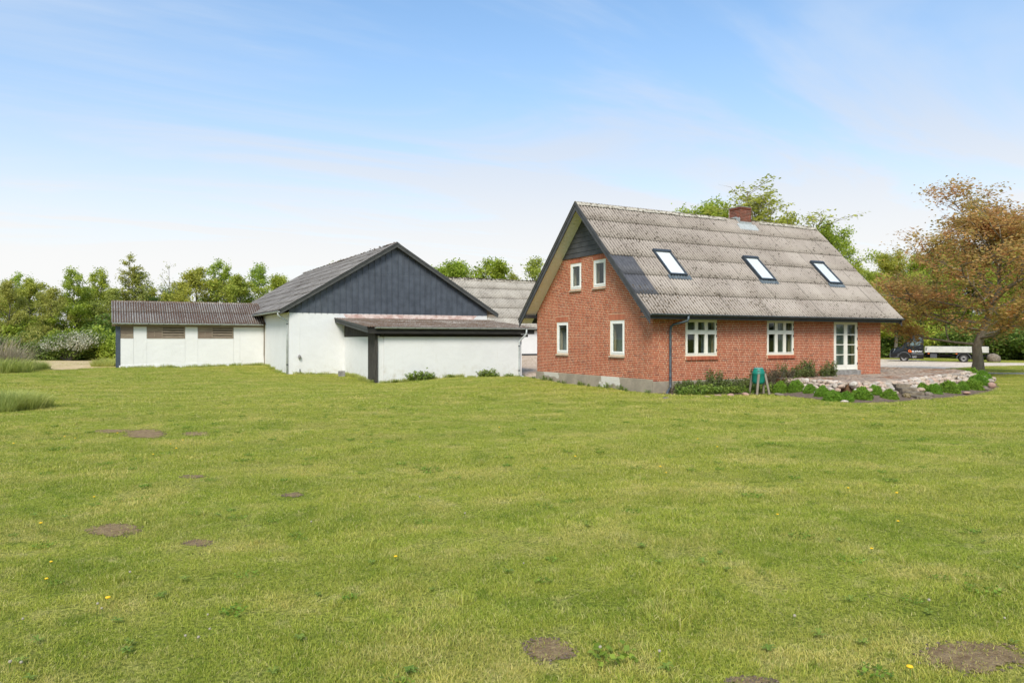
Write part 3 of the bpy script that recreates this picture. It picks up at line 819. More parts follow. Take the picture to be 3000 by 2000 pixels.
# --- roof
roof_o = MB()
s2 = math.sqrt(0.5)
th_ = 0.10
yb = HY1 + (HY0 - EAVE_Y)
roof_o.prism([(RX0 + 0.05, EAVE_Y + 0.04, roof_z(EAVE_Y + 0.04) - 0.05), (RX0 + 0.05, HYC, RIDGE_Z - 0.05), (RX0 + 0.05, yb, roof_z(yb) - 0.05), (RX0 + 0.05, yb, roof_z(yb) - 0.05 - th_), (RX0 + 0.05, HYC, RIDGE_Z - 0.05 - th_ * 1.4), (RX0 + 0.05, EAVE_Y + 0.04, roof_z(EAVE_Y + 0.04) - 0.05 - th_)], (RX1 - RX0 - 0.1, 0, 0))
roof = roof_o.build('roof', M['black_wood'], house)
def sheet_mesh(name, width, length, waves, mat, lap=0.10, amp=0.024, seg=6, bolts=True, lip=0.009):
    """one corrugated sheet: x across, y up the slope, z out of the roof; its lower end rides over the sheet below"""
    n = waves * seg; xs_ = np.linspace(0, width + width / waves * 0.45, n + int(seg * 0.45) + 1)
    pit = width / waves
    zz_ = amp * np.sin(2 * np.pi * xs_ / pit)
    rows = [(-lap * 0.5, 0.020), (length * 0.5, 0.010), (length + lap * 0.5, 0.0)]
    v = []; f = []
    for yy, l in rows: v += [(x, yy, z_ + l) for x, z_ in zip(xs_, zz_)]
    c = len(xs_)
    v += [(x, -lap * 0.5, z_ + 0.020 - lip) for x, z_ in zip(xs_, zz_)]
    for r in range(2):
        f += [(r * c + k, r * c + k + 1, (r + 1) * c + k + 1, (r + 1) * c + k) for k in range(c - 1)]
    ns = len(f)
    f += [(3 * c + k, 3 * c + k + 1, k + 1, k) for k in range(c - 1)]
    # long free edge
    f += [(c - 1, 2 * c - 1, 3 * c - 1)]
    if bolts:
        for w_ in (1, waves - 2):
            bx = pit * (w_ + 0.25); by = 0.06; r = 0.020; zb = amp + 0.018; o = len(v)
            v += [(bx + r * math.cos(a), by + r * math.sin(a), zb) for a in (0.4, 1.97, 3.54, 5.11)] + [(bx, by, zb + 0.012)]
            f += [(o + k, o + (k + 1) % 4, o + 4) for k in range(4)]
    me = bpy.data.meshes.new(name); me.from_pydata(v, [], f)
    me.materials.append(mat); me.materials.append(M['dark'])
    sm = [i_ < ns for i_ in range(len(f))]
    me.polygons.foreach_set('use_smooth', sm)
    me.polygons.foreach_set('material_index', [1 if (bolts and i_ >= len(f) - 8) else 0 for i_ in range(len(f))])
    me.update()
    return me
def lay_sheets(parent, mesh_for, origin, right, up, ncol, nrow, w_, l_, rnd, skip=None, jz=0.004):
    """origin: lower left corner of the slope; right/up: unit vectors"""
    R, U = Vector(right), Vector(up); N = R.cross(U)
    base = rootloc(parent)
    for r in range(nrow):
        for c in range(ncol):
            if skip and skip(r, c): continue
            p = Vector(origin) + R * (c * w_) + U * (r * l_) + N * rnd.uniform(0, jz)
            tilt = rnd.uniform(-0.004, 0.004)
            R2 = (R + U * tilt).normalized(); U2 = N.cross(R2)
            mx = Matrix((R2, U2, N)).transposed().to_4x4(); mx.translation = p - base
            o = link('roof_sheet', mesh_for(r, c), parent)
            o.matrix_local = mx
NC, NR = 14, 6
SW = (RX1 - RX0) / NC; SLEN = (HYC - EAVE_Y) * math.sqrt(2) / NR
PITCH_H = SW / 7
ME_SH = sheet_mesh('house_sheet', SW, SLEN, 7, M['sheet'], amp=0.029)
ME_SHN = sheet_mesh('house_sheet_new', SW, SLEN, 7, M['sheet_new'])
rs = random.Random(9)
lay_sheets(roof, lambda r, c: ME_SHN if (c == 0 and r in (1, 2)) else ME_SH, (RX0, EAVE_Y, roof_z(EAVE_Y)), (1, 0, 0), (0, s2, s2), NC, NR, SW, SLEN, rs)
ME_BACK = sheet_mesh('back_sheets', RX1 - RX0, SLEN * NR, 7 * NC, M['sheet'], bolts=False)
ob = link('back_sheet', ME_BACK, roof)
mx = Matrix((Vector((-1, 0, 0)), Vector((0, -s2, s2)), Vector((0, s2, s2)))).transposed().to_4x4()
mx.translation = Vector((RX1, 2 * HYC - EAVE_Y, roof_z(EAVE_Y))) - rootloc(roof)
ob.matrix_local = mx
CHX0, CHX1, CHY0, CHY1 = 25.05, 25.72, 24.17, 24.90
k = 0; x = RX0 - 0.01
while x < RX1:
    x1 = min(x + 1.0, RX1 + 0.01)
    if not (x1 > CHX0 - 0.15 and x < CHX1 + 0.05):
        m = MB(); l = rs.uniform(0, 0.015); hw = 0.19
        prof = [(-hw, -hw + 0.055), (-0.07, -0.07 + 0.062), (0, 0.02), (0.07, -0.07 + 0.062), (hw, -hw + 0.055)]
        vs = [(x, HYC + a, RIDGE_Z + b + l) for a, b in prof] + [(x1 + 0.03, HYC + a, RIDGE_Z + b + l + 0.012) for a, b in prof] + [(x, HYC + a, RIDGE_Z + b + l - 0.012) for a, b in prof]
        m.add(vs, [(q, q + 5, q + 6, q + 1) for q in range(4)] + [(q, q + 1, q + 11, q + 10) for q in range(4)])
        m.build('ridge_cap', M['ridge'], roof, smooth=False)
    x += 1.0
# moss cushions riding on the ridge and the lower courses: real lumps
def moss_lumps(n, place, size, seed):
    r = random.Random(seed); m = MB()
    for _ in range(n):
        p, nrm = place(r); s_ = size * r.uniform(0.5, 1.5); nv = Vector(nrm)
        a = nv.orthogonal().normalized(); b = nv.cross(a)
        k_ = 5; ph = r.uniform(0, 6)
        ring = [Vector(p) + (a * math.cos(ph + 2 * math.pi * q / k_) + b * math.sin(ph + 2 * math.pi * q / k_)) * s_ * r.uniform(0.7, 1.2) for q in range(k_)]
        m.add(ring + [Vector(p) + nv * s_ * 0.55], [(q, (q + 1) % k_, k_) for q in range(k_)])
    return m
M['moss'] = simple('brown_moss', (0.050, 0.038, 0.018), (0.105, 0.066, 0.030), 14, 0.95, 60, 0.6)
def pl_ridge(r):
    x_ = r.uniform(RX0, RX1); dy = r.gauss(0, 0.05)
    if r.random() < 0.35: x_ = r.uniform(25.8, RX1)
    return (x_, HYC + dy, RIDGE_Z + 0.025 - abs(dy) * 0.8), (0, 0, 1)
mm = moss_lumps(420, pl_ridge, 0.024, 4).build('ridge_moss', M['moss'], roof); mm['kind'] = 'stuff'
def pl_slope(r):
    while True:
        x_ = r.uniform(RX0 + 0.1, RX1 - 0.1); row = r.random()
        u_ = r.random() ** 2.2 * 0.24 if row < 0.55 else r.random()
        if row >= 0.55 and (x_ < 22 or r.random() < 0.4): continue
        if row > 0.80: x_ = r.gauss(27.0, 0.9); u_ = r.gauss(0.86, 0.06)
        if u_ > 0.98 or x_ > RX1 - 0.1: continue
        xv = RX0 + (round((x_ - RX0) / PITCH_H - 0.75) + 0.75) * PITCH_H + r.gauss(0, 0.012)
        y_ = EAVE_Y + u_ * (HYC - EAVE_Y)
        if any(a - 0.1 < xv < b + 0.1 and 21.2 < y_ < 22.5 for a, b in ((18.5, 19.37), (23.3, 24.15), (27.45, 28.3))): continue
        return (xv, y_, roof_z(y_) - 0.012 + 0.01), (0, -s2, s2)
mm = moss_lumps(1900, pl_slope, 0.034, 5).build('roof_moss', M['moss'], roof); mm['kind'] = 'stuff'
# --- roof windows
RU = Vector((0, s2, s2)); RN = Vector((0, -s2, s2))
def roof_pt(x, y, h): return Vector((x, y, roof_z(y))) + RN * h
def rbox(m, x0, x1, y0, y1, h0, h1, mi=0):
    p = [roof_pt(x, y, h) for h in (h0, h1) for x, y in ((x0, y0), (x1, y0), (x1, y1), (x0, y1))]
    m.add(p, [(3, 2, 1, 0), (4, 5, 6, 7), (0, 1, 5, 4), (1, 2, 6, 5), (2, 3, 7, 6), (3, 0, 4, 7)], mi)
for (a, b) in ((18.50, 19.37), (23.29, 24.15), (27.44, 28.29)):
    y0, y1 = 21.40, 22.43
    f = MB(); rbox(f, a, a + 0.075, y0, y1, -0.05, 0.12); rbox(f, b - 0.075, b, y0, y1, -0.05, 0.12); rbox(f, a + 0.075, b - 0.075, y0, y0 + 0.055, -0.05, 0.115); rbox(f, a - 0.004, b + 0.004, y1 - 0.075, y1 + 0.01, -0.05, 0.145)
    sk = f.build('roof_window', M['dark_metal'], house, bevel=0.008)
    g = MB(); rbox(g, a + 0.07, b - 0.07, y0 + 0.05, y1 - 0.07, 0.088, 0.094); g.build('pane', M['roof_glass'], sk)
    g = MB(); rbox(g, a + 0.07, b - 0.07, y0 + 0.05, y1 - 0.07, 0.068, 0.076); g.build('blind', M['blind'], sk)
    ap = MB(); n = 9 * 4
    for q in range(n):
        xa, xb = a - 0.12 + (b - a + 0.24) * q / n, a - 0.12 + (b - a + 0.24) * (q + 1) / n
        wv = lambda x_: 0.026 * math.sin(2 * math.pi * (x_ - RX0) / PITCH_H) + 0.035
        ap.add([roof_pt(xa, y0 - 0.13, wv(xa)), roof_pt(xb, y0 - 0.13, wv(xb)), roof_pt(xb, y0 + 0.03, wv(xb) + 0.015), roof_pt(xa, y0 + 0.03, wv(xa) + 0.015)], [(0, 1, 2, 3)])
    ap.build('apron', M['zinc_dark'], sk)
# --- chimney with its own bricks
ch_m = MB().box((CHX0 + 0.008, CHY0 + 0.008, 6.6), (CHX1 - 0.008, CHY1 - 0.008, 7.93))
chim = ch_m.build('chimney', simple('chimney_mortar', lin(206, 186, 168), lin(176, 150, 132), 6, 0.9), house)
M['brick_old'] = simple('sooty_brick', lin(136, 74, 56), lin(92, 54, 44), 7, 0.9, 40, 0.4)
ncr = 11
for q in range(ncr):
    z0 = 7.95 - (q + 1) * CH; out = 0.03 if q == 0 else (0.0)
    z1 = z0 + CH - 0.015
    for face in range(2):
        L0, L1 = (CHX0, CHX1) if face == 0 else (CHY0, CHY1)
        L0 -= out; L1 += out; u = L0; seq = [0.23, 0.23, 0.21] if q % 2 else [0.11, 0.23, 0.23, 0.11]
        for ln in seq:
            a, b = u + 0.004, min(u + ln - 0.006, L1)
            if b - a < 0.03: continue
            if face == 0: box_obj('brick', (a, CHY0 - out, z0), (b, CHY0 + 0.06 - out, z1), M['brick_old'], chim)
            else: box_obj('brick', (CHX0 - out, max(a, CHY0 - out + 0.062), z0), (CHX0 + 0.06 - out, b, z1), M['brick_old'], chim)
            u += ln
box_obj('chimney_cap', (CHX0 - 0.02, CHY0 - 0.02, 7.951), (CHX1 + 0.02, CHY1 + 0.02, 7.985), M['concrete'], chim)
fl = MB()
fl.box((CHX0 - 0.012, CHY0 - 0.012, 7.0), (CHX1 + 0.012, CHY0 + 0.02, roof_z(CHY0) + 0.17))
fl.prism([(CHX0 - 0.012, CHY0 + 0.02, 7.0), (CHX0 - 0.012, CHY1, 7.0), (CHX0 - 0.012, CHY1, RIDGE_Z + 0.10), (CHX0 - 0.012, HYC, RIDGE_Z + 0.12), (CHX0 - 0.012, CHY0 + 0.14, roof_z(CHY0) + 0.36), (CHX0 - 0.012, CHY0 + 0.02, roof_z(CHY0) + 0.36)], (0.01, 0, 0))
fl.box((CHX1 + 0.002, CHY0 + 0.02, 7.0), (CHX1 + 0.012, CHY1, RIDGE_Z + 0.16))
n = 8 * 4; xa0, xb0 = CHX0 - 0.22, CHX1 + 0.22
for q in range(n):
    xa, xb = xa0 + (xb0 - xa0) * q / n, xa0 + (xb0 - xa0) * (q + 1) / n
    wv = lambda x_: 0.026 * math.sin(2 * math.pi * (x_ - RX0) / PITCH_H) + 0.034
    fl.add([roof_pt(xa, CHY0 - 0.26, wv(xa)), roof_pt(xb, CHY0 - 0.26, wv(xb)), roof_pt(xb, CHY0 + 0.02, wv(xb) + 0.02), roof_pt(xa, CHY0 + 0.02, wv(xa) + 0.02)], [(0, 1, 2, 3)])
fl.build('flashing', M['lead'], chim)
# --- bargeboards, soffit, fascia, gutters
def barge(x0, x1, name, mat, drop0, drop1, e=0.0):
    for sgn in (-1, 1):
        yE = HYC + sgn * (HYC - EAVE_Y + e)
        zE = RIDGE_Z - (HYC - EAVE_Y + e)
        m = MB(); m.prism([(x0, HYC, RIDGE_Z - drop0), (x0, yE, zE - drop0), (x0, yE, zE - drop1), (x0, HYC, RIDGE_Z - drop1)], (x1 - x0, 0, 0))
        m.build(name, mat, house)
barge(RX0 - 0.004, RX0 + 0.03, 'bargeboard', M['charcoal'], 0.02, 0.32)
barge(RX0 - 0.030, RX0 - 0.0045, 'verge_trim', M['charcoal'], -0.015, 0.11, 0.01)
barge(RX1 - 0.03, RX1, 'bargeboard', M['charcoal'], 0.02, 0.30)
# soffit boards running out to the verge, one by one
for sgn in (-1, 1):
    k = 0; d0 = 0.12
    while d0 < HYC - EAVE_Y - 0.12:
        d1 = d0 + 0.098
        m = MB(); zt = lambda d: RIDGE_Z - d - 0.205
        m.prism([(RX0 + 0.031, HYC + sgn * d0, zt(d0)), (RX0 + 0.031, HYC + sgn * d1, zt(d1)), (RX0 + 0.031, HYC + sgn * d1, zt(d1) - 0.02), (RX0 + 0.031, HYC + sgn * d0, zt(d0) - 0.02)], (HX0 - RX0 - 0.031, 0, 0))
        m.build('soffit_board', M['soffit'], house)
        d0 += 0.104
for sgn in (-1, 1):
    y_ = HYC + sgn * (HYC - HY0 + 0.0)
    a, b = (y_ - 0.02, y_ - 0.22) if sgn < 0 else (y_ + 0.02, y_ + 0.22)
    box_obj('purlin_end', (RX0 + 0.035, min(a, b), 2.93), (HX0 + 0.0, max(a, b) + (0.1 if sgn > 0 else 0), 3.06), M['black_wood'], house)
box_obj('fascia', (RX0 + 0.035, EAVE_Y + 0.05, 2.70), (RX1 - 0.035, EAVE_Y + 0.08, 2.87), M['black_wood'], house)
box_obj('eave_soffit', (RX0 + 0.035, EAVE_Y + 0.081, 2.76), (RX1 - 0.035, HY0 - 0.002, 2.79), M['black_wood'], house)
def gutter(parent, x0, x1, y, z, r, mat, axis='x', brackets=0.7, name='gutter'):
    n = 8; m = MB()
    prof = [(r * math.cos(math.pi + math.pi * k / n), r * math.sin(math.pi + math.pi * k / n)) for k in range(n + 1)]
    inner = [(a * 0.9, b * 0.9) for a, b in prof]
    loop = prof + inner[::-1]
    P = (lambda t, a, b: (t, y + a, z + b)) if axis == 'x' else (lambda t, a, b: (y + a, t, z + b))
    vs = [P(x0, a, b) for a, b in loop] + [P(x1, a, b) for a, b in loop]; L = len(loop)
    m.add(vs, [(k, (k + 1) % L, (k + 1) % L + L, k + L) for k in range(L)])
    m.add([P(x0, a, b) for a, b in prof], [tuple(range(n + 1))]); m.add([P(x1, a, b) for a, b in prof], [tuple(range(n, -1, -1))])
    bead = [P(x0, -r, 0.0), P(x1, -r, 0.0)]
    m.tube(bead, 0.012, 6)
    g = m.build(name, mat, parent, smooth=False)
    t = x0 + 0.25
    while t < x1 and brackets:
        b_ = MB(); pr = [(a * 1.04, b * 1.04) for a, b in prof]
        b_.add([P(t, a, b) for a, b in pr] + [P(t + 0.03, a, b) for a, b in pr], [(k, k + 1, k + n + 2, k + n + 1) for k in range(n)])
        b_.build('bracket', M['dark_metal'], g); t += brackets
    return g
gutter(house, RX0 + 0.02, RX1 + 0.06, EAVE_Y - 0.035, 2.87, 0.062, M['zinc_dark'])
def downpipe(parent, pts, r, mat, clips=(), sides=10):
    d = MB().tube(pts, r, sides).build('downpipe', mat, parent, smooth=True)
    for c in clips:
        MB().tube([(c[0], c[1], c[2] - 0.03), (c[0], c[1], c[2] + 0.03)], r * 1.18, sides).build('pipe_clip', M['dark_metal'], d)
    return d
dx = 17.62
downpipe(house, [(18.05, EAVE_Y - 0.035, 2.82), (18.05, EAVE_Y - 0.035, 2.70), (18.03, EAVE_Y - 0.01, 2.64), (17.72, HY0 - 0.20, 2.52), (17.66, HY0 - 0.13, 2.44), (17.66, HY0 - 0.10, 2.3), (17.66, HY0 - 0.10, 0.36), (17.63, HY0 - 0.12, 0.27), (17.30, HY0 - 0.36, 0.14), (17.25, HY0 - 0.40, 0.08), (17.25, HY0 - 0.40, -0.05)], 0.045, M['zinc_dark'], [(17.66, HY0 - 0.10, 0.62)])
downpipe(house, [(17.25, HY0 - 0.40, -0.1), (17.25, HY0 - 0.40, 0.07)], 0.06, M['white_paint'])
# ================================================================== white barn with black gable
BX0, BX1, BY0, BY1 = 9.10, 21.62, 42.65, 66.0
BXC, BRZ, BWZ = 15.40, 7.80, 3.54
BVY = BY0 - 0.32                             # verge
barn = thing('white_barn', (BX0, BY0, 0.0), 'large white rendered barn with black sheet-clad gable and grey roof', 'barn')
def barn_z(x): return BRZ - abs(x - BXC) * SLB
SLB = (BRZ - 3.62) / (BXC - 8.52)
b = MB()
b.box((BX0, BY0, -0.5), (BX1, BY0 + 0.3, BWZ))
b.box((BX0, BY0 + 0.3, -0.5), (BX0 + 0.3, BY1, BWZ - 0.02))
b.box((BX1 - 0.3, BY0 + 0.3, -0.5), (BX1, BY1, BWZ - 0.02))
b.box((BX0 + 0.3, BY1 - 0.3, -0.5), (BX1 - 0.3, BY1, BWZ))
b.prism([(BX0 + 0.1, BY0 + 0.06, BWZ), (BX1 - 0.1, BY0 + 0.06, BWZ), (BXC, BY0 + 0.06, BRZ - 0.25)], (0, 0.1, 0))
b.prism([(BX0 + 0.1, BY1 - 0.3, BWZ), (BX1 - 0.1, BY1 - 0.3, BWZ), (BXC, BY1 - 0.3, BRZ - 0.25)], (0, 0.1, 0))
b.build('wall', M['white'], barn)
# black sheet panels with standing seams
NPAN = 35; pw = (BX1 - BX0) / NPAN; SEAM = 5.86
for k in range(NPAN):
    a, c = BX0 + k * pw, BX0 + (k + 1) * pw
    top = lambda x: min(barn_z(x) - 0.10, 9)
    for z0, z1 in ((BWZ - 0.05, SEAM), (SEAM + 0.004, 99)):
        ta, tb = min(top(a), z1), min(top(c - 0.006), z1)
        if max(ta, tb) - z0 < 0.06: continue
        ta, tb = max(ta, z0 + 0.02), max(tb, z0 + 0.02)
        lift = 0.0 if z1 > 50 else 0.006
        poly = [(a, BY0 + 0.004 - lift, z0), (c - 0.006, BY0 + 0.004 - lift, z0)]
        poly.append((c - 0.006, BY0 + 0.004 - lift, tb))
        if a < BXC < c and z1 > 50: poly.append((BXC, BY0 + 0.004 - lift, top(BXC)))
        poly.append((a, BY0 + 0.004 - lift, ta))
        m = MB(); m.prism(poly, (0, 0.02, 0))
        m.prism([(a - 0.022, BY0 - 0.050, z0), (a + 0.022, BY0 - 0.050, z0), (a + 0.022, BY0 - 0.050, ta), (a - 0.022, BY0 - 0.050, ta)], (0, 0.052 - lift, 0))
        m.build('cladding_panel', M['clad'], barn)
# roof
r = MB()
xL, xR = 8.52, 2 * BXC - 8.52
r.prism([(xL + 0.04, BVY + 0.05, barn_z(xL + 0.04) - 0.05), (BXC, BVY + 0.05, BRZ - 0.05), (xR - 0.04, BVY + 0.05, barn_z(xR - 0.04) - 0.05), (xR - 0.04, BVY + 0.05, barn_z(xR - 0.04) - 0.15), (BXC, BVY + 0.05, BRZ - 0.17), (xL + 0.04, BVY + 0.05, barn_z(xL + 0.04) - 0.15)], (0, BY1 - BVY + 0.2, 0))
broof = r.build('roof', M['old_wood'], barn)
bl = math.hypot(BXC - xL, BRZ - 3.62)
NRB = 8; SLB_L = bl / NRB
NCB = 24; SWB = (BY1 + 0.3 - BVY) / NCB
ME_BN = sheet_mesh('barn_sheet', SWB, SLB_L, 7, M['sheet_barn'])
upL = Vector((BXC - xL, 0, BRZ - 3.62)).normalized()
# the old ridge sags a little between the trusses
class SagRnd(random.Random): pass
lay_sheets(broof, lambda r_, c_: ME_BN, (xL, BY1 + 0.3, 3.62), (0, -1, 0), upL, NCB, NRB, SWB, SLB_L, random.Random(4), jz=0.02)
o = link('back_sheet', sheet_mesh('barn_back', BY1 + 0.3 - BVY, bl, NCB * 7, M['sheet_barn'], bolts=False), broof)
mx = Matrix((Vector((0, 1, 0)), Vector((-upL.x, 0, upL.z)), Vector((upL.z, 0, upL.x)))).transposed().to_4x4()
mx.translation = Vector((xR, BVY, 3.62)) - rootloc(broof); o.matrix_local = mx
rr_ = random.Random(8); y = BVY; k = 0
while y < BY1 + 0.3:
    m = MB(); l = 0.03 * math.sin(y * 0.5) + rr_.uniform(-0.02, 0.03); y1 = min(y + 1.0, BY1 + 0.32)
    pr = [(-0.2, -0.2 * SLB + 0.05), (0, 0.05), (0.2, -0.2 * SLB + 0.05)]
    m.add([(BXC + a, y, BRZ + q + l) for a, q in pr] + [(BXC + a, y1, BRZ + q + l + 0.01) for a, q in pr], [(0, 1, 4, 3), (1, 2, 5, 4), (0, 2, 1)])
    m.build('ridge_cap', M['sheet_moss'], broof); y += 1.0
def bl_ridge(r):
    return (BXC + r.gauss(0, 0.07), r.uniform(BVY, BY1), BRZ + 0.06), (0, 0, 1)
mm = moss_lumps(300, bl_ridge, 0.05, 14).build('ridge_moss', M['moss'], broof); mm['kind'] = 'stuff'
for sgn in (-1, 1):
    xe = BXC + sgn * (BXC - xL)
    m = MB(); m.prism([(BXC, BVY, BRZ - 0.02), (xe, BVY, 3.60), (xe, BVY, 3.38), (BXC, BVY, BRZ - 0.26)], (0, 0.035, 0)); m.build('bargeboard', M['verge_wood'], barn)
    m = MB(); m.prism([(BXC, BVY - 0.025, BRZ + 0.035), (xe, BVY - 0.025, 3.655), (xe, BVY - 0.025, 3.55), (BXC, BVY - 0.025, BRZ - 0.08)], (0, 0.022, 0)); m.build('verge_trim', M['verge_wood'], barn)
for xa, xb in ((xL + 0.06, BX0), (BX1, xR - 0.06)):
    m = MB()
    m.prism([(xa, BVY + 0.04, barn_z(xa) - 0.19), (xb, BVY + 0.04, barn_z(xb) - 0.19), (xb, BVY + 0.04, barn_z(xb) - 0.16), (xa, BVY + 0.04, barn_z(xa) - 0.16)], (0, BY1 - BVY, 0)); m.build('eave_board', M['old_wood'], barn)
for q in range(3):
    box_obj('rafter_end', (BX1 + 0.02, BVY + 0.05 + q * 0.10, 3.44), (xR - 0.12, BVY + 0.13 + q * 0.10, 3.56), M['old_wood'], barn)
gutter(barn, BVY + 0.02, 64.0, xL - 0.05, 3.56, 0.07, M['zinc'], axis='y')
downpipe(barn, [(xL - 0.05, 42.62, 3.50), (xL - 0.05, 42.62, 3.36), (8.60, 42.66, 3.24), (9.00, 42.86, 3.02), (9.03, 42.88, 2.9), (9.03, 42.88, -0.1)], 0.05, M['zinc'], [(9.03, 42.88, 2.85), (9.03, 42.88, 0.55)])
# lamp-like metal vent box with a cable down the wall
box_obj('cable', (9.64, BY0 - 0.012, -0.05), (9.655, BY0 - 0.0005, 3.48), M['white_paint'], barn)
MB().lathe((9.65, BY0 - 0.09, 0.98), [(0.001, -0.10), (0.07, -0.08), (0.09, 0.0), (0.07, 0.09), (0.03, 0.12), (0.001, 0.12)], 12).build('vent_box', M['concrete'], barn, smooth=True)
MB().tube([(9.68, BY0 - 0.05, -0.05), (9.68, BY0 - 0.05, 0.30)], 0.022, 8).build('stub_pipe', M['black_wood'], barn)
MB().tube([(9.14, 50.0, -0.1), (9.05, 50.0, 1.0), (9.06, 49.98, 2.2), (9.05, 49.98, 3.4)], 0.03, 6).build('corner_cable', M['old_wood'], barn)
# pink-stained strip of bare render above the annex roof
def mat_stain():
    m, t = new_mat('stained_render'); p = wpos(t)
    c = t.mix(t.ramp(t.noise(t.vscale(p, (1, 1, 2)), 2.2, 5, 0.65), 0.35, 0.65), lin(224, 206, 196), lin(186, 152, 140))
    finish(t, c, 0.9, t.noise(p, 20, 4), 0.4, 0.01); return m
MB().prism([(12.4, BY0 - 0.006, 3.20), (20.6, BY0 - 0.006, 3.22), (20.9, BY0 - 0.006, 3.49), (12.2, BY0 - 0.006, 3.46)], (0, 0.004, 0)).build('stained_strip', mat_stain(), barn)

# ================================================================== lean-to annex
AX0, AX1, AY0 = 12.26, 20.95, 36.91
AZT, AZE, AVY = 3.22, 2.62, AY0 - 0.38
ax = thing('lean_to_annex', (AX0, AY0, -0.28), 'low white lean-to annex with mossy roof against the barn gable', 'annex')
def an_z(y): return AZE + (y - AVY) / (BY0 - AVY) * (AZT - AZE)
b = MB()
b.box((AX0 + 0.45, AY0, -0.6), (AX1, AY0 + 0.25, 2.20))
b.box((AX1 - 0.25, AY0 + 0.25, -0.6), (AX1, BY0 - 0.002, 2.7))
b.box((AX0, AY0 + 1.22, -0.6), (AX0 + 0.25, BY0 - 0.002, 2.18))
b.box((AX0 + 0.02, AY0 + 0.05, -0.6), (AX0 + 0.44, AY0 + 0.25, 2.16))
b.build('wall', M['white'], ax)
box_obj('back_panel', (AX0 + 0.45, AY0 + 0.02, 2.201), (AX1 - 0.02, AY0 + 0.05, 2.55), M['dark'], ax)
# worn black corner boards
for k in range(4):
    y0 = AY0 - 0.03 + k * 0.31
    box_obj('door_board', (AX0 - 0.035, y0, -0.30), (AX0 - 0.004, y0 + 0.302, 2.20), M['black_old'], ax)
box_obj('corner_post', (AX0 - 0.02, AY0 - 0.035, -0.30), (AX0 + 0.10, AY0 + 0.04, 2.20), M['black_old'], ax)
# black slats under the verge
k = 0; y = AY0 + 0.02
while y < BY0 - 0.06:
    m = MB(); zt, zt2 = an_z(y) - 0.10, an_z(y + 0.115) - 0.10
    m.prism([(AX0 - 0.02, y, 2.12), (AX0 - 0.02, y + 0.115, 2.12), (AX0 - 0.02, y + 0.115, zt2), (AX0 - 0.02, y, zt)], (0.018, 0, 0)); m.build('slat', M['black_old'], ax)
    y += 0.15
box_obj('slat_backing', (AX0 + 0.002, AY0 + 0.05, 2.10), (AX0 + 0.02, BY0 - 0.02, 2.5), M['dark'], ax)
AXL, AXR = 11.66, 21.62
r = MB()
r.prism([(AXL + 0.03, AVY + 0.03, an_z(AVY + 0.03) - 0.04), (AXL + 0.03, BY0 - 0.03, an_z(BY0) - 0.04), (AXL + 0.03, BY0 - 0.03, an_z(BY0) - 0.14), (AXL + 0.03, AVY + 0.03, an_z(AVY + 0.03) - 0.14)], (AXR - AXL - 0.06, 0, 0))
aroof = r.build('roof', M['black_fascia'], ax)
al = math.hypot(BY0 - 0.03 - AVY, AZT - AZE); upA = Vector((0, BY0 - 0.03 - AVY, AZT - AZE)).normalized()
NCA = 10; SWA = (AXR - AXL) / NCA; NRA = 5
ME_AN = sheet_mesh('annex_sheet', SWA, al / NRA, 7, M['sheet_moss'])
lay_sheets(aroof, lambda r_, c_: ME_AN, (AXL, AVY, AZE), (1, 0, 0), upA, NCA, NRA, SWA, al / NRA, random.Random(6))
def an_moss(r):
    y_ = AVY + 0.1 + (BY0 - AVY - 0.2) * r.random(); x_ = r.uniform(AXL + 0.1, AXR - 0.1)
    return (x_, y_, an_z(y_) + 0.012), (0, 0, 1)
mm = moss_lumps(1700, an_moss, 0.045, 15).build('roof_moss', simple('red_brown_moss', (0.095, 0.058, 0.032), (0.19, 0.13, 0.085), 9, 0.95, 60, 0.6), aroof); mm['kind'] = 'stuff'
for z0, z1, dx_, y_off in ((-0.14, 0.02, 0.0, 0.0), (-0.30, -0.142, 0.025, 0.0)):
    m = MB(); m.prism([(AXL + dx_, AVY, an_z(AVY) + z0), (AXL + dx_, BY0 - 0.02, an_z(BY0) + z0 + 0.05), (AXL + dx_, BY0 - 0.02, an_z(BY0) + z1), (AXL + dx_, AVY, an_z(AVY) + z1)], (0.03, 0, 0)); m.build('bargeboard', M['verge_wood'], ax)
box_obj('fascia', (AXL + 0.06, AVY + 0.04, 2.28), (AXR - 0.03, AVY + 0.075, 2.53), M['black_fascia'], ax)
box_obj('wall_plate', (AX0 + 0.2, AY0 - 0.03, 2.12), (AX1 + 0.4, AY0 - 0.002, 2.26), M['black_fascia'], ax)
gutter(ax, AXL + 0.42, AXR + 0.03, AVY - 0.055, 2.60, 0.062, M['zinc'], brackets=0.95)
downpipe(ax, [(21.02, AVY - 0.055, 2.55), (21.02, AVY - 0.055, 2.36), (20.98, AVY - 0.03, 2.24), (20.78, AY0 - 0.12, 1.92), (20.74, AY0 - 0.09, 1.80), (20.74, AY0 - 0.09, 0.02), (20.78, AY0 - 0.11, -0.08), (20.98, AY0 - 0.2, -0.16), (21.0, AY0 - 0.2, -0.3)], 0.05, M['zinc'], [(20.74, AY0 - 0.09, 1.6), (20.74, AY0 - 0.09, 0.2)])

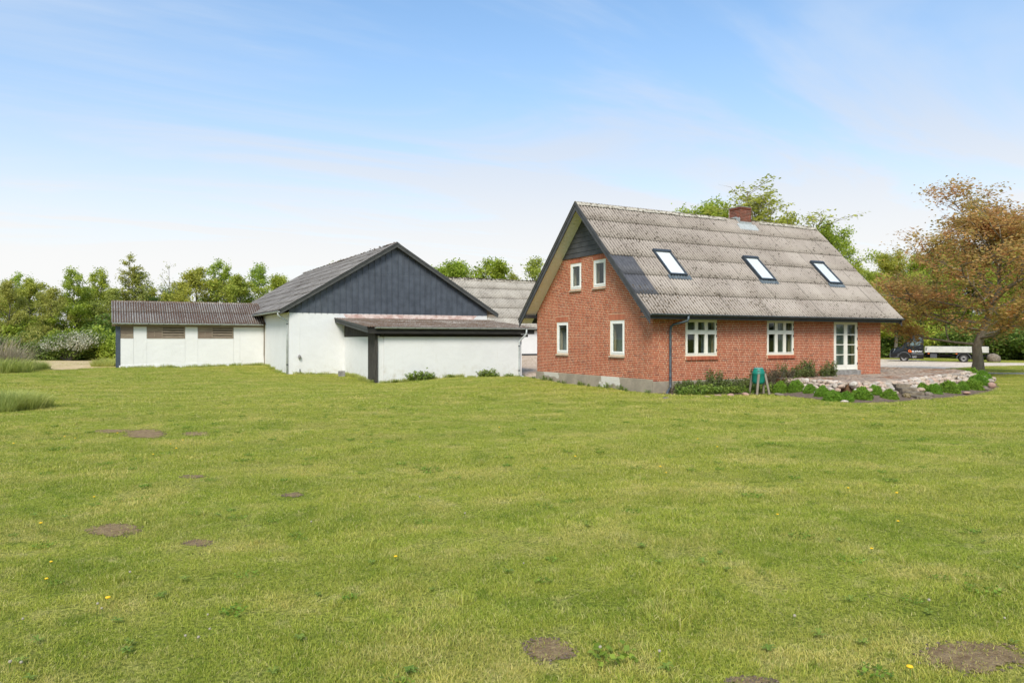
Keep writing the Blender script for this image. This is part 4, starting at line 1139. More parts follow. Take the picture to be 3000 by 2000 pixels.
# ================================================================== low shed on the left
SX0, SX1, SY0 = 0.60, 9.06, 50.06
shed = thing('low_shed', (SX0, SY0, 0.27), 'long low white shed with slatted wooden vents and mossy roof', 'shed')
b = MB()
b.box((SX0 + 0.15, SY0 + 0.03, 0.4), (SX1, SY0 + 0.25, 2.02)); b.box((SX0 + 0.02, SY0 + 0.25, -0.1), (SX0 + 0.25, SY0 + 4.6, 2.8))
b.box((SX0 + 0.25, SY0 + 4.4, -0.1), (SX1, SY0 + 4.6, 2.8))
b.build('wall', M['white_shed'], shed)
box_obj('dark_lining', (SX0 + 0.3, SY0 + 0.6, 0.3), (SX1, SY0 + 0.62, 2.8), M['dark'], shed)
MB().prism([(SX0 + 0.1, SY0 - 0.06, -0.1), (SX1, SY0 - 0.03, -0.1), (SX1, SY0 - 0.03, 0.52), (SX0 + 2.4, SY0 - 0.035, 0.48), (SX0 + 0.1, SY0 - 0.06, 0.42)], (0, 0.12, 0)).build('plinth', M['white'], shed)
seams = [0.77, 1.47, 2.19, 4.33, 5.06, 7.18, 7.57, 9.06]
for i, (a, c) in enumerate(zip(seams[:-1], seams[1:])):
    zt = 2.03 if i in (0, 2, 4) else 2.76
    box_obj('wall_panel', (a + 0.003, SY0 - (0.012 if i % 2 else 0.02), 0.42 if i < 6 else 0.30), (c - 0.003, SY0 + 0.03, zt), M['white_shed'], shed, bevel=0.004)
# wooden vents
def vent(x0, x1, xm):
    f = MB(); zb, zt = 2.03, 2.76
    for a, c, d, e in ((x0, x1, zb, zb + 0.05), (x0, x1, zt - 0.06, zt), (x0, x0 + 0.05, zb + 0.05, zt - 0.06), (x1 - 0.06, x1, zb + 0.05, zt - 0.06), (xm - 0.03, xm + 0.03, zb + 0.05, zt - 0.06)):
        f.box((a, SY0 - 0.035, d), (c, SY0 + 0.04, e))
    v = f.build('vent', M['old_wood'], shed)
    box_obj('vent_board', (x0 + 0.052, SY0 - 0.01, zb + 0.055), (xm - 0.032, SY0 + 0.01, zb + 0.44), M['brown_board'], v)
    box_obj('vent_board', (x0 + 0.052, SY0 - 0.022, zb + 0.45), (xm - 0.032, SY0 + 0.01, zt - 0.065), M['old_wood'], v)
    box_obj('batten', ((x0 + xm) / 2 - 0.02, SY0 - 0.03, zb + 0.08), ((x0 + xm) / 2 + 0.02, SY0 - 0.0102, zb + 0.42), M['old_wood'], v)
    for k in range(4):
        z0 = zb + 0.06 + k * 0.155
        m = MB(); m.prism([(xm + 0.032, SY0 - 0.02, z0), (xm + 0.032, SY0 - 0.012, z0 + 0.105), (xm + 0.032, SY0 + 0.012, z0 + 0.105), (xm + 0.032, SY0 + 0.004, z0)], (x1 - xm - 0.094, 0, 0)); m.build('slat', M['old_wood'], v)
vent(2.20, 4.32, 3.04); vent(5.07, 7.17, 5.90)
for z0, z1, c in ((2.04, 2.18, 'old_wood'), (2.19, 2.33, 'old_wood'), (2.34, 2.76, 'brown_board')):
    box_obj('wall_board', (0.78, SY0 - 0.015, z0), (1.46, SY0 + 0.02, z1), M[c], shed)
box_obj('corner_flashing', (SX0 - 0.08, SY0 - 0.045, 0.25), (0.765, SY0 + 0.06, 2.80), M['slate_grey'], shed)
box_obj('eave_beam', (SX0 + 0.02, SY0 - 0.10, 2.762), (SX1 - 0.02, SY0 + 0.10, 2.875), M['old_wood'], shed)
SVY, SEZ, SRY, SRZ = SY0 - 0.36, 2.96, SY0 + 2.1, 4.36
r = MB()
r.prism([(SX0 - 0.25, SVY + 0.03, SEZ - 0.04), (SX0 - 0.25, SRY, SRZ - 0.05), (SX0 - 0.25, 2 * SRY - SVY, SEZ - 0.04), (SX0 - 0.25, 2 * SRY - SVY, SEZ - 0.12), (SX0 - 0.25, SRY, SRZ - 0.14), (SX0 - 0.25, SVY + 0.03, SEZ - 0.12)], (SX1 - SX0 + 0.22, 0, 0))
sroof = r.build('roof', M['old_wood'], shed)
sl = math.hypot(SRY - SVY, SRZ - SEZ); upS = Vector((0, SRY - SVY, SRZ - SEZ)).normalized()
NCS = 9; SXL = 0.30; SWS = (SX1 - 0.02 - SXL) / NCS
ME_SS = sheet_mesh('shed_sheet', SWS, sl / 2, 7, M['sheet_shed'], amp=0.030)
lay_sheets(sroof, lambda r_, c_: ME_SS, (SXL, SVY, SEZ), (1, 0, 0), upS, NCS, 2, SWS, sl / 2, random.Random(7), jz=0.01)
k = 0
while k < NCS:
    m = MB(); a, c = SXL + k * SWS, SXL + (k + 1) * SWS; l = rr_.uniform(-0.01, 0.012)
    m.add([(a, SRY - 0.16, SRZ - 0.07 + l), (c, SRY - 0.16, SRZ - 0.07 + l), (c, SRY, SRZ + 0.055 + l), (a, SRY, SRZ + 0.055 + l), (a, SRY + 0.16, SRZ - 0.07 + l), (c, SRY + 0.16, SRZ - 0.07 + l)], [(0, 1, 2, 3), (3, 2, 5, 4)])
    m.build('ridge_cap', M['sheet_moss'], sroof); k += 1
def sh_moss(r):
    u = r.random(); x_ = r.uniform(SXL, SX1 - 0.05); xv = SXL + (round((x_ - SXL) / (SWS / 7) - 0.75) + 0.75) * SWS / 7
    y_ = SVY + u * (SRY - SVY)
    return (xv + r.gauss(0, 0.012), y_, SEZ + u * (SRZ - SEZ) - 0.012), (0, -upS.z, upS.y)
mm = moss_lumps(1300, sh_moss, 0.035, 17).build('roof_moss', simple('red_moss', (0.070, 0.034, 0.020), (0.12, 0.062, 0.038), 9, 0.95, 60, 0.6), sroof); mm['kind'] = 'stuff'
gutter(shed, SXL + 0.05, SX1 - 0.12, SVY - 0.03, SEZ - 0.02, 0.06, M['zinc'], brackets=0.82)

# ================================================================== far barn across the yard
FY, FX0, FX1, FB = 54.0, 24.0, 46.0, 0.62
far = thing('far_barn', (30.0, FY, FB), 'far white farm building with pale corrugated roof across the gravel yard', 'barn')
b = MB(); b.box((FX0, FY, FB + 0.12), (FX1, FY + 0.3, 3.0)); b.box((FX0, FY + 7.3, FB), (FX1, FY + 7.6, 3.0)); b.build('wall', M['white'], far)
box_obj('plinth', (FX0 - 0.01, FY - 0.02, FB - 0.3), (FX1 + 0.01, FY + 0.2, FB + 0.14), M['black_wood'], far)
FEZ, FRZ, FEY, FRY = 2.92, 7.22, FY - 0.32, FY + 3.8
r = MB(); r.prism([(FX0, FEY + 0.03, FEZ - 0.05), (FX0, FRY, FRZ - 0.05), (FX0, 2 * FRY - FEY, FEZ - 0.05), (FX0, 2 * FRY - FEY, FEZ - 0.15), (FX0, FRY, FRZ - 0.2), (FX0, FEY + 0.03, FEZ - 0.15)], (FX1 - FX0, 0, 0))
froof = r.build('roof', M['black_wood'], far)
fl_ = math.hypot(FRY - FEY, FRZ - FEZ); upF = Vector((0, FRY - FEY, FRZ - FEZ)).normalized()
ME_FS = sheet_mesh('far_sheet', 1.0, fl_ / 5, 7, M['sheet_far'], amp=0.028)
lay_sheets(froof, lambda r_, c_: ME_FS, (FX0, FEY, FEZ), (1, 0, 0), upF, 22, 5, 1.0, fl_ / 5, random.Random(12), jz=0.015)
for k in range(22):
    m = MB(); a, c = FX0 + k, FX0 + k + 1.0; l = rr_.uniform(-0.01, 0.03)
    m.add([(a, FRY - 0.22, FRZ - 0.17 + l), (c, FRY - 0.22, FRZ - 0.17 + l), (c, FRY, FRZ + 0.07 + l), (a, FRY, FRZ + 0.07 + l), (a, FRY + 0.22, FRZ - 0.17 + l), (c, FRY + 0.22, FRZ - 0.17 + l)], [(0, 1, 2, 3), (3, 2, 5, 4)])
    m.build('ridge_cap', M['ridge'], froof)
def fr_moss(r): return (r.uniform(FX0, FX1), FRY - 0.1 + r.gauss(0, 0.08), FRZ + 0.04), (0, 0, 1)
mm = moss_lumps(500, fr_moss, 0.07, 19).build('ridge_moss', M['moss'], froof); mm['kind'] = 'stuff'
gutter(far, FX0, FX1, FEY - 0.05, FEZ - 0.03, 0.07, M['zinc'], brackets=0)
box_obj('fascia', (FX0, FEY + 0.05, 2.70), (FX1, FEY + 0.08, 2.84), M['black_wood'], far)
# ================================================================== trees and plants
L = {}
L['spring'] = mat_leaf('leaf_spring_green', (0.36, 0.42, 0.055), (0.50, 0.52, 0.085), (0.56, 0.54, 0.13), 0.5, 0.8)
L['fresh'] = mat_leaf('leaf_fresh_green', (0.29, 0.40, 0.045), (0.44, 0.52, 0.06), (0.54, 0.56, 0.11), 0.5, 0.8)
L['olive'] = mat_leaf('leaf_olive', (0.36, 0.41, 0.085), (0.47, 0.49, 0.105), (0.52, 0.49, 0.15), 0.5, 0.8)
L['dark'] = mat_leaf('leaf_dark_green', (0.11, 0.19, 0.035), (0.19, 0.275, 0.05), (0.26, 0.33, 0.07), 0.4, 0.9)
L['copper'] = mat_leaf('leaf_copper', (0.60, 0.265, 0.125), (0.46, 0.42, 0.10), (0.64, 0.41, 0.16), 0.55, 1.1)
L['blossom'] = mat_leaf('leaf_blossom', (0.60, 0.57, 0.44), (0.42, 0.42, 0.28), (0.70, 0.67, 0.55), 0.3, 1.6)
L['box'] = mat_leaf('leaf_mound_shrub', (0.105, 0.225, 0.022), (0.17, 0.31, 0.028), (0.27, 0.42, 0.045), 0.4, 3.0)
L['bed'] = mat_leaf('leaf_bed_plant', (0.085, 0.14, 0.035), (0.15, 0.20, 0.05), (0.24, 0.25, 0.08), 0.35, 3.0)
L['bed_brown'] = mat_leaf('leaf_dry_plant', (0.152, 0.109, 0.065), (0.217, 0.181, 0.102), (0.131, 0.145, 0.058), 0.3, 3.0)
L['weed'] = mat_leaf('leaf_weed', (0.14, 0.235, 0.03), (0.20, 0.28, 0.04), (0.25, 0.31, 0.06), 0.35, 2.0)
L['tall_grass'] = mat_leaf('tall_grass_leaf', (0.34, 0.42, 0.07), (0.46, 0.50, 0.11), (0.58, 0.56, 0.24), 0.5, 1.5)
L['reed'] = mat_leaf('dry_reed', (0.42, 0.35, 0.23), (0.30, 0.24, 0.15), (0.50, 0.43, 0.31), 0.3, 1.5)

def leaf_arrays(centers, size, rng, upbias=0.55, aspect=0.62, var=0.35):
    """diamond leaves folded on the midrib: 4 verts, 2 triangles as one quad each"""
    n = len(centers)
    nrm = rng.normal(0, 1, (n, 3)); nrm[:, 2] = np.abs(nrm[:, 2]) + upbias; nrm /= np.linalg.norm(nrm, axis=1)[:, None]
    t = rng.normal(0, 1, (n, 3)); t -= nrm * (t * nrm).sum(1)[:, None]; t /= np.linalg.norm(t, axis=1)[:, None]
    b = np.cross(nrm, t)
    s = size * (1 + rng.uniform(-var, var, n))[:, None]
    v = np.empty((n, 4, 3))
    v[:, 0] = centers - t * s * 0.5
    v[:, 1] = centers + b * s * 0.5 * aspect + nrm * s * 0.10
    v[:, 2] = centers + t * s * 0.5
    v[:, 3] = centers - b * s * 0.5 * aspect + nrm * s * 0.10
    return v.reshape(-1, 3), np.arange(n * 4).reshape(n, 4)

def branch_path(p, d, length, rnd, segs=4, wob=0.18, lift=0.15):
    pts = [Vector(p)]; d = Vector(d).normalized()
    for k in range(segs):
        d = (d + Vector((rnd.gauss(0, wob), rnd.gauss(0, wob), rnd.gauss(lift / segs, wob * 0.6)))).normalized()
        pts.append(pts[-1] + d * (length / segs))
    return pts
def make_tree(seed, h, r0, fork, spread, n1=12, n2=6, n3=4, nleaf=12000, lsize=0.16, lspread=0.30, prof='round', lean=(0, 0), mat='spring', bark='bark', upright=0.0, leaf_lo=0.25, fan=1.0):
    """returns (wood mesh, leaf mesh), trunk foot at the origin"""
    rnd = random.Random(seed); rng = np.random.default_rng(seed)
    m = MB()
    tp = [Vector((0, 0, -0.3))]; nseg = 9; x = y = 0.0
    for k in range(1, nseg + 1):
        f = k / nseg
        x += lean[0] * h / nseg + rnd.gauss(0, 0.012) * h * (0.4 + f); y += lean[1] * h / nseg + rnd.gauss(0, 0.012) * h * (0.4 + f)
        tp.append(Vector((x, y, h * 0.93 * f)))
    rs_ = [r0 * 1.35] + [r0 * max(0.06, (1 - 0.92 * (k / nseg) ** 0.85)) for k in range(1, nseg + 1)]
    m.tube(tp, rs_, 8)
    def trunk_at(z):
        for a, b_ in zip(tp[:-1], tp[1:]):
            if a.z <= z <= b_.z: return a.lerp(b_, (z - a.z) / (b_.z - a.z))
        return tp[-1].copy()
    tips = []
    def env(f):
        if prof == 'round': return math.sqrt(max(0.05, 1 - ((f - 0.42) / 0.62) ** 2))
        if prof == 'cone': return 0.25 + 0.85 * (1 - f)
        if prof == 'vase': return 0.45 + 0.65 * math.sin(f * math.pi * 0.62)
        return 0.9
    az = rnd.uniform(0, 6.28)
    for i in range(n1):
        f = (i + rnd.uniform(0.1, 0.9)) / n1
        z = h * (fork + (0.92 - fork) * f)
        az += 2.4 + rnd.uniform(-0.5, 0.5)
        el = rad(12 + 58 * f ** 1.2 + rnd.uniform(-10, 12)) + upright
        ln = spread * env(f) * rnd.uniform(0.75, 1.12)
        d = Vector((math.cos(az) * math.cos(el), math.sin(az) * math.cos(el), math.sin(el)))
        pa = branch_path(trunk_at(z), d, ln, rnd, 5, 0.16, 0.35)
        rb_ = max(0.025, r0 * 0.42 * (1 - 0.6 * f))
        m.tube(pa, [rb_ * (1 - 0.8 * k / 5) for k in range(6)], 5, cap=False)
        for j in range(n2):
            t = 0.25 + 0.75 * (j + rnd.random()) / n2
            q = min(int(t * 5), 4); p = pa[q].lerp(pa[q + 1], t * 5 - q)
            dd = (pa[q + 1] - pa[q]).normalized()
            sd = Vector((rnd.gauss(0, 1), rnd.gauss(0, 1), rnd.gauss(0.25, 0.6))).normalized()
            d2 = (dd * 0.7 + sd * fan).normalized()
            l2 = ln * rnd.uniform(0.28, 0.5) * (1.15 - 0.4 * t)
            pb = branch_path(p, d2, l2, rnd, 3, 0.2, 0.2)
            m.tube(pb, [rb_ * 0.42, rb_ * 0.3, rb_ * 0.2, rb_ * 0.1], 3, cap=False)
            for k in range(n3):
                t3 = 0.3 + 0.7 * (k + rnd.random()) / n3
                q3 = min(int(t3 * 3), 2); p3 = pb[q3].lerp(pb[q3 + 1], t3 * 3 - q3)
                d3 = (d2 * 0.6 + Vector((rnd.gauss(0, 1), rnd.gauss(0, 1), rnd.gauss(0.3, 0.7))).normalized()).normalized()
                l3 = l2 * rnd.uniform(0.3, 0.6)
                pc = branch_path(p3, d3, l3, rnd, 2, 0.2, 0.15)
                m.tube(pc, [rb_ * 0.16, rb_ * 0.11, rb_ * 0.05], 3, cap=False)
                tips.append([tuple(v) for v in pc])
    T = np.array(tips)                        # (n,3,3)
    # uneven foliage: some sprays carry far more leaves than others
    wgt = rng.gamma(1.6, 1.0, len(T)); wgt /= wgt.sum()
    pick = rng.choice(len(T), nleaf, p=wgt)
    tt = rng.uniform(leaf_lo, 1.08, nleaf) * 2
    q = np.clip(tt.astype(int), 0, 1); fr = (tt - q)[:, None]
    c = T[pick, q] * (1 - fr) + T[pick, q + 1] * fr + rng.normal(0, lspread, (nleaf, 3)) * np.array([1, 1, 0.75])
    lv, lq = leaf_arrays(c, lsize, rng)
    wood = bpy.data.meshes.new('wood'); wood.from_pydata([tuple(v) for v in m.v], [], m.f); wood.materials.append(M[bark])
    wood.polygons.foreach_set('use_smooth', [True] * len(wood.polygons)); wood.update()
    leaf = np_mesh('leaves', lv, lq, L[mat])
    return wood, leaf
def place_tree(name, meshes, loc, rz, sc, label, group=None, cat='tree', sz=None):
    o = thing(name, loc, label, cat, group, rz)
    o.scale = (sc, sc, sz or sc)
    link('trunk', meshes[0], o); link('crown', meshes[1], o)
    return o
def gpos(px, depth, dz=0.0):
    x, y = at_d(px, depth)
    return (x, y, hz1(x, y) + dz)

TR = {}
TR['a'] = make_tree(11, 7.0, 0.16, 0.16, 2.7, 13, 6, 4, 11000, 0.17, 0.20, 'round', mat='spring')
TR['b'] = make_tree(12, 7.0, 0.15, 0.12, 2.5, 13, 6, 4, 11000, 0.17, 0.18, 'vase', mat='fresh', upright=0.1)
TR['c'] = make_tree(13, 7.0, 0.14, 0.14, 2.6, 13, 6, 4, 9000, 0.16, 0.22, 'round', mat='olive')
TR['d'] = make_tree(14, 7.0, 0.15, 0.10, 2.8, 14, 6, 4, 16000, 0.17, 0.26, 'round', mat='dark')
TR['e'] = make_tree(15, 9.0, 0.12, 0.30, 1.6, 10, 5, 3, 2400, 0.16, 0.13, 'vase', mat='olive', upright=0.35)
# --- hedgerow of trees behind the track and the low shed: (px, depth, height, kind)
HEDGE = [(-60, 66, 7.6, 'a', 'tall yellow-green tree above the dry reed by the dirt track'), (25, 63, 7.0, 'c', 'olive-green tree standing behind the dry reed clumps'), (88, 67, 7.4, 'a', 'yellow-green tree between the reed and the flowering hawthorn'), (150, 64, 6.4, 'c', 'olive-green thin tree just beside the flowering hawthorn'), (218, 65, 7.0, 'b', 'bright green tree straight behind the flowering hawthorn'), (285, 68, 7.2, 'b', 'bright green tree between the hawthorn and the shed corner'),
         (335, 66, 6.8, 'c', 'olive-green tree behind the slate-grey shed corner'), (398, 69, 8.6, 'c', 'tallest olive-green tree behind the low shed roof'), (455, 72, 6.4, 'd', 'dark evergreen tree under the almost bare tree behind the shed'), (515, 74, 6.8, 'd', 'dark evergreen tree in the gap behind the middle of the shed'), (572, 71, 8.9, 'a', 'broad yellow-green tree behind the middle of the shed roof'), (640, 73, 8.3, 'b', 'bright green tree behind the shed roof next to the broad one'), (705, 72, 8.6, 'a', 'yellow-green tree behind the shed near the barn'), (752, 74, 8.0, 'b', 'bright green tree where the shed roof meets the barn roof'), (-140, 62, 7.4, 'b', 'bright green tree at the far end of the hedge'),
         (60, 70, 6.6, 'b', 'bright green tree filling the hedge behind the reed'), (122, 71, 6.6, 'a', 'yellow-green tree in the second row behind the hawthorn'), (250, 72, 7.0, 'a', 'yellow-green tree in the second row near the shed'), (185, 72, 6.6, 'c', 'olive-green tree in the second row of the hedge'), (310, 73, 7.2, 'a', 'yellow-green tree filling the hedge at the shed corner'), (440, 75, 7.4, 'a', 'yellow-green tree low behind the tall olive one'), (530, 77, 7.6, 'c', 'olive-green tree between the evergreens and the broad tree'), (675, 77, 8.2, 'a', 'yellow-green tree low between two taller ones behind the shed'), (20, 72, 6.8, 'a', 'yellow-green tree in the second row behind the reed')]
rt = random.Random(21)
for k, (px, dp, ht, kd, lab) in enumerate(HEDGE):
    place_tree('hedge_tree', TR[kd], gpos(px, dp), rt.uniform(0, 6.28), ht * 0.86 / 7.0, lab, 'trees in the hedgerow behind the shed', sz=ht * 0.86 / 7.0 * rt.uniform(0.95, 1.05))
place_tree('thin_tree', TR['e'], gpos(358, 68), 1.0, 1.0, 'tall thin sparse sapling standing above the other hedge trees', cat='tree')
place_tree('bare_tree', make_tree(71, 7.6, 0.09, 0.25, 1.5, 9, 5, 3, 420, 0.13, 0.10, 'vase', mat='olive', upright=0.35), gpos(487, 71), 0.5, 1.05, 'almost bare thin tree with few leaves behind the low shed', cat='tree')
# --- low shrubs at the hedge foot
def make_shrub(seed, rx, ry, rz_, n, ls, mat, lumps=9, mat2=None):
    rng = np.random.default_rng(seed); rnd = random.Random(seed)
    c = []
    per = n // lumps
    m = MB()
    for k in range(lumps):
        cx, cy, cz = rnd.uniform(-0.7, 0.7) * rx, rnd.uniform(-0.7, 0.7) * ry, rnd.uniform(0.25, 0.75) * rz_
        rr = rnd.uniform(0.35, 0.6)
        d = rng.normal(0, 1, (per, 3)); d /= np.linalg.norm(d, axis=1)[:, None]
        rad_ = rr * rng.uniform(0.55, 1.08, per)[:, None]
        c.append(np.array([cx, cy, cz]) + d * rad_ * np.array([rx, ry, rz_ * 0.8]))
        m.tube([(0, 0, -0.1), (cx * 0.5, cy * 0.5, cz * 0.5), (cx, cy, cz)], [0.04, 0.03, 0.012], 4, cap=False)
    c = np.concatenate(c); c[:, 2] = np.abs(c[:, 2])
    lv, lq = leaf_arrays(c, ls, rng)
    wood = bpy.data.meshes.new('stems'); wood.from_pydata([tuple(v) for v in m.v], [], m.f); wood.materials.append(M['bark']); wood.update()
    return wood, np_mesh('leaves', lv, lq, L[mat])
def place_shrub(name, meshes, loc, rz, sc, label, group=None, cat='shrub', parts=('stem', 'foliage')):
    o = thing(name, loc, label, cat, group, rz)
    o.scale = sc if isinstance(sc, tuple) else (sc, sc, sc)
    link(parts[0], meshes[0], o); link(parts[1], meshes[1], o)
    return o
SH = {'dark': make_shrub(31, 1.7, 1.3, 1.9, 5200, 0.15, 'dark'), 'green': make_shrub(32, 1.6, 1.2, 1.9, 5200, 0.15, 'fresh'), 'olive': make_shrub(33, 1.6, 1.2, 2.0, 4600, 0.15, 'olive')}
for px, dp, kd, s in [(-80, 58, 'dark', 1.3), (-20, 60, 'olive', 1.2), (40, 59, 'dark', 1.1), (92, 60, 'olive', 1.15), (140, 61, 'dark', 1.15), (190, 62, 'green', 1.2), (238, 62, 'dark', 1.2), (285, 61, 'dark', 1.25), (325, 60, 'green', 1.3), (368, 62, 'dark', 1.3), (60, 64, 'green', 1.7), (170, 66, 'dark', 1.8), (290, 66, 'olive', 1.7), (340, 66, 'dark', 1.9), (115, 66, 'dark', 1.7), (225, 67, 'dark', 1.7), (10, 66, 'dark', 1.7)]:
    lab = {'dark': 'dense dark green shrub', 'green': 'bright green bushy shrub', 'olive': 'olive tinted bushy shrub'}[kd] + ' at the hedge foot beside the dirt track'
    place_shrub('hedge_shrub', SH[kd], gpos(px, dp), rt.uniform(0, 6.28), s, lab, 'shrubs at the foot of the hedge')
# flowering hawthorn
hw, hl = make_shrub(34, 2.9, 1.0, 2.3, 5200, 0.16, 'dark', 14)
_, hb = make_shrub(35, 2.7, 0.9, 1.5, 2800, 0.12, 'blossom', 9)
haw = place_shrub('flowering_hawthorn', (hw, hl), gpos(203, 59.0), TH - math.pi / 2 + 0.0, 1.0, 'white flowering hawthorn bush in the hedge beside the dirt track')
bo = link('blossom', hb, haw); bo.location = (0, -0.55, 0.75)
# --- trees behind the barn and far barn
TR['f'] = make_tree(41, 8.0, 0.17, 0.20, 3.0, 13, 6, 4, 12000, 0.20, 0.26, 'round', mat='fresh')
TR['g'] = make_tree(42, 8.0, 0.15, 0.25, 2.6, 12, 6, 4, 4800, 0.18, 0.20, 'round', mat='spring')
for px, dp, ht, kd, lab in [(1310, 92, 10.6, 'f', 'bright green tree top showing over the far barn roof beside the black gable'), (1350, 90, 11.0, 'f', 'bright green tree top second from the black gable over the far barn roof'), (1452, 92, 11.4, 'f', 'broad bright green tree top above the middle of the far barn roof'), (1505, 96, 10.6, 'g', 'small pale tree top between two larger ones over the far barn'), (1562, 92, 12.2, 'g', 'thin pale green tree over the far barn beside the brick house eave'),
                            (985, 96, 12.0, 'g', 'thin pale tree tip peeking over the barn ridge'), (828, 90, 9.2, 'f', 'green tree peeking over the barn roof above the low shed'), (1245, 94, 10.4, 'g', 'pale tree tip peeking past the black gable verge')]:
    place_tree('yard_tree', TR[kd], gpos(px, dp), rt.uniform(0, 6.28), ht * 0.90 / 8.0, lab, cat='tree')
# --- trees behind the brick house
TR['big'] = make_tree(51, 15.0, 0.36, 0.22, 6.2, 19, 8, 5, 8500, 0.20, 0.17, 'round', mat='spring', bark='bark_pale', upright=0.30, leaf_lo=0.5)
place_tree('tall_sparse_tree', TR['big'], gpos(2255, 66), 1.9, 1.55, 'tall thinly leaved spring tree rising behind the brick chimney', sz=0.90)
TR['h'] = make_tree(52, 11.0, 0.26, 0.2, 4.2, 15, 7, 4, 24000, 0.20, 0.32, 'round', mat='spring')
TR['i'] = make_tree(53, 11.0, 0.26, 0.2, 4.2, 15, 7, 4, 22000, 0.20, 0.30, 'round', mat='fresh')
for px, dp, ht, kd, lab in [(2305, 62, 13.4, 'h', 'dense yellow-green tree behind the brick house right of its chimney'), (2072, 70, 16.2, 'i', 'bright green round tree top just over the brick house ridge'), (2410, 62, 12.4, 'i', 'green tree behind the far verge of the brick house roof'),
                            (2475, 70, 10.2, 'i', 'fresh green tree beyond the brick house roof verge'), (2560, 72, 9.4, 'i', 'green tree low beside the brick house eave'), (2625, 74, 11.6, 'h', 'yellow-green tree between the brick house and the copper tree')]:
    place_tree('garden_tree', TR[kd], gpos(px, dp), rt.uniform(0, 6.28), ht * 0.80 / 11.0, lab, cat='tree')
# --- wood behind the truck
TR['w'] = make_tree(54, 11.0, 0.24, 0.12, 4.4, 15, 7, 4, 22000, 0.20, 0.34, 'round', mat='dark')
for px, dp, ht, kd in [(2700, 82, 13.0, 'i'), (2775, 84, 14.5, 'h'), (2850, 82, 13.5, 'i'), (2930, 84, 15.0, 'h'), (3010, 82, 14.0, 'i'), (3090, 80, 14.0, 'h'), (3170, 78, 13.5, 'i'), (2640, 86, 11.0, 'w'), (2735, 88, 12.5, 'w'), (2820, 88, 12.5, 'w'), (2905, 86, 12.0, 'w'), (2990, 86, 12.5, 'w'), (2590, 84, 9.5, 'w'), (2540, 86, 9.5, 'i'), (3080, 88, 13, 'w')]:
    lab = {'i': 'fresh green tree in the wood behind the truck', 'h': 'yellow-green tree in the wood behind the truck', 'w': 'dark green tree in the wood behind the truck'}[kd]
    place_tree('wood_tree', TR[kd], gpos(px, dp), rt.uniform(0, 6.28), ht * 0.78 / 11.0, lab, 'trees of the wood behind the drive')
for px, dp, kd, s in [(2590, 76, 'dark', 1.5), (2635, 77, 'green', 1.4), (2690, 78, 'dark', 1.5), (2740, 77, 'green', 1.5), (2790, 76, 'dark', 1.5), (2840, 74, 'green', 1.4), (2890, 72, 'dark', 1.6), (2935, 70, 'dark', 1.7), (2985, 68, 'dark', 1.7), (3040, 66, 'dark', 1.7), (2915, 75, 'green', 1.6), (2965, 73, 'green', 1.7), (3010, 74, 'dark', 2.0), (2860, 79, 'dark', 1.9), (2715, 82, 'dark', 1.9), (2770, 82, 'dark', 2.0), (2660, 82, 'dark', 1.9), (2560, 80, 'dark', 1.9)]:
    lab = ('dark green shrub' if kd == 'dark' else 'bright green shrub') + ' at the edge of the wood behind the truck'
    place_shrub('wood_shrub', SH[kd], gpos(px, dp), rt.uniform(0, 6.28), (s * 1.2, s * 1.2, s), lab, 'shrubs at the edge of the wood')
# --- copper-leaved tree by the terrace
cop = make_tree(64, 8.6, 0.225, 0.22, 5.2, 24, 8, 6, 40000, 0.13, 0.24, 'round', lean=(0.085, -0.047), mat='copper', bark='bark_pale', fan=1.1, leaf_lo=0.15)
COP = at_z(2863, 1098, 0.12)
place_tree('copper_tree', cop, (COP[0], COP[1], 0.05), 0.0, 1.38, 'broad copper-leaved tree with leaning trunk beside the stone terrace', sz=0.86)

# --- trees along the far side of the garden, behind the photographer: the panes mirror them
for k in range(11):
    x = 14 + k * 6.0 + rt.uniform(-1.5, 1.5); y = -13 - rt.uniform(0, 5)
    kd = 'iwh'[k % 3]
    place_tree('garden_edge_tree', TR[kd], (x, y, hz1(x, y)), rt.uniform(0, 6.28), 0.72, {'i': 'fresh green', 'w': 'dark green', 'h': 'yellow-green'}[kd] + ' tree on the garden edge facing the brick front', 'trees on the garden edge opposite the house')
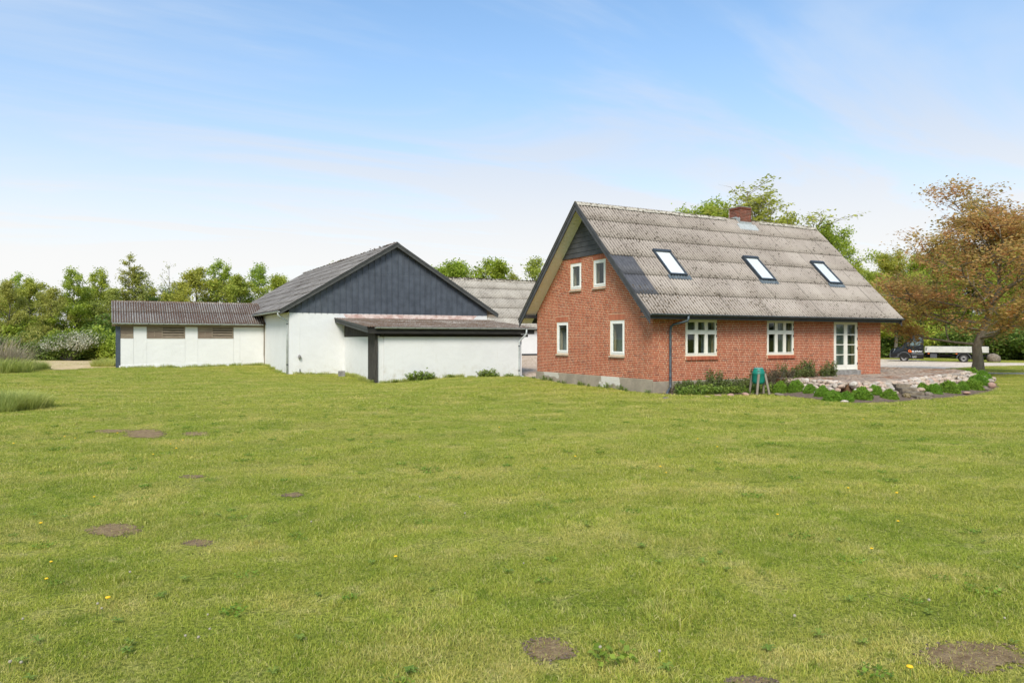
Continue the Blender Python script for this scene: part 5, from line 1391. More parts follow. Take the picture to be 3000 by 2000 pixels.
# ================================================================== bed plants
def mound(seed, rx, rz_, n, ls):
    rng = np.random.default_rng(seed)
    d = rng.normal(0, 1, (n, 3)); d /= np.linalg.norm(d, axis=1)[:, None]; d[:, 2] = np.abs(d[:, 2]) * 1.0
    lump = 1 + 0.10 * np.sin(d[:, 0] * 5 + seed) * np.sin(d[:, 1] * 6 + 2 * seed) + 0.06 * np.sin(d[:, 2] * 9 + d[:, 0] * 7)
    c = d * (lump * rng.uniform(0.84, 1.06, n))[:, None] * np.array([rx, rx * 0.95, rz_]); c[:, 2] -= 0.04
    # leaves point outwards and up in little rosettes
    nv = d + rng.normal(0, 0.45, (n, 3)); nv /= np.linalg.norm(nv, axis=1)[:, None]
    t = rng.normal(0, 1, (n, 3)); t -= nv * (t * nv).sum(1)[:, None]; t /= np.linalg.norm(t, axis=1)[:, None]
    t = t * 0.6 + nv * 0.8; t /= np.linalg.norm(t, axis=1)[:, None]
    b = np.cross(nv, t); b /= np.linalg.norm(b, axis=1)[:, None]
    s = (ls * rng.uniform(0.7, 1.3, n))[:, None]
    v = np.stack([c - t * s * 0.5, c + b * s * 0.2, c + t * s * 0.5, c - b * s * 0.2], 1).reshape(-1, 3)
    leaf = np_mesh('mound_leaves', v, np.arange(n * 4).reshape(n, 4), L['box'])
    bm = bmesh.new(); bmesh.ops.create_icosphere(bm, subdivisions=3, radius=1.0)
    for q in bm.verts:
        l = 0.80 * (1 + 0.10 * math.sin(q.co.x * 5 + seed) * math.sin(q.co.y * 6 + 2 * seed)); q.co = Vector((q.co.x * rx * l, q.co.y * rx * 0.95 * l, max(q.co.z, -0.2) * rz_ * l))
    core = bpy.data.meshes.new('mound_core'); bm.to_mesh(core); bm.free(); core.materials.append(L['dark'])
    return core, leaf
MD = [mound(s, 0.40, 0.46, 3400, 0.075) for s in (1, 2, 3)]
# (px centre, px foot, width px)
MOUNDS = [(2303, 1150, 50), (2350, 1153, 50), (2390, 1157, 40), (2428, 1165, 46), (2462, 1173, 62), (2500, 1174, 46), (2545, 1171, 66), (2584, 1164, 46), (2626, 1169, 50), (2722, 1152, 44), (2757, 1154, 48), (2800, 1149, 66), (2838, 1142, 40), (2868, 1140, 60), (2884, 1130, 60), (2895, 1120, 56), (2862, 1118, 50)]
ORD = ['first', 'second', 'third', 'fourth', 'fifth', 'sixth', 'seventh', 'eighth', 'ninth']
MLAB = ['rounded green mound shrub, %s from the green barrel' % ORD[q] for q in range(9)] + ['rounded green mound shrub, %s past the garden steps' % ORD[q] for q in range(8)]
for k, (px, py, wpx) in enumerate(MOUNDS):
    x, y = at_z(px, py, 0.06); dp = x * CS + y * SN
    wid = wpx * dp / FPX
    sc = wid / 0.86
    z_ = float(bed_z(np.array([x]), np.array([y]))[0])
    place_shrub('mound_shrub', MD[k % 3], (x, y + 0.25, z_), rt.uniform(0, 6.28), (sc, sc, sc * (1.05 if wpx > 52 else 1.28)), MLAB[k], 'mound shrubs along the terrace', parts=('core', 'foliage'))
def leafy(seed, h, spread, nst, nl, ls, mat, flower=None):
    rng = np.random.default_rng(seed); rnd = random.Random(seed); m = MB(); cs = []
    for k in range(nst):
        a = rnd.uniform(0, 6.28); bx, by = rnd.gauss(0, spread * 0.35), rnd.gauss(0, spread * 0.35)
        hh = h * rnd.uniform(0.6, 1.1); tx, ty = bx + math.cos(a) * spread * 0.5, by + math.sin(a) * spread * 0.5
        m.tube([(bx, by, -0.03), ((bx + tx) / 2, (by + ty) / 2, hh * 0.6), (tx, ty, hh)], [0.008, 0.006, 0.003], 3, cap=False)
        f = rng.uniform(0.1, 1.05, nl // nst)[:, None]
        p0, p1, p2 = (np.array(q) for q in ((bx, by, 0), ((bx + tx) / 2, (by + ty) / 2, hh * 0.6), (tx, ty, hh)))
        cs.append((1 - f) ** 2 * p0 + 2 * f * (1 - f) * p1 + f ** 2 * p2 + rng.normal(0, 0.035, (nl // nst, 3)))
    c = np.concatenate(cs); c[:, 2] = np.abs(c[:, 2])
    lv, lq = leaf_arrays(c, ls, rng, 0.4)
    st = bpy.data.meshes.new('stems'); st.from_pydata([tuple(v) for v in m.v], [], m.f); st.materials.append(M['bark']); st.update()
    return st, np_mesh('leaves', lv, lq, L[mat])
PLN = {'bed': leafy(1, 0.42, 0.35, 16, 700, 0.065, 'bed'), 'tall': leafy(2, 0.62, 0.22, 14, 650, 0.06, 'bed'), 'brown': leafy(3, 0.32, 0.35, 18, 520, 0.05, 'bed_brown'), 'weed': leafy(4, 0.26, 0.32, 14, 420, 0.075, 'weed'), 'tuft': leafy(5, 0.20, 0.20, 12, 180, 0.06, 'weed')}
rp = random.Random(77)
def plant(kind, x, y, s, label, group, z=None):
    place_shrub('bed_plant', PLN[kind], (x, y, hz1(x, y) if z is None else z), rp.uniform(0, 6.28), s, label, group, 'plant')
for k in range(26):
    x = 17.5 + (21.7 - 17.5) * (k + rp.random()) / 26; kd = rp.choice(['bed', 'bed', 'brown', 'tall', 'bed'])
    plant(kd, x, HY0 - rp.uniform(0.25, 0.7), rp.uniform(0.75, 1.15), {'bed': 'leafy dark green plant', 'tall': 'upright dark green plant', 'brown': 'dry brownish plant'}[kd] + ' along the foot of the brick front wall', 'plants along the brick front wall')
for k in range(20):
    x = 17.3 + (21.9 - 17.3) * (k + rp.random()) / 20
    plant('weed', x, HY0 - rp.uniform(0.7, 1.25), rp.uniform(0.6, 1.1), 'low light green weed at the front edge of the wall bed', 'weeds at the edge of the wall bed')
for k in range(17):
    t_ = (k + rp.random()) / 17; x = 21.9 + 4.0 * t_; kd = 'tall' if k in (4, 8, 10, 12, 13, 15) else rp.choice(['brown', 'bed', 'brown'])
    y = HY0 - rp.uniform(0.2, 0.55) - (0.25 if k % 2 else 0)
    zt = TZ - 0.02 if x > 22.7 else 0.08 + 0.45 * max(0, (x - 21.6) / 1.1)
    plant(kd, x, y, rp.uniform(0.7, 1.1), {'bed': 'leafy dark green plant', 'tall': 'upright dark green plant', 'brown': 'dry brownish plant'}[kd] + ' on the terrace corner beside the brick wall', 'plants on the terrace corner', z=zt)
for k in range(12):
    x = 21.8 + rp.uniform(0, 1.2); y = 20.2 - rp.uniform(0.4, 1.7)
    kd = rp.choice(['weed', 'bed', 'brown'])
    plant(kd, x, y, rp.uniform(0.7, 1.0), {'bed': 'leafy dark green plant', 'weed': 'light green weed', 'brown': 'dry brownish plant'}[kd] + ' on the soil slope beside the green barrel', 'plants on the slope by the barrel', z=float(bed_z(np.array([x]), np.array([y]))[0]) + 0.03)
for k in range(13):
    y = HY0 + 8.0 * (k + rp.random()) / 13
    plant('tuft', HX0 - rp.uniform(0.10, 0.3), y, rp.uniform(0.4, 0.9), 'small green weed at the foot of the grey gable plinth', 'weeds at the gable plinth')
for x, s in ((14.3, 1.6), (14.7, 1.9), (15.1, 1.3), (18.4, 1.4), (18.7, 1.7), (19.1, 1.0), (20.0, 1.0), (16.4, 0.7), (13.2, 0.6)):
    plant('weed', x, AY0 - 0.22, s * 0.9, 'green weed growing at the foot of the white annex wall', 'weeds along the annex wall')
# ================================================================== tall grass clumps and reed
def blades(seed, n, r, h, wd, mat, splay=0.5, curve=0.35):
    rng = np.random.default_rng(seed)
    a = rng.uniform(0, 2 * np.pi, n); q = r * np.sqrt(rng.uniform(0, 1, n))
    base = np.stack([q * np.cos(a), q * np.sin(a), np.full(n, -0.02)], 1)
    az = a + rng.normal(0, 0.9, n); tilt = rng.uniform(0, splay, n) * (0.3 + q / r)
    d = np.stack([np.cos(az) * np.sin(tilt), np.sin(az) * np.sin(tilt), np.cos(tilt)], 1)
    hh = h * rng.uniform(0.45, 1.1, n)[:, None]
    out = np.stack([np.cos(az), np.sin(az), np.zeros(n)], 1)
    mid = base + d * hh * 0.55; tip = base + d * hh * 0.95 + out * hh * curve * rng.uniform(0.2, 1, n)[:, None] - np.array([0, 0, 1]) * hh * curve * 0.25
    side = np.stack([-np.sin(az + rng.normal(0, .6, n)), np.cos(az), np.zeros(n)], 1) * wd
    v = np.stack([base - side / 2, base + side / 2, mid + side * 0.45, tip + side * 0.06, tip - side * 0.06, mid - side * 0.45], 1).reshape(-1, 3)
    b = np.arange(n)[:, None] * 6
    f = np.concatenate([b + np.array([[0, 1, 2, 5]]), b + np.array([[5, 2, 3, 4]])], 0)
    return np_mesh('blades', v, f, L[mat])
def clump(name, me, x, y, s, label, cat, group=None, part='blade', extra=None):
    o = thing(name, (x, y, hz1(x, y)), label, cat, group, rp.uniform(0, 6.28)); o.scale = (s, s, s)
    c = link(part, me, o); c['kind'] = 'stuff'
    if extra: q = link('flower_head', extra, o)
    return o
G1 = blades(1, 900, 0.55, 0.55, 0.012, 'tall_grass', 0.6, 0.4)
for k, (px, py, s) in enumerate(((-40, 1196, 1.25), (10, 1198, 1.2), (50, 1196, 1.15), (92, 1190, 0.95), (25, 1187, 1.15), (65, 1186, 1.0), (-10, 1204, 0.9))):
    x, y = at_z(px, py, 0.05)
    clump('tall_grass_clump', G1, x, y, s, 'clump of tall unmown green grass standing in the lawn', 'grass clump', 'tall grass clumps left in the lawn')
G2 = blades(2, 700, 0.8, 0.75, 0.02, 'tall_grass', 0.5, 0.35)
for px, py, s in ((-20, 1095, 1.3), (30, 1093, 1.2), (62, 1088, 1.0), (95, 1084, 0.9), (300, 1076, 0.8), (318, 1074, 0.9), (0, 1085, 1.3), (120, 1083, 0.6)):
    x, y = at_z(px, py, 0.22)
    clump('rough_grass_clump', G2, x, y, s, 'tuft of rough long grass at the lawn edge by the dirt track', 'grass clump', 'rough grass tufts by the dirt track')
RD = blades(3, 330, 0.7, 2.1, 0.024, 'reed', 0.75, 0.25)
for px, py, s in ((-25, 1092, 1.1), (20, 1090, 1.0), (50, 1086, 0.75)):
    x, y = at_z(px, py, 0.22)
    clump('dry_reed_clump', RD, x, y, s, 'clump of tall dry straw-coloured reed beside the dirt track', 'reed', 'dry reed clumps by the track', part='stalk')
G3 = blades(4, 160, 0.22, 0.26, 0.012, 'tall_grass', 0.5, 0.3)
def fringe(pts, group, label, n, off):
    for k in range(n):
        t_ = (k + rp.random()) / n
        a, b_ = pts
        x = a[0] + (b_[0] - a[0]) * t_ + off[0] * rp.uniform(0.3, 1.2); y = a[1] + (b_[1] - a[1]) * t_ + off[1] * rp.uniform(0.3, 1.2)
        clump('wall_grass_tuft', G3, x, y, rp.uniform(0.5, 1.25), label, 'grass tuft', group)
fringe(((0.8, SY0), (9.0, SY0)), 'grass tufts along the shed', 'grass tuft at the foot of the low white shed', 30, (0, -0.12))
fringe(((BX0, BY0 + 7), (BX0, BY0)), 'grass tufts along the barn side', 'grass tuft at the foot of the barn side wall', 10, (-0.12, 0))
fringe(((9.3, BY0), (12.2, BY0)), 'grass tufts along the barn front', 'grass tuft at the foot of the white barn gable wall', 12, (0, -0.12))
fringe(((AX0, BY0), (AX0, AY0)), 'grass tufts along the annex side', 'grass tuft at the foot of the annex side wall', 20, (-0.14, 0))
fringe(((AX0, AY0), (AX1, AY0)), 'grass tufts along the annex front', 'grass tuft at the foot of the annex front wall', 26, (0, -0.12))
# ================================================================== stones of the terrace
def mat_stone():
    m, t = new_mat('field_stone'); o = opos(t); oi = t.n('ShaderNodeObjectInfo'); r = oi.outputs['Random']
    rr = t.n('ShaderNodeValToRGB', None, Fac=r); cr = rr.color_ramp
    cols = [(0.0, lin(150, 142, 132)), (0.2, lin(184, 164, 142)), (0.4, lin(188, 164, 144)), (0.55, lin(172, 164, 154)), (0.7, lin(204, 188, 168)), (0.85, lin(188, 158, 138)), (1.0, lin(214, 206, 192))]
    while len(cr.elements) < len(cols): cr.elements.new(0.5)
    for e, (p, c) in zip(cr.elements, cols): e.position = p; e.color = (*c, 1)
    p = wpos(t)
    c = t.mix(t.ramp(t.noise(p, 14, 6, 0.7), 0.35, 0.7, 0.0, 0.55), rr.outputs[0], lin(108, 98, 88))
    c = t.mix(t.ramp(t.noise(p, 60, 3, 0.6), 0.55, 0.7, 0.0, 0.5), c, lin(206, 192, 174))
    finish(t, c, 0.9, t.noise(p, 24, 5, 0.7), 0.5, 0.015, 0.2)
    return m
M['stone'] = mat_stone()
def stone_mesh(seed, flat=0.6):
    rnd = random.Random(seed); bm = bmesh.new(); bmesh.ops.create_icosphere(bm, subdivisions=2, radius=0.5)
    ks = [(Vector((rnd.gauss(0, 1), rnd.gauss(0, 1), rnd.gauss(0, 1))).normalized(), rnd.uniform(0.30, 0.48)) for _ in range(9)]
    for v in bm.verts:
        for d, c in ks:
            e = v.co.dot(d)
            if e > c: v.co -= d * (e - c) * 0.75
        v.co.z *= flat; v.co.x *= 1.1
    me = bpy.data.meshes.new('stone'); bm.to_mesh(me); bm.free(); me.materials.append(M['stone'])
    me.polygons.foreach_set('use_smooth', [True] * len(me.polygons)); me.update()
    return me
STN = [stone_mesh(s, f) for s, f in zip(range(8), (0.6, 0.7, 0.55, 0.62, 0.8, 0.5, 0.68, 0.6))]
c0 = T_FRONT[2]
swall = thing('stone_wall', (c0[0], c0[1], 0.05), 'low dry wall of mixed round field stones edging the terrace', 'wall')
base = rootloc(swall)
pts = [Vector((p[0], p[1], 0)) for p in T_FRONT + [T_BACK[0]]]
cum = [0.0]
for a, b in zip(pts[:-1], pts[1:]): cum.append(cum[-1] + (b - a).length)
def along(s):
    for k in range(len(pts) - 1):
        if s <= cum[k + 1]:
            t_ = (s - cum[k]) / (cum[k + 1] - cum[k]); d = (pts[k + 1] - pts[k]).normalized()
            return pts[k].lerp(pts[k + 1], t_), Vector((d.y, -d.x, 0))
    d = (pts[-1] - pts[-2]).normalized(); return pts[-1], Vector((d.y, -d.x, 0))
STEP_B, STEP_T = Vector((*at_z(2704, 1168, 0.03), 0.03)), Vector((*at_z(2642, 1131, 0.36), 0.36))
sdir = Vector((STEP_T.x - STEP_B.x, STEP_T.y - STEP_B.y, 0)).normalized(); sprp = Vector((sdir.y, -sdir.x, 0))
rw = random.Random(15); nst = 0
for layer, (zc, off, sz) in enumerate(((0.16, 0.46, 0.27), (0.28, 0.33, 0.26), (0.39, 0.20, 0.25), (0.47, 0.06, 0.24), (0.50, -0.13, 0.22))):
    s = rw.uniform(0, 0.2)
    while s < cum[-1] and nst < 298:
        f = s / cum[-1]
        size = sz * rw.uniform(0.75, 1.35)
        p, nrm = along(s)
        if f > 0.45: o2 = off * (1.0 + 2.2 * (f - 0.45)); 
        else: o2 = off
        q = p + nrm * (o2 + rw.gauss(0, 0.03)) + Vector((0, 0, zc - (0.05 if f < 0.08 else 0)))
        rel = q - STEP_B; al_ = rel.dot(sdir); sd_ = rel.dot(sprp)
        if not (-0.5 < al_ < (STEP_T - STEP_B).dot(sdir) + 0.25 and abs(sd_) < 0.36):
            o = link('stone', STN[rw.randrange(8)], swall); nst += 1
            o.location = q - base; o.rotation_euler = (rw.gauss(0, 0.25), rw.gauss(0, 0.25), rw.uniform(0, 6.28)); o.scale = (size * rw.uniform(0.9, 1.35), size * rw.uniform(0.8, 1.1), size * rw.uniform(0.8, 1.1))
        s += size * rw.uniform(0.82, 1.0)
steps = thing('garden_steps', tuple(STEP_B), 'four small mossy concrete steps climbing between the stones to the terrace', 'steps')
for k in range(4):
    run = (STEP_T - STEP_B).dot(sdir); c = STEP_B + sdir * (run * k / 3.0 + 0.10); zt = 0.12 + 0.105 * k; hw = 0.25; dp_ = 0.20
    m = MB(); P = lambda u, v, z_: tuple(Vector((c.x, c.y, 0)) + sprp * u + sdir * v + Vector((0, 0, z_)))
    j = rw.uniform(-0.015, 0.015)
    m.add([P(-hw, -dp_ + j, -0.05), P(hw, -dp_, -0.05), P(hw, dp_ + .2, -0.05), P(-hw, dp_ + .2, -0.05), P(-hw, -dp_ + j, zt), P(hw, -dp_, zt + j * 0.5), P(hw, dp_ + .2, zt), P(-hw, dp_ + .2, zt)], [(3, 2, 1, 0), (4, 5, 6, 7), (0, 1, 5, 4), (1, 2, 6, 5), (2, 3, 7, 6), (3, 0, 4, 7)])
    m.build('step', M['step'], steps, bevel=0.015)
# ---- boulders
def boulder(seed, px, py, z, wpx, flat, label, group=None, rz=None, mat=None):
    x, y = at_z(px, py, z); dp = x * CS + y * SN; wd = wpx * dp / FPX
    me = stone_mesh(seed, flat)
    if mat: me.materials[0] = mat
    o = link('boulder', me); s = wd / 1.05
    o.location = (x, y + wd * 0.3, z + 0.30 * s * flat); o.scale = (s, s * 0.85, s); o.rotation_euler = (0.1, -0.1, rz if rz is not None else seed)
    return tag(o, label, 'boulder', group)
pink = simple('pink_granite', lin(182, 148, 130), lin(146, 116, 102), 9, 0.9, 30, 0.5, 0.01, obj=True)
pale = simple('pale_granite', lin(206, 192, 176), lin(176, 160, 146), 9, 0.9, 30, 0.5, 0.01, obj=True)
greyb = simple('grey_granite', lin(140, 128, 112), lin(104, 94, 82), 7, 0.9, 30, 0.6, 0.02, obj=True)
mossb = simple('mossy_granite', lin(140, 124, 100), lin(92, 80, 40), 6, 0.95, 30, 0.8, 0.02, obj=True, lo=0.4, hi=0.6)
boulder(101, 2660, 1153, 0.10, 27, 0.6, 'long pale boulder lying beside the steps', mat=pale)
boulder(102, 2664, 1168, 0.03, 30, 0.8, 'moss covered boulder at the left foot of the steps', mat=mossb)
boulder(103, 2730, 1163, 0.02, 28, 0.85, 'grey boulder at the right foot of the steps', mat=greyb)
boulder(104, 2482, 1181, 0.0, 29, 0.42, 'flat pale stone lying alone at the lawn edge of the soil bed', mat=pale)
boulder(105, 2378, 1140, 0.04, 26, 0.85, 'big round grey boulder in the stone wall near the door side', mat=greyb)
boulder(106, 2408, 1146, 0.0, 22, 0.6, 'squat brown boulder under the stone wall between mound shrubs', mat=pink)
boulder(107, 2608, 1135, 0.2, 20, 1.1, 'white upright stone set in the terrace edge above a mound shrub', mat=pale)
boulder(108, 2893, 1142, 0.03, 20, 0.7, 'small grey boulder at the far end of the soil bed', mat=greyb)
boulder(109, 2912, 1134, 0.05, 22, 0.9, 'rounded boulder closing the soil bed towards the lawn', mat=pink)
boulder(110, 2840, 1154, 0.02, 26, 0.4, 'flat stone sunk in the soil below the last mound shrubs', mat=pink)
for k, (px, py, wpx, fl2, mt) in enumerate(((1934, 1173, 18, 0.7, pink), (1962, 1176, 34, 0.5, greyb), (1990, 1177, 24, 0.45, pink), (2045, 1172, 22, 0.5, pale), (2078, 1170, 34, 0.45, pink), (2108, 1166, 28, 0.5, pink), (2148, 1164, 30, 0.5, pink), (2190, 1160, 28, 0.5, pink), (2290, 1160, 30, 0.4, greyb))):
    boulder(120 + k, px, py, 0.0, wpx, fl2, 'low pinkish stone edging the weedy wall bed', 'edging stones of the wall bed', mat=mt)
bx_ = boulder(140, 2923, 1061, 0.08, 42, 0.75, 'large grey boulder on the grass beyond the gravel drive', mat=greyb); bx_.scale.z *= 1.15
# ---- concrete block, box by the door
x, y = at_z(1001, 1104, -0.10)
cb = MB().box((x - 0.17, y - 0.12, -0.25), (x + 0.17, y + 0.12, 0.24)).build('concrete_block', M['concrete'], None, bevel=0.02); tag(cb, 'rough grey concrete block standing where annex meets barn', 'concrete block')
x, y = at_z(2427, 1098, TZ)
pb = thing('planter_box', (x, y, TZ), 'small grey planter box on the terrace beside the door step', 'planter')
m = MB(); m.box((x - 0.20, y - 0.12, TZ), (x + 0.20, y + 0.12, TZ + 0.14)); m.build('box', M['concrete'], pb, bevel=0.01)
box_obj('soil', (x - 0.18, y - 0.10, TZ + 0.1401), (x + 0.18, y + 0.10, TZ + 0.15), M['soil'], pb)
o = link('sprig', PLN['tall'][1], pb); o.location = (-0.02, 0.02, 0.13); o.scale = (0.35, 0.35, 0.65)
# ================================================================== green barrel on wooden legs
bxy = at_d(2222, 26.5); bz0, bz1 = 0.39, 0.975
bar = thing('compost_barrel', (bxy[0], bxy[1], hz1(*bxy)), 'teal green plastic barrel slung between grey wooden legs before the brick wall', 'barrel')
teal = simple('teal_plastic', lin(22, 128, 108), lin(16, 108, 92), 4, 0.45, spec=0.4)
R_ = 0.225; Hh = bz1 - bz0
body = MB().lathe((*bxy, bz0), [(0.001, 0.0), (R_ * 0.70, 0.0), (R_ * 0.86, 0.03), (R_ * 0.95, 0.07), (R_ * 0.98, 0.12), (R_ * 0.985, 0.16), (R_ * 1.0, 0.17), (R_, Hh * 0.62), (R_ * 1.02, Hh * 0.63), (R_ * 1.0, Hh * 0.66), (R_ * 0.90, Hh * 0.80), (R_ * 0.76, Hh * 0.91), (R_ * 0.70, Hh * 0.94), (R_ * 0.70, Hh * 0.985)], 28).build('body', teal, bar, smooth=True)
MB().lathe((*bxy, bz0), [(R_ * 0.745, Hh * 0.955), (R_ * 0.745, Hh * 1.0), (R_ * 0.66, Hh * 1.005), (R_ * 0.64, Hh * 0.985), (0.001, Hh * 0.99)], 28).build('lid', simple('grey_green_lid', lin(110, 150, 142), None, rough=0.5), bar, smooth=True)
fw = Vector((CS, SN, 0)); rt_ = Vector((SN, -CS, 0)); bc = Vector((*bxy, 0))
for sg in (-1, 1):
    c = bc + rt_ * (sg * R_ * 0.80) + Vector((0, 0, bz0 + Hh * 0.88))
    MB().tube([c, c + rt_ * (sg * 0.07) + Vector((0, 0, 0.03)), c + rt_ * (sg * 0.08) - Vector((0, 0, 0.04)), c + rt_ * (sg * 0.05) - Vector((0, 0, 0.10))], 0.014, 6).build('handle', M['black_wood'], bar)
c = bc - fw * R_ * 0.88 - rt_ * 0.06 + Vector((0, 0, bz0 + Hh * 0.80))
MB().tube([c - rt_ * 0.035, c + rt_ * 0.035], 0.014, 6).build('latch', M['black_wood'], bar)
oldw = mat_wood('grey_leg_wood', lin(150, 140, 126), lin(120, 110, 98), axis=2)
def leg(top, foot, w_=0.065):
    d = (Vector(foot) - Vector(top)); a = d.cross(fw).normalized() * w_ / 2; b_ = fw * 0.025
    p = [Vector(top) + s1 * a + s2_ * b_ for s1, s2_ in ((-1, -1), (1, -1), (1, 1), (-1, 1))]; q = [v + d for v in p]
    MB().add(q + p, [(3, 2, 1, 0), (4, 5, 6, 7), (0, 1, 5, 4), (1, 2, 6, 5), (2, 3, 7, 6), (3, 0, 4, 7)]).build('leg', oldw, bar)
gz = 0.0
leg(bc - rt_ * 0.075 - fw * 0.26 + Vector((0, 0, 0.76)), bc - rt_ * 0.16 - fw * 0.30 + Vector((0, 0, gz)), 0.075)
leg(bc - rt_ * 0.20 + fw * 0.10 + Vector((0, 0, 0.70)), bc - rt_ * 0.24 + fw * 0.28 + Vector((0, 0, gz)))
leg(bc + rt_ * 0.20 - fw * 0.10 + Vector((0, 0, 0.77)), bc + rt_ * 0.34 - fw * 0.16 + Vector((0, 0, gz)), 0.07)
leg(bc + rt_ * 0.19 + fw * 0.02 + Vector((0, 0, 0.70)), bc + rt_ * 0.22 + fw * 0.12 + Vector((0, 0, gz)))
# ================================================================== flatbed truck
fx, fy = at_d(2646.7, 63.6); rx, ry = at_d(2825.3, 61.4)
hd = math.atan2(fy - ry, fx - rx); WB = 4.325
tz = (hz1(fx, fy) + hz1(rx, ry)) / 2 + 0.02
truck = thing('flatbed_truck', ((fx + rx) / 2, (fy + ry) / 2, 0.06), 'black flatbed truck with pale dropside bed parked on the gravel drive', 'truck', rz=hd)
CPX = simple('truck_black_paint', (0.010, 0.011, 0.012), None, rough=0.3, spec=0.4)
CPL = simple('truck_grey_plastic', (0.07, 0.073, 0.078), None, rough=0.6)
CHS = simple('truck_chassis_black', (0.015, 0.015, 0.016), None, rough=0.7)
ALU = simple('pale_aluminium_side', lin(196, 194, 184), lin(176, 174, 164), 3, 0.5, metal=0.1)
TYR = simple('tyre_rubber', (0.020, 0.019, 0.018), (0.035, 0.032, 0.028), 6, 0.85)
RIM = simple('steel_rim', (0.32, 0.31, 0.30), (0.25, 0.24, 0.23), 5, 0.45, metal=0.5)
TGL, tt_ = new_mat('truck_glass'); finish(tt_, (0.10, 0.14, 0.13), 0.06, spec=0.9)
ORG = simple('orange_lens', (0.75, 0.16, 0.03), None, rough=0.4)
WHT = simple('white_lettering', (0.8, 0.8, 0.8), None, rough=0.5)
FA = WB / 2                                   # front axle x; x forward, +y the side seen
# cab loft: stations (x from front axle, bottom z, belt z, top z, half width low, belt, top)
ST = [(1.07, 0.42, 0.75, 0.86, 0.80, 0.78, 0.70), (1.00, 0.36, 0.85, 1.04, 0.93, 0.90, 0.78), (0.80, 0.34, 0.98, 1.17, 0.97, 0.96, 0.82), (0.45, 0.34, 1.10, 1.27, 0.98, 0.97, 0.85), (0.18, 0.34, 1.22, 1.38, 0.98, 0.98, 0.86), (-0.10, 0.30, 1.30, 1.74, 0.98, 0.98, 0.86), (-0.36, 0.28, 1.33, 2.08, 0.98, 0.98, 0.84), (-0.55, 0.27, 1.34, 2.24, 0.98, 0.98, 0.83), (-0.90, 0.27, 1.35, 2.31, 0.98, 0.98, 0.83), (-1.30, 0.27, 1.35, 2.31, 0.98, 0.98, 0.83), (-1.44, 0.27, 1.35, 2.27, 0.97, 0.97, 0.82)]
m = MB(); rings = []
for (x, zb, zl, zt, wl, wb_, wt) in ST:
    half = [(wl * 0.93, zb), (wl, zb + 0.12), (wl * 1.01, (zb + zl) / 2), (wb_, zl), (wb_ * 0.5 + wt * 0.5 + 0.01, (zl + zt) / 2), (wt, zt - 0.05), (wt * 0.9, zt), (0, zt + 0.015)]
    ring = [(x + FA, y_, z_) for y_, z_ in half] + [(x + FA, -y_, z_) for y_, z_ in half[-2::-1]]
    rings.append(ring)
NRG = len(rings[0])
vs = [p for r_ in rings for p in r_]
fs = [(i * NRG + k, i * NRG + k + 1, (i + 1) * NRG + k + 1, (i + 1) * NRG + k) for i in range(len(ST) - 1) for k in range(NRG - 1)]
fs += [tuple(range(NRG))[::-1], tuple(range((len(ST) - 1) * NRG, len(ST) * NRG))]
m.add(vs, fs)
cab = m.build('cab', CPX, truck, smooth=True, local=True)
es = cab.modifiers.new('es', 'EDGE_SPLIT'); es.split_angle = rad(38)
def side_y(z): # glass plane of the door above the belt
    return 0.985 - (z - 1.34) * 0.155
def glass(pts, off=0.004):
    for sg in (1, -1):
        g = MB(); p = [(x + FA, sg * (side_y(z_) + off), z_) for x, z_ in pts]
        q = [(x + FA, sg * (side_y(z_) - 0.02), z_) for x, z_ in pts]
        n_ = len(p)
        g.add(p + q, [tuple(range(n_)) if sg < 0 else tuple(range(n_))[::-1]] + [(k, (k + 1) % n_, (k + 1) % n_ + n_, k + n_) for k in range(n_)])
        g.build('side_window', TGL, cab, local=True)
glass([(-0.78, 1.37), (-0.78, 2.00), (-0.86, 2.06), (-1.22, 2.08), (-1.30, 2.02), (-1.27, 1.55), (-1.18, 1.42)])
glass([(-0.44, 1.38), (-0.72, 1.38), (-0.72, 1.92), (-0.45, 1.58)])
ws = MB(); ws.add([(0.14 + FA, 0.80, 1.41), (0.14 + FA, -0.80, 1.41), (-0.50 + FA, -0.75, 2.19), (-0.50 + FA, 0.75, 2.19)], [(0, 1, 2, 3)]); ws.v = [(x + 0.035, y_, z_ + 0.03) for x, y_, z_ in ws.v]
ws.build('windscreen', TGL, cab, local=True)
for sg in (1, -1):
    h_ = MB(); h_.add([(1.02 + FA, sg * 0.55, 0.86), (0.80 + FA, sg * 0.965, 0.84), (0.62 + FA, sg * 0.975, 1.10), (0.90 + FA, sg * 0.72, 1.08)], [(0, 1, 2, 3) if sg < 0 else (3, 2, 1, 0)]); h_.v = [(x + 0.02, y_ * 1.02, z_ + 0.005) for x, y_, z_ in h_.v]
    h_.build('headlight', simple('headlight_lens', (0.35, 0.38, 0.40), None, rough=0.1, spec=0.8), truck, local=True)
    MB().box((-0.35 + FA, sg * 1.00, 1.34), (-0.22 + FA, sg * 1.18, 1.62)).build('mirror', CPL, truck, local=True, bevel=0.03)
    MB().box((-0.55 + FA, sg * 0.985, 0.62), (-1.44 + FA, sg * 1.002, 0.80)).build('side_trim', CPL, truck, local=True, bevel=0.006)
    MB().tube([(0.05 + FA + 0.47 * math.cos(a) - 0.05, sg * 0.985, 0.36 + 0.47 * math.sin(a)) for a in np.linspace(0.05, math.pi - 0.05, 12)], 0.045, 6).build('wheel_arch', CPL, truck, local=True)
    MB().box((-0.75 + FA, sg * 0.983, 1.18), (-0.745 + FA, sg * 0.992, 1.2)).build('door_handle', CPL, truck, local=True)
    MB().box((-1.12 + FA, sg * 0.984, 1.19), (-1.28 + FA, sg * 1.005, 1.23)).build('door_handle', CPL, truck, local=True)
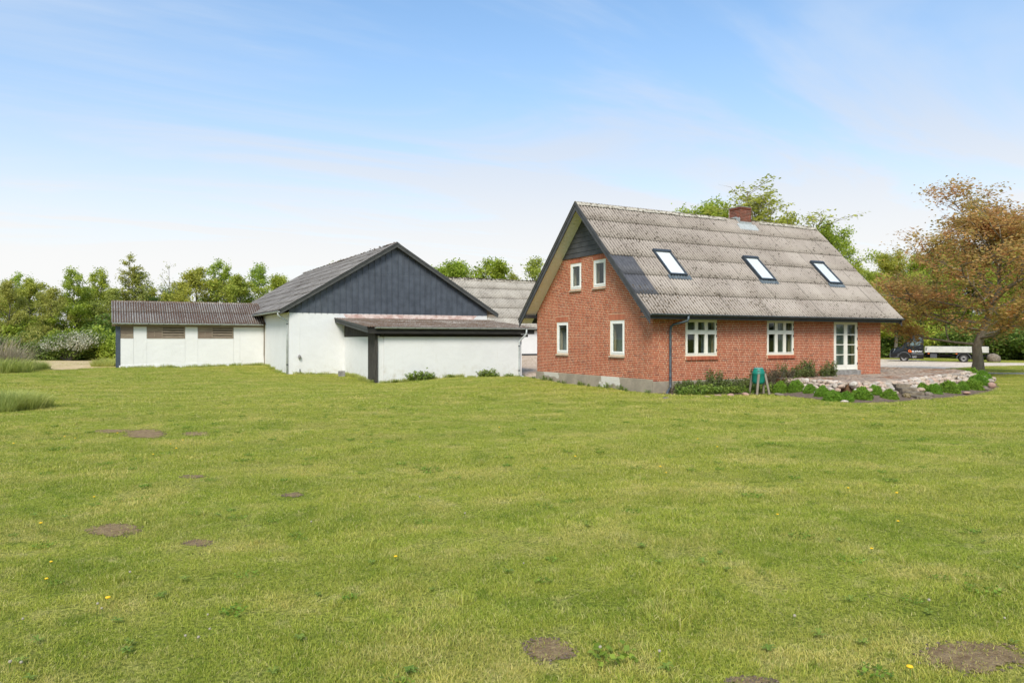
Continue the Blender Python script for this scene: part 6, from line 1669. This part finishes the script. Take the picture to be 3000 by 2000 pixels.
bmp = MB(); bmp.box((1.10 + FA, -0.86, 0.34), (0.85 + FA, 0.86, 0.70)); bmp.add([(1.10 + FA, 0.86, 0.34), (0.42 + FA, 1.0, 0.34), (0.42 + FA, 1.0, 0.72), (1.10 + FA, 0.86, 0.70)], [(0, 1, 2, 3)]); bmp.add([(1.10 + FA, -0.86, 0.34), (0.42 + FA, -1.0, 0.34), (0.42 + FA, -1.0, 0.72), (1.10 + FA, -0.86, 0.70)], [(3, 2, 1, 0)])
bmp.build('bumper', CPL, truck, local=True)
MB().box((1.075 + FA, -0.5, 0.78), (1.04 + FA, 0.5, 0.98)).build('grille', CHS, truck, local=True)
# wheels
def wheel(x, y_, sg, dual=False):
    w_ = MB().lathe((x, y_, 0.35), [(0.19, -0.11), (0.30, -0.115), (0.345, -0.08), (0.352, 0.0), (0.345, 0.08), (0.30, 0.115), (0.19, 0.11)], 28, axis='y').build('wheel', TYR, truck, smooth=True, local=True)
    r_ = MB(); s_ = sg
    r_.lathe((x, y_, 0.35), [(0.215, s_ * 0.112), (0.20, s_ * 0.118), (0.185, s_ * 0.07), (0.12, s_ * 0.05), (0.11, s_ * 0.09), (0.05, s_ * 0.10), (0.001, s_ * 0.10)], 24, axis='y')
    r_.build('rim', RIM, w_, smooth=True, local=True)
    MB().lathe((x, y_, 0.35), [(0.085, s_ * 0.092), (0.06, s_ * 0.115), (0.001, s_ * 0.118)], 16, axis='y').build('hub', CHS, w_, smooth=True, local=True)
for sg in (1, -1):
    wheel(FA, sg * 0.86, sg); wheel(-FA, sg * 0.88, sg); wheel(-FA, sg * 0.63, sg)
# chassis
c = MB()
for sg in (1, -1): c.box((-1.40 + FA, sg * 0.40, 0.50), (-6.0 + FA, sg * 0.48, 0.68))
for q in (-1.8, -2.8, -3.8, -4.8, -5.8): c.box((q + FA, -0.40, 0.56), (q + 0.06 + FA, 0.40, 0.66))
c.box((-FA + 0.06, -0.85, 0.28), (-FA - 0.06, 0.85, 0.42))
c.build('chassis', CHS, truck, local=True)
MB().tube([(-1.5 + FA, 0.15, 0.42), (-4.3 + FA, 0.0, 0.36)], 0.05, 8).build('drive_shaft', CHS, truck, local=True)
MB().box((-1.92 + FA, 0.55, 0.36), (-2.42 + FA, 0.95, 0.76)).build('tank', CPL, truck, local=True, bevel=0.03)
MB().box((-2.45 + FA, -0.9, 0.40), (-1.6 + FA, -0.55, 0.76)).build('battery_box', CHS, truck, local=True, bevel=0.02)
MB().box((-1.55 + FA, -1.04, 0.78), (-6.03 + FA, 1.04, 0.83)).build('bed_floor', CHS, truck, local=True)
for sg in (1, -1):
    for q in range(5):
        z0 = 0.832 + q * 0.098
        MB().box((-1.56 + FA, sg * 1.045, z0), (-6.03 + FA, sg * 1.072, z0 + 0.092)).build('bed_side_board', ALU, truck, local=True, bevel=0.012)
    MB().box((-1.60 + FA, sg * 1.074, 0.98), (-1.66 + FA, sg * 1.09, 1.2)).build('bed_latch', CHS, truck, local=True)
    MB().tube([(-FA + 0.50 * math.cos(a), sg * 0.93, 0.33 + 0.46 * math.sin(a)) for a in np.linspace(0.0, math.pi, 12)], 0.05, 6).build('mudguard', CPL, truck, local=True)
    for xx in (-1.75, -3.75): MB().box((xx + FA, sg * 1.03, 0.70), (xx - 0.13 + FA, sg * 1.05, 0.76)).build('side_marker', ORG, truck, local=True, bevel=0.008)
for q in range(5): MB().box((-1.53 + FA, -1.04, 0.832 + q * 0.098), (-1.556 + FA, 1.04, 0.924 + q * 0.098)).build('bed_front_board', ALU, truck, local=True)
for q in range(5): MB().box((-6.035 + FA, -1.04, 0.832 + q * 0.098), (-6.06 + FA, 1.04, 0.924 + q * 0.098)).build('bed_tail_board', ALU, truck, local=True)
# lettering on the door side (flat print)
def text(body, x, z_, size, name='lettering'):
    cu = bpy.data.curves.new(name, 'FONT'); cu.body = body; cu.size = size; cu.extrude = 0.001; cu.offset = size * 0.02
    tmp = bpy.data.objects.new(name, cu); COL.objects.link(tmp)
    bpy.context.view_layer.update()
    me = bpy.data.meshes.new_from_object(tmp.evaluated_get(bpy.context.evaluated_depsgraph_get()))
    bpy.data.objects.remove(tmp); me.materials.clear(); me.materials.append(WHT)
    o = link(name, me, truck)
    o.location = (x + FA, 0.998, z_); o.rotation_euler = (rad(90), 0, math.pi)
    return o
text('BS Stilladser', -0.59, 0.865, 0.155); text('Tlf. og udlejning', -0.59, 0.812, 0.058)
text('www.stilladser', -0.60, 0.47, 0.055); text('info@stilladser', -0.60, 0.38, 0.055)
for (xx, z_, r1) in ((-0.41, 0.94, 0.105), (-0.49, 0.885, 0.085)):
    MB().lathe((xx + FA, 0.996, z_), [(r1, 0.0), (r1, 0.006), (r1 * 0.52, 0.006), (r1 * 0.52, 0.0)], 24, axis='y').build('ring_emblem', ORG, truck, local=True)
# ================================================================== lawn details
# bare soil patches
def mat_bare():
    # crumbled soil that thins out into the turf: the sheet breaks up towards its rim
    m, t = new_mat('bare_dry_soil'); p = wpos(t)
    n = t.noise(p, 14, 5, 0.7); n2 = t.noise(p, 55, 4, 0.7)
    c = t.mix(t.ramp(n, 0.3, 0.7), lin(128, 104, 76), lin(168, 144, 106))
    c = t.mix(t.ramp(n2, 0.56, 0.7, 0.0, 0.7), c, lin(198, 178, 136))
    pr = finish(t, c, 0.95, t.math('ADD', n, n2), 1.0, 0.03, 0.1)
    e = t.n('ShaderNodeAttribute', {'attribute_name': 'rim'}).outputs['Fac']
    k = t.ramp(t.math('SUBTRACT', t.math('ADD', t.math('MULTIPLY', t.noise(p, 9, 5, 0.75), 1.5), 0.02), e), -0.04, 0.04)
    tr = t.n('ShaderNodeBsdfTransparent'); mx = t.n('ShaderNodeMixShader', None, Fac=k)
    t.t.links.new(tr.outputs[0], mx.inputs[1]); t.t.links.new(pr.outputs[0], mx.inputs[2])
    t.n('ShaderNodeOutputMaterial', None, Surface=mx.outputs[0]).is_active_output = True
    return m
M['bare'] = mat_bare()
PATCH = [(1612, 1905, 0.0, 68, 34, 'scratched bare soil patch alone in the lawn with torn edges'), (2855, 1925, 0.0, 140, 42, 'largest bare soil patch in the lawn with small stones'), (335, 1546, 0.0, 68, 18, 'dark brown bare soil patch with one white pebble'), (580, 1582, 0.0, 40, 9, 'thin straw edged bare patch in the lawn'), (425, 1275, 0.0, 58, 13, 'wide pale bare patch among dandelions in the lawn'), (575, 1275, 0.0, 40, 5, 'narrow pale sandy streak in the lawn'), (330, 1265, 0.0, 60, 6, 'weedy dark bare streak in the lawn'), (2200, 1998, 0.0, 60, 12, 'bare soil strip half grown over with grass'), (563, 1394, 0.0, 30, 5, 'small worn pale patch in the lawn'), (857, 1448, 0.0, 25, 5, 'small dark bare spot in the lawn')]
patches = []
for k, (px, py, z, a, b, lab) in enumerate(PATCH):
    poly = [at_z(px + a * 1.15 * math.cos(t) * (1.1 + 0.12 * math.sin(2 * t + k)), py + b * 1.15 * math.sin(t) * (1.1 + 0.12 * math.cos(3 * t + k)), z) for t in np.linspace(0, 2 * math.pi, 36, endpoint=False)]
    patches.append(poly)
    so = ground_sheet('soil_patch', poly, M['bare'], 0.006, 0.06, label=lab, cat='bare patch', step=0.05, amp=0.035, seed=k, dome=0.004)
    pc = np.array(poly); cc = pc.mean(0); ang = np.arctan2(pc[:, 1] - cc[1], pc[:, 0] - cc[0]); rr0 = np.hypot(pc[:, 0] - cc[0], pc[:, 1] - cc[1]); od = np.argsort(ang)
    va = np.array([v.co[:2] for v in so.data.vertices]) - cc
    rim = np.hypot(va[:, 0], va[:, 1]) / np.interp(np.arctan2(va[:, 1], va[:, 0]), ang[od], rr0[od], period=2 * np.pi)
    so.data.attributes.new('rim', 'FLOAT', 'POINT').data.foreach_set('value', rim.astype(np.float32))
    cl_r = max(np.ptp(pc[:, 0]), np.ptp(pc[:, 1])) / 2
    def clod(r, pc=pc, cc=cc):
        while True:
            u_ = r.random() ** 0.6; q = pc[r.randrange(len(pc))]; x_, y_ = cc[0] + (q[0] - cc[0]) * u_ * 0.95, cc[1] + (q[1] - cc[1]) * u_ * 0.95
            return (x_, y_, hz1(x_, y_) + 0.004), (0, 0, 1)
    cm = moss_lumps(150, clod, 0.013, 300 + k).build('clod', M['soil'], so, local=True); cm['kind'] = 'stuff'
# ---- grass blades: instanced turf pieces, laid over the whole lawn in view and beside it
def turf(seed, n, r, h, wd, flat):
    rng = np.random.default_rng(seed)
    a = rng.uniform(0, 2 * np.pi, n); q = r * np.sqrt(rng.uniform(0, 1, n))
    base = np.stack([q * np.cos(a), q * np.sin(a), np.full(n, -0.004)], 1)
    az = rng.uniform(0, 2 * np.pi, n); tilt = np.abs(rng.normal(0, flat, n))
    d = np.stack([np.cos(az) * np.sin(tilt), np.sin(az) * np.sin(tilt), np.cos(tilt)], 1)
    hh = h * rng.uniform(0.45, 1.15, n)[:, None]; out = np.stack([np.cos(az), np.sin(az), np.zeros(n)], 1)
    mid = base + d * hh * 0.55; tip = mid + d * hh * 0.35 + out * hh * 0.28
    th_ = az + np.pi / 2 + rng.normal(0, 0.7, n)
    side = np.stack([np.cos(th_), np.sin(th_), np.zeros(n)], 1) * (wd * rng.uniform(0.7, 1.3, n))[:, None]
    v = np.stack([base - side / 2, base + side / 2, mid + side * 0.42, tip, mid - side * 0.42], 1).reshape(-1, 3)
    b = np.arange(n)[:, None] * 5
    me = bpy.data.meshes.new('turf')
    f = [tuple(x) for x in (b + np.array([[0, 1, 2, 4]]))] + [tuple(x) for x in (b + np.array([[4, 2, 3]]))]
    me.from_pydata([tuple(x) for x in v], [], f); me.materials.append(M['grass']); me.update()
    return me
def clover(seed, n, r, h, ls):
    rg = np.random.default_rng(seed); a = rg.uniform(0, 6.283, n); q = r * np.sqrt(rg.uniform(0, 1, n))
    c = np.stack([q * np.cos(a), q * np.sin(a), h * rg.uniform(0.35, 1.0, n)], 1)
    lv, lq = leaf_arrays(c, ls, rg, 1.4, 0.8)
    return np_mesh('clover', lv, lq, L['clover'])
L['clover'] = mat_leaf('clover_leaf', (0.12, 0.22, 0.02), (0.19, 0.30, 0.03), (0.27, 0.36, 0.05), 0.35, 1.0)
def tuft(seed, n, r, h, wd):
    me = turf(seed, n, r, h, wd, 0.55); return me
tcol = bpy.data.collections.new('turf_pieces')
LOD = [(80, 0.13, 0.038, 0.0036, 0.70), (80, 0.13, 0.043, 0.0036, 0.85), (90, 0.20, 0.040, 0.0058, 0.75), (90, 0.20, 0.045, 0.0058, 0.85), (90, 0.36, 0.042, 0.012, 0.8), (90, 0.36, 0.047, 0.012, 0.9)]
for k, a in enumerate(LOD):
    o = bpy.data.objects.new('turf_%d' % k, turf(200 + k, *a)); tcol.objects.link(o)
for k, me in enumerate((clover(301, 60, 0.11, 0.040, 0.020), clover(302, 45, 0.08, 0.045, 0.026), tuft(303, 90, 0.07, 0.085, 0.0045), tuft(304, 70, 0.05, 0.095, 0.0045))):
    o = bpy.data.objects.new('turf_%d' % (6 + k), me); tcol.objects.link(o)
rng = np.random.default_rng(99)
def scatter(d0, d1, dens, lods, half, up=None, down=None):
    # depth band in front of the camera, generous to both sides; bands fade into each other
    n = int(half * (d1 ** 2 - d0 ** 2) * dens)
    d = np.sqrt(rng.uniform(d0 ** 2, d1 ** 2, n)); s = rng.uniform(-half, half, n) * d
    p = np.ones(n)
    if up: p *= np.clip((d - up[0]) / (up[1] - up[0]), 0, 1)
    if down: p *= np.clip((down[1] - d) / (down[1] - down[0]), 0, 1)
    k = rng.uniform(0, 1, n) < p; d, s = d[k], s[k]
    return s * SN + d * CS, -s * CS + d * SN, rng.choice(lods, len(d))
bands = [scatter(1.5, 12.0, 150, [0, 1], 0.92, None, (6.5, 12)), scatter(6.5, 26.0, 55, [2, 3], 0.85, (6.5, 12), (16, 26)), scatter(16.0, 54.0, 17, [4, 5], 0.80, (16, 26), None), scatter(54, 72, 6, [4, 5], 0.8), scatter(1.5, 24, 1.7, [6, 7, 8, 9], 0.85)]
x = np.concatenate([b[0] for b in bands]); y = np.concatenate([b[1] for b in bands]); ix = np.concatenate([b[2] for b in bands])
ok = np.ones(len(x), bool)
HOUSE_FP = [(HX0 - 0.05, HY0 - 0.05), (HX1 + 0.05, HY0 - 0.05), (HX1 + 0.05, HY1 + 0.05), (HX0 - 0.05, HY1 + 0.05)]
for poly in [HOUSE_FP, [(BX0, BY0), (BX1, BY0), (BX1, BY1), (BX0, BY1)], [(AX0, AY0), (AX1, AY0), (AX1, BY0 + 1), (AX0, BY0 + 1)], [(SX0, SY0), (SX1, SY0), (SX1, SY0 + 5), (SX0, SY0 + 5)], [(FX0, FY), (FX1, FY), (FX1, FY + 8), (FX0, FY + 8)], DRIVE, YARD, PATH, BED, BED2, TERR, [(17.2, 30.0), (19.6, 33.4), (21.0, 36.2), (21.6, 35.6), (19.9, 30.4)]]:
    ok &= ~inside(poly, x, y)
trk = inside(TRACK, x, y); ok &= ~(trk & (rng.uniform(0, 1, len(x)) < 0.85))
for poly in patches:
    cx, cy = np.mean([p[0] for p in poly]), np.mean([p[1] for p in poly])
    for kk, pr in ((0.95, 0.40), (0.78, 0.75), (0.55, 0.8)):
        shr = [(cx + (p[0] - cx) * kk, cy + (p[1] - cy) * kk) for p in poly]
        ok &= ~(inside(shr, x, y) & (rng.uniform(0, 1, len(x)) < pr))
x, y, ix = x[ok], y[ok], ix[ok]
# uneven growth: lush tufts and thin spots
gn = np.sin(x * 1.7 + 2 * np.sin(y * 0.9)) * np.sin(y * 1.4 + 1.5 * np.sin(x * 1.1)) + 0.6 * np.sin(x * 4.1 + y * 2.7) * np.sin(y * 3.7 - x * 1.9)
sc = (0.95 + 0.22 * gn + rng.normal(0, 0.14, len(x))).clip(0.5, 1.7)
lush = (gn > 1.0) & (rng.uniform(0, 1, len(x)) < 0.25); sc[lush] *= 1.35
pm_ = bpy.data.meshes.new('lawn_grass')
pm_.vertices.add(len(x)); pm_.vertices.foreach_set('co', np.stack([x, y, hz(x, y)], 1).astype(np.float32).ravel())
for nm, ty, arr in (('idx', 'INT', ix.astype(np.int32)), ('rot', 'FLOAT', rng.uniform(0, 6.28, len(x)).astype(np.float32)), ('scl', 'FLOAT', sc.astype(np.float32))):
    pm_.attributes.new(nm, ty, 'POINT').data.foreach_set('value', arr)
pm_.update()
grass = link('lawn_grass', pm_); tag(grass, 'short mown grass blades covering the whole lawn', 'grass', kind='stuff')
ng = bpy.data.node_groups.new('turf_scatter', 'GeometryNodeTree')
ng.interface.new_socket('Geometry', in_out='INPUT', socket_type='NodeSocketGeometry'); ng.interface.new_socket('Geometry', in_out='OUTPUT', socket_type='NodeSocketGeometry')
gi = ng.nodes.new('NodeGroupInput'); go = ng.nodes.new('NodeGroupOutput')
ci = ng.nodes.new('GeometryNodeCollectionInfo'); ci.inputs['Collection'].default_value = tcol; ci.inputs['Separate Children'].default_value = True; ci.inputs['Reset Children'].default_value = True
iop = ng.nodes.new('GeometryNodeInstanceOnPoints'); iop.inputs['Pick Instance'].default_value = True
def attr(nm, dt):
    a = ng.nodes.new('GeometryNodeInputNamedAttribute'); a.data_type = dt; a.inputs['Name'].default_value = nm
    return a.outputs[0]
cmb = ng.nodes.new('ShaderNodeCombineXYZ'); ng.links.new(attr('rot', 'FLOAT'), cmb.inputs[2])
cms = ng.nodes.new('ShaderNodeCombineXYZ'); sl_ = attr('scl', 'FLOAT')
for q in range(3): ng.links.new(sl_, cms.inputs[q])
ng.links.new(gi.outputs[0], iop.inputs['Points']); ng.links.new(ci.outputs[0], iop.inputs['Instance']); ng.links.new(attr('idx', 'INT'), iop.inputs['Instance Index'])
ng.links.new(cmb.outputs[0], iop.inputs['Rotation']); ng.links.new(cms.outputs[0], iop.inputs['Scale'])
ng.links.new(iop.outputs[0], go.inputs[0])
gm = grass.modifiers.new('turf', 'NODES'); gm.node_group = ng
# ---- dandelions
yel = simple('dandelion_yellow', (0.85, 0.52, 0.02), None, rough=0.7); fluff = simple('dandelion_seed', (0.34, 0.30, 0.22), None, rough=0.9)
def dand(mat, r, h):
    m = MB(); m.tube([(0, 0, -0.01), (0.003, 0.002, h * 0.5), (0, 0.004, h)], 0.0025, 4, 0)
    bm = bmesh.new(); bmesh.ops.create_icosphere(bm, subdivisions=2, radius=r)
    hd_ = MB(); hd_.add([(v.co.x, v.co.y + 0.004, v.co.z * (0.45 if mat is yel else 1) + h) for v in bm.verts], [tuple(v.index for v in f.verts) for f in bm.faces]); bm.free()
    return m, hd_
def me_of(mb, mat, nm):
    me = bpy.data.meshes.new(nm); me.from_pydata([tuple(v) for v in mb.v], [], mb.f); me.materials.append(mat); me.update(); return me
s1, h1 = dand(yel, 0.016, 0.055); s2m, h2 = dand(fluff, 0.009, 0.06)
MY = (me_of(s1, L['weed'], 'stalk'), me_of(h1, yel, 'head')); MF = (me_of(s2m, L['weed'], 'stalk'), me_of(h2, fluff, 'head'))
rd = random.Random(31)
DY = [(276, 1447), (121, 1524), (151, 1642), (345, 1273), (190, 1280), (220, 1283), (449, 1328), (517, 1314), (500, 1300), (536, 1290), (681, 1291), (318, 1754), (138, 1695), (1158, 1624), (1463, 1250), (1088, 1297), (1685, 1337), (1935, 1365), (2044, 1287), (2102, 1313), (2277, 1508), (2552, 1603), (2632, 1524), (2485, 1428), (2626, 1441), (2667, 1957), (40, 1303), (1952, 1380), (2345, 1213), (2300, 1262), (2530, 1231)]
DF = [(380, 1680), (68, 1823), (285, 1774), (298, 1783), (1362, 1504), (1230, 1455), (1533, 1649), (2724, 1766), (2945, 1811), (1933, 1919), (60, 1952), (30, 1953), (545, 1858), (580, 1865), (615, 1835), (913, 1529), (2326, 1811), (350, 1288), (1757, 1910), (610, 1790)]
def flower(px, py, ms, lab, grp):
    x_, y_ = at_z(px, py, 0.05); o = thing('dandelion', (x_, y_, hz1(x_, y_)), lab, 'flower', grp, rd.uniform(0, 6.28)); s_ = rd.uniform(0.85, 1.25); o.scale = (s_, s_, s_)
    link('stalk', ms[0], o); link('flower_head', ms[1], o)
for p in DY: flower(*p, MY, 'small yellow dandelion flower standing in the lawn', 'yellow dandelions in the lawn')
for p in DF: flower(*p, MF, 'white dandelion seed head standing in the lawn', 'dandelion seed heads in the lawn')
# broad-leaved weeds in the turf
def rosette(seed, n, ln, wd):
    rnd = random.Random(seed); m = MB()
    for k in range(n):
        a = 6.283 * k / n + rnd.gauss(0, 0.25); l = ln * rnd.uniform(0.6, 1.1); u = Vector((math.cos(a), math.sin(a), 0)); s_ = Vector((-u.y, u.x, 0)); el = rnd.uniform(0.15, 0.55)
        p = [u * (l * t) + Vector((0, 0, 0.012 + l * el * math.sin(t * 2.4))) for t in (0.05, 0.4, 0.75, 1.0)]
        w_ = [wd * 0.25, wd * 0.9, wd, wd * 0.15]
        vs_ = [q + s_ * (b_ * 0.5) for q, b_ in zip(p, w_)] + [q - s_ * (b_ * 0.5) for q, b_ in zip(p, w_)]
        m.add(vs_, [(q, q + 1, q + 5, q + 4) for q in range(3)])
    return me_of(m, L['weed'], 'rosette')
RS = [rosette(5 + k, 8 + k, 0.06, 0.020) for k in range(3)]
k = 0
for px, py in [(380, 1875), (1265, 1715), (370, 1900), (2490, 1755), (2970, 1880), (90, 1985), (100, 1500), (190, 1505), (345, 1812), (1490, 1670), (2460, 1580), (2110, 1620), (2400, 1855), (1880, 1600), (1720, 1535), (2060, 1650), (2130, 1670), (930, 1730), (110, 1880), (880, 1860), (1200, 1960), (1950, 1960), (540, 1690), (2880, 1580), (1580, 1385), (1930, 1650), (640, 1500), (2720, 1790), (2530, 1880), (2250, 1900), (800, 1960), (1090, 1640), (470, 1740), (2980, 1660), (60, 1940)]:
    x_, y_ = at_z(px, py, 0.03); o = link('lawn_weed', RS[k % 3]); k += 1
    o.location = (x_, y_, hz1(x_, y_) + 0.012); o.rotation_euler = (0, 0, rd.uniform(0, 6.28)); s_ = rd.uniform(0.6, 1.0); o.scale = (s_, s_, s_ * 1.2)
    tag(o, 'broad-leaved green weed rosette pressed into the lawn', 'weed', 'weed rosettes in the lawn')
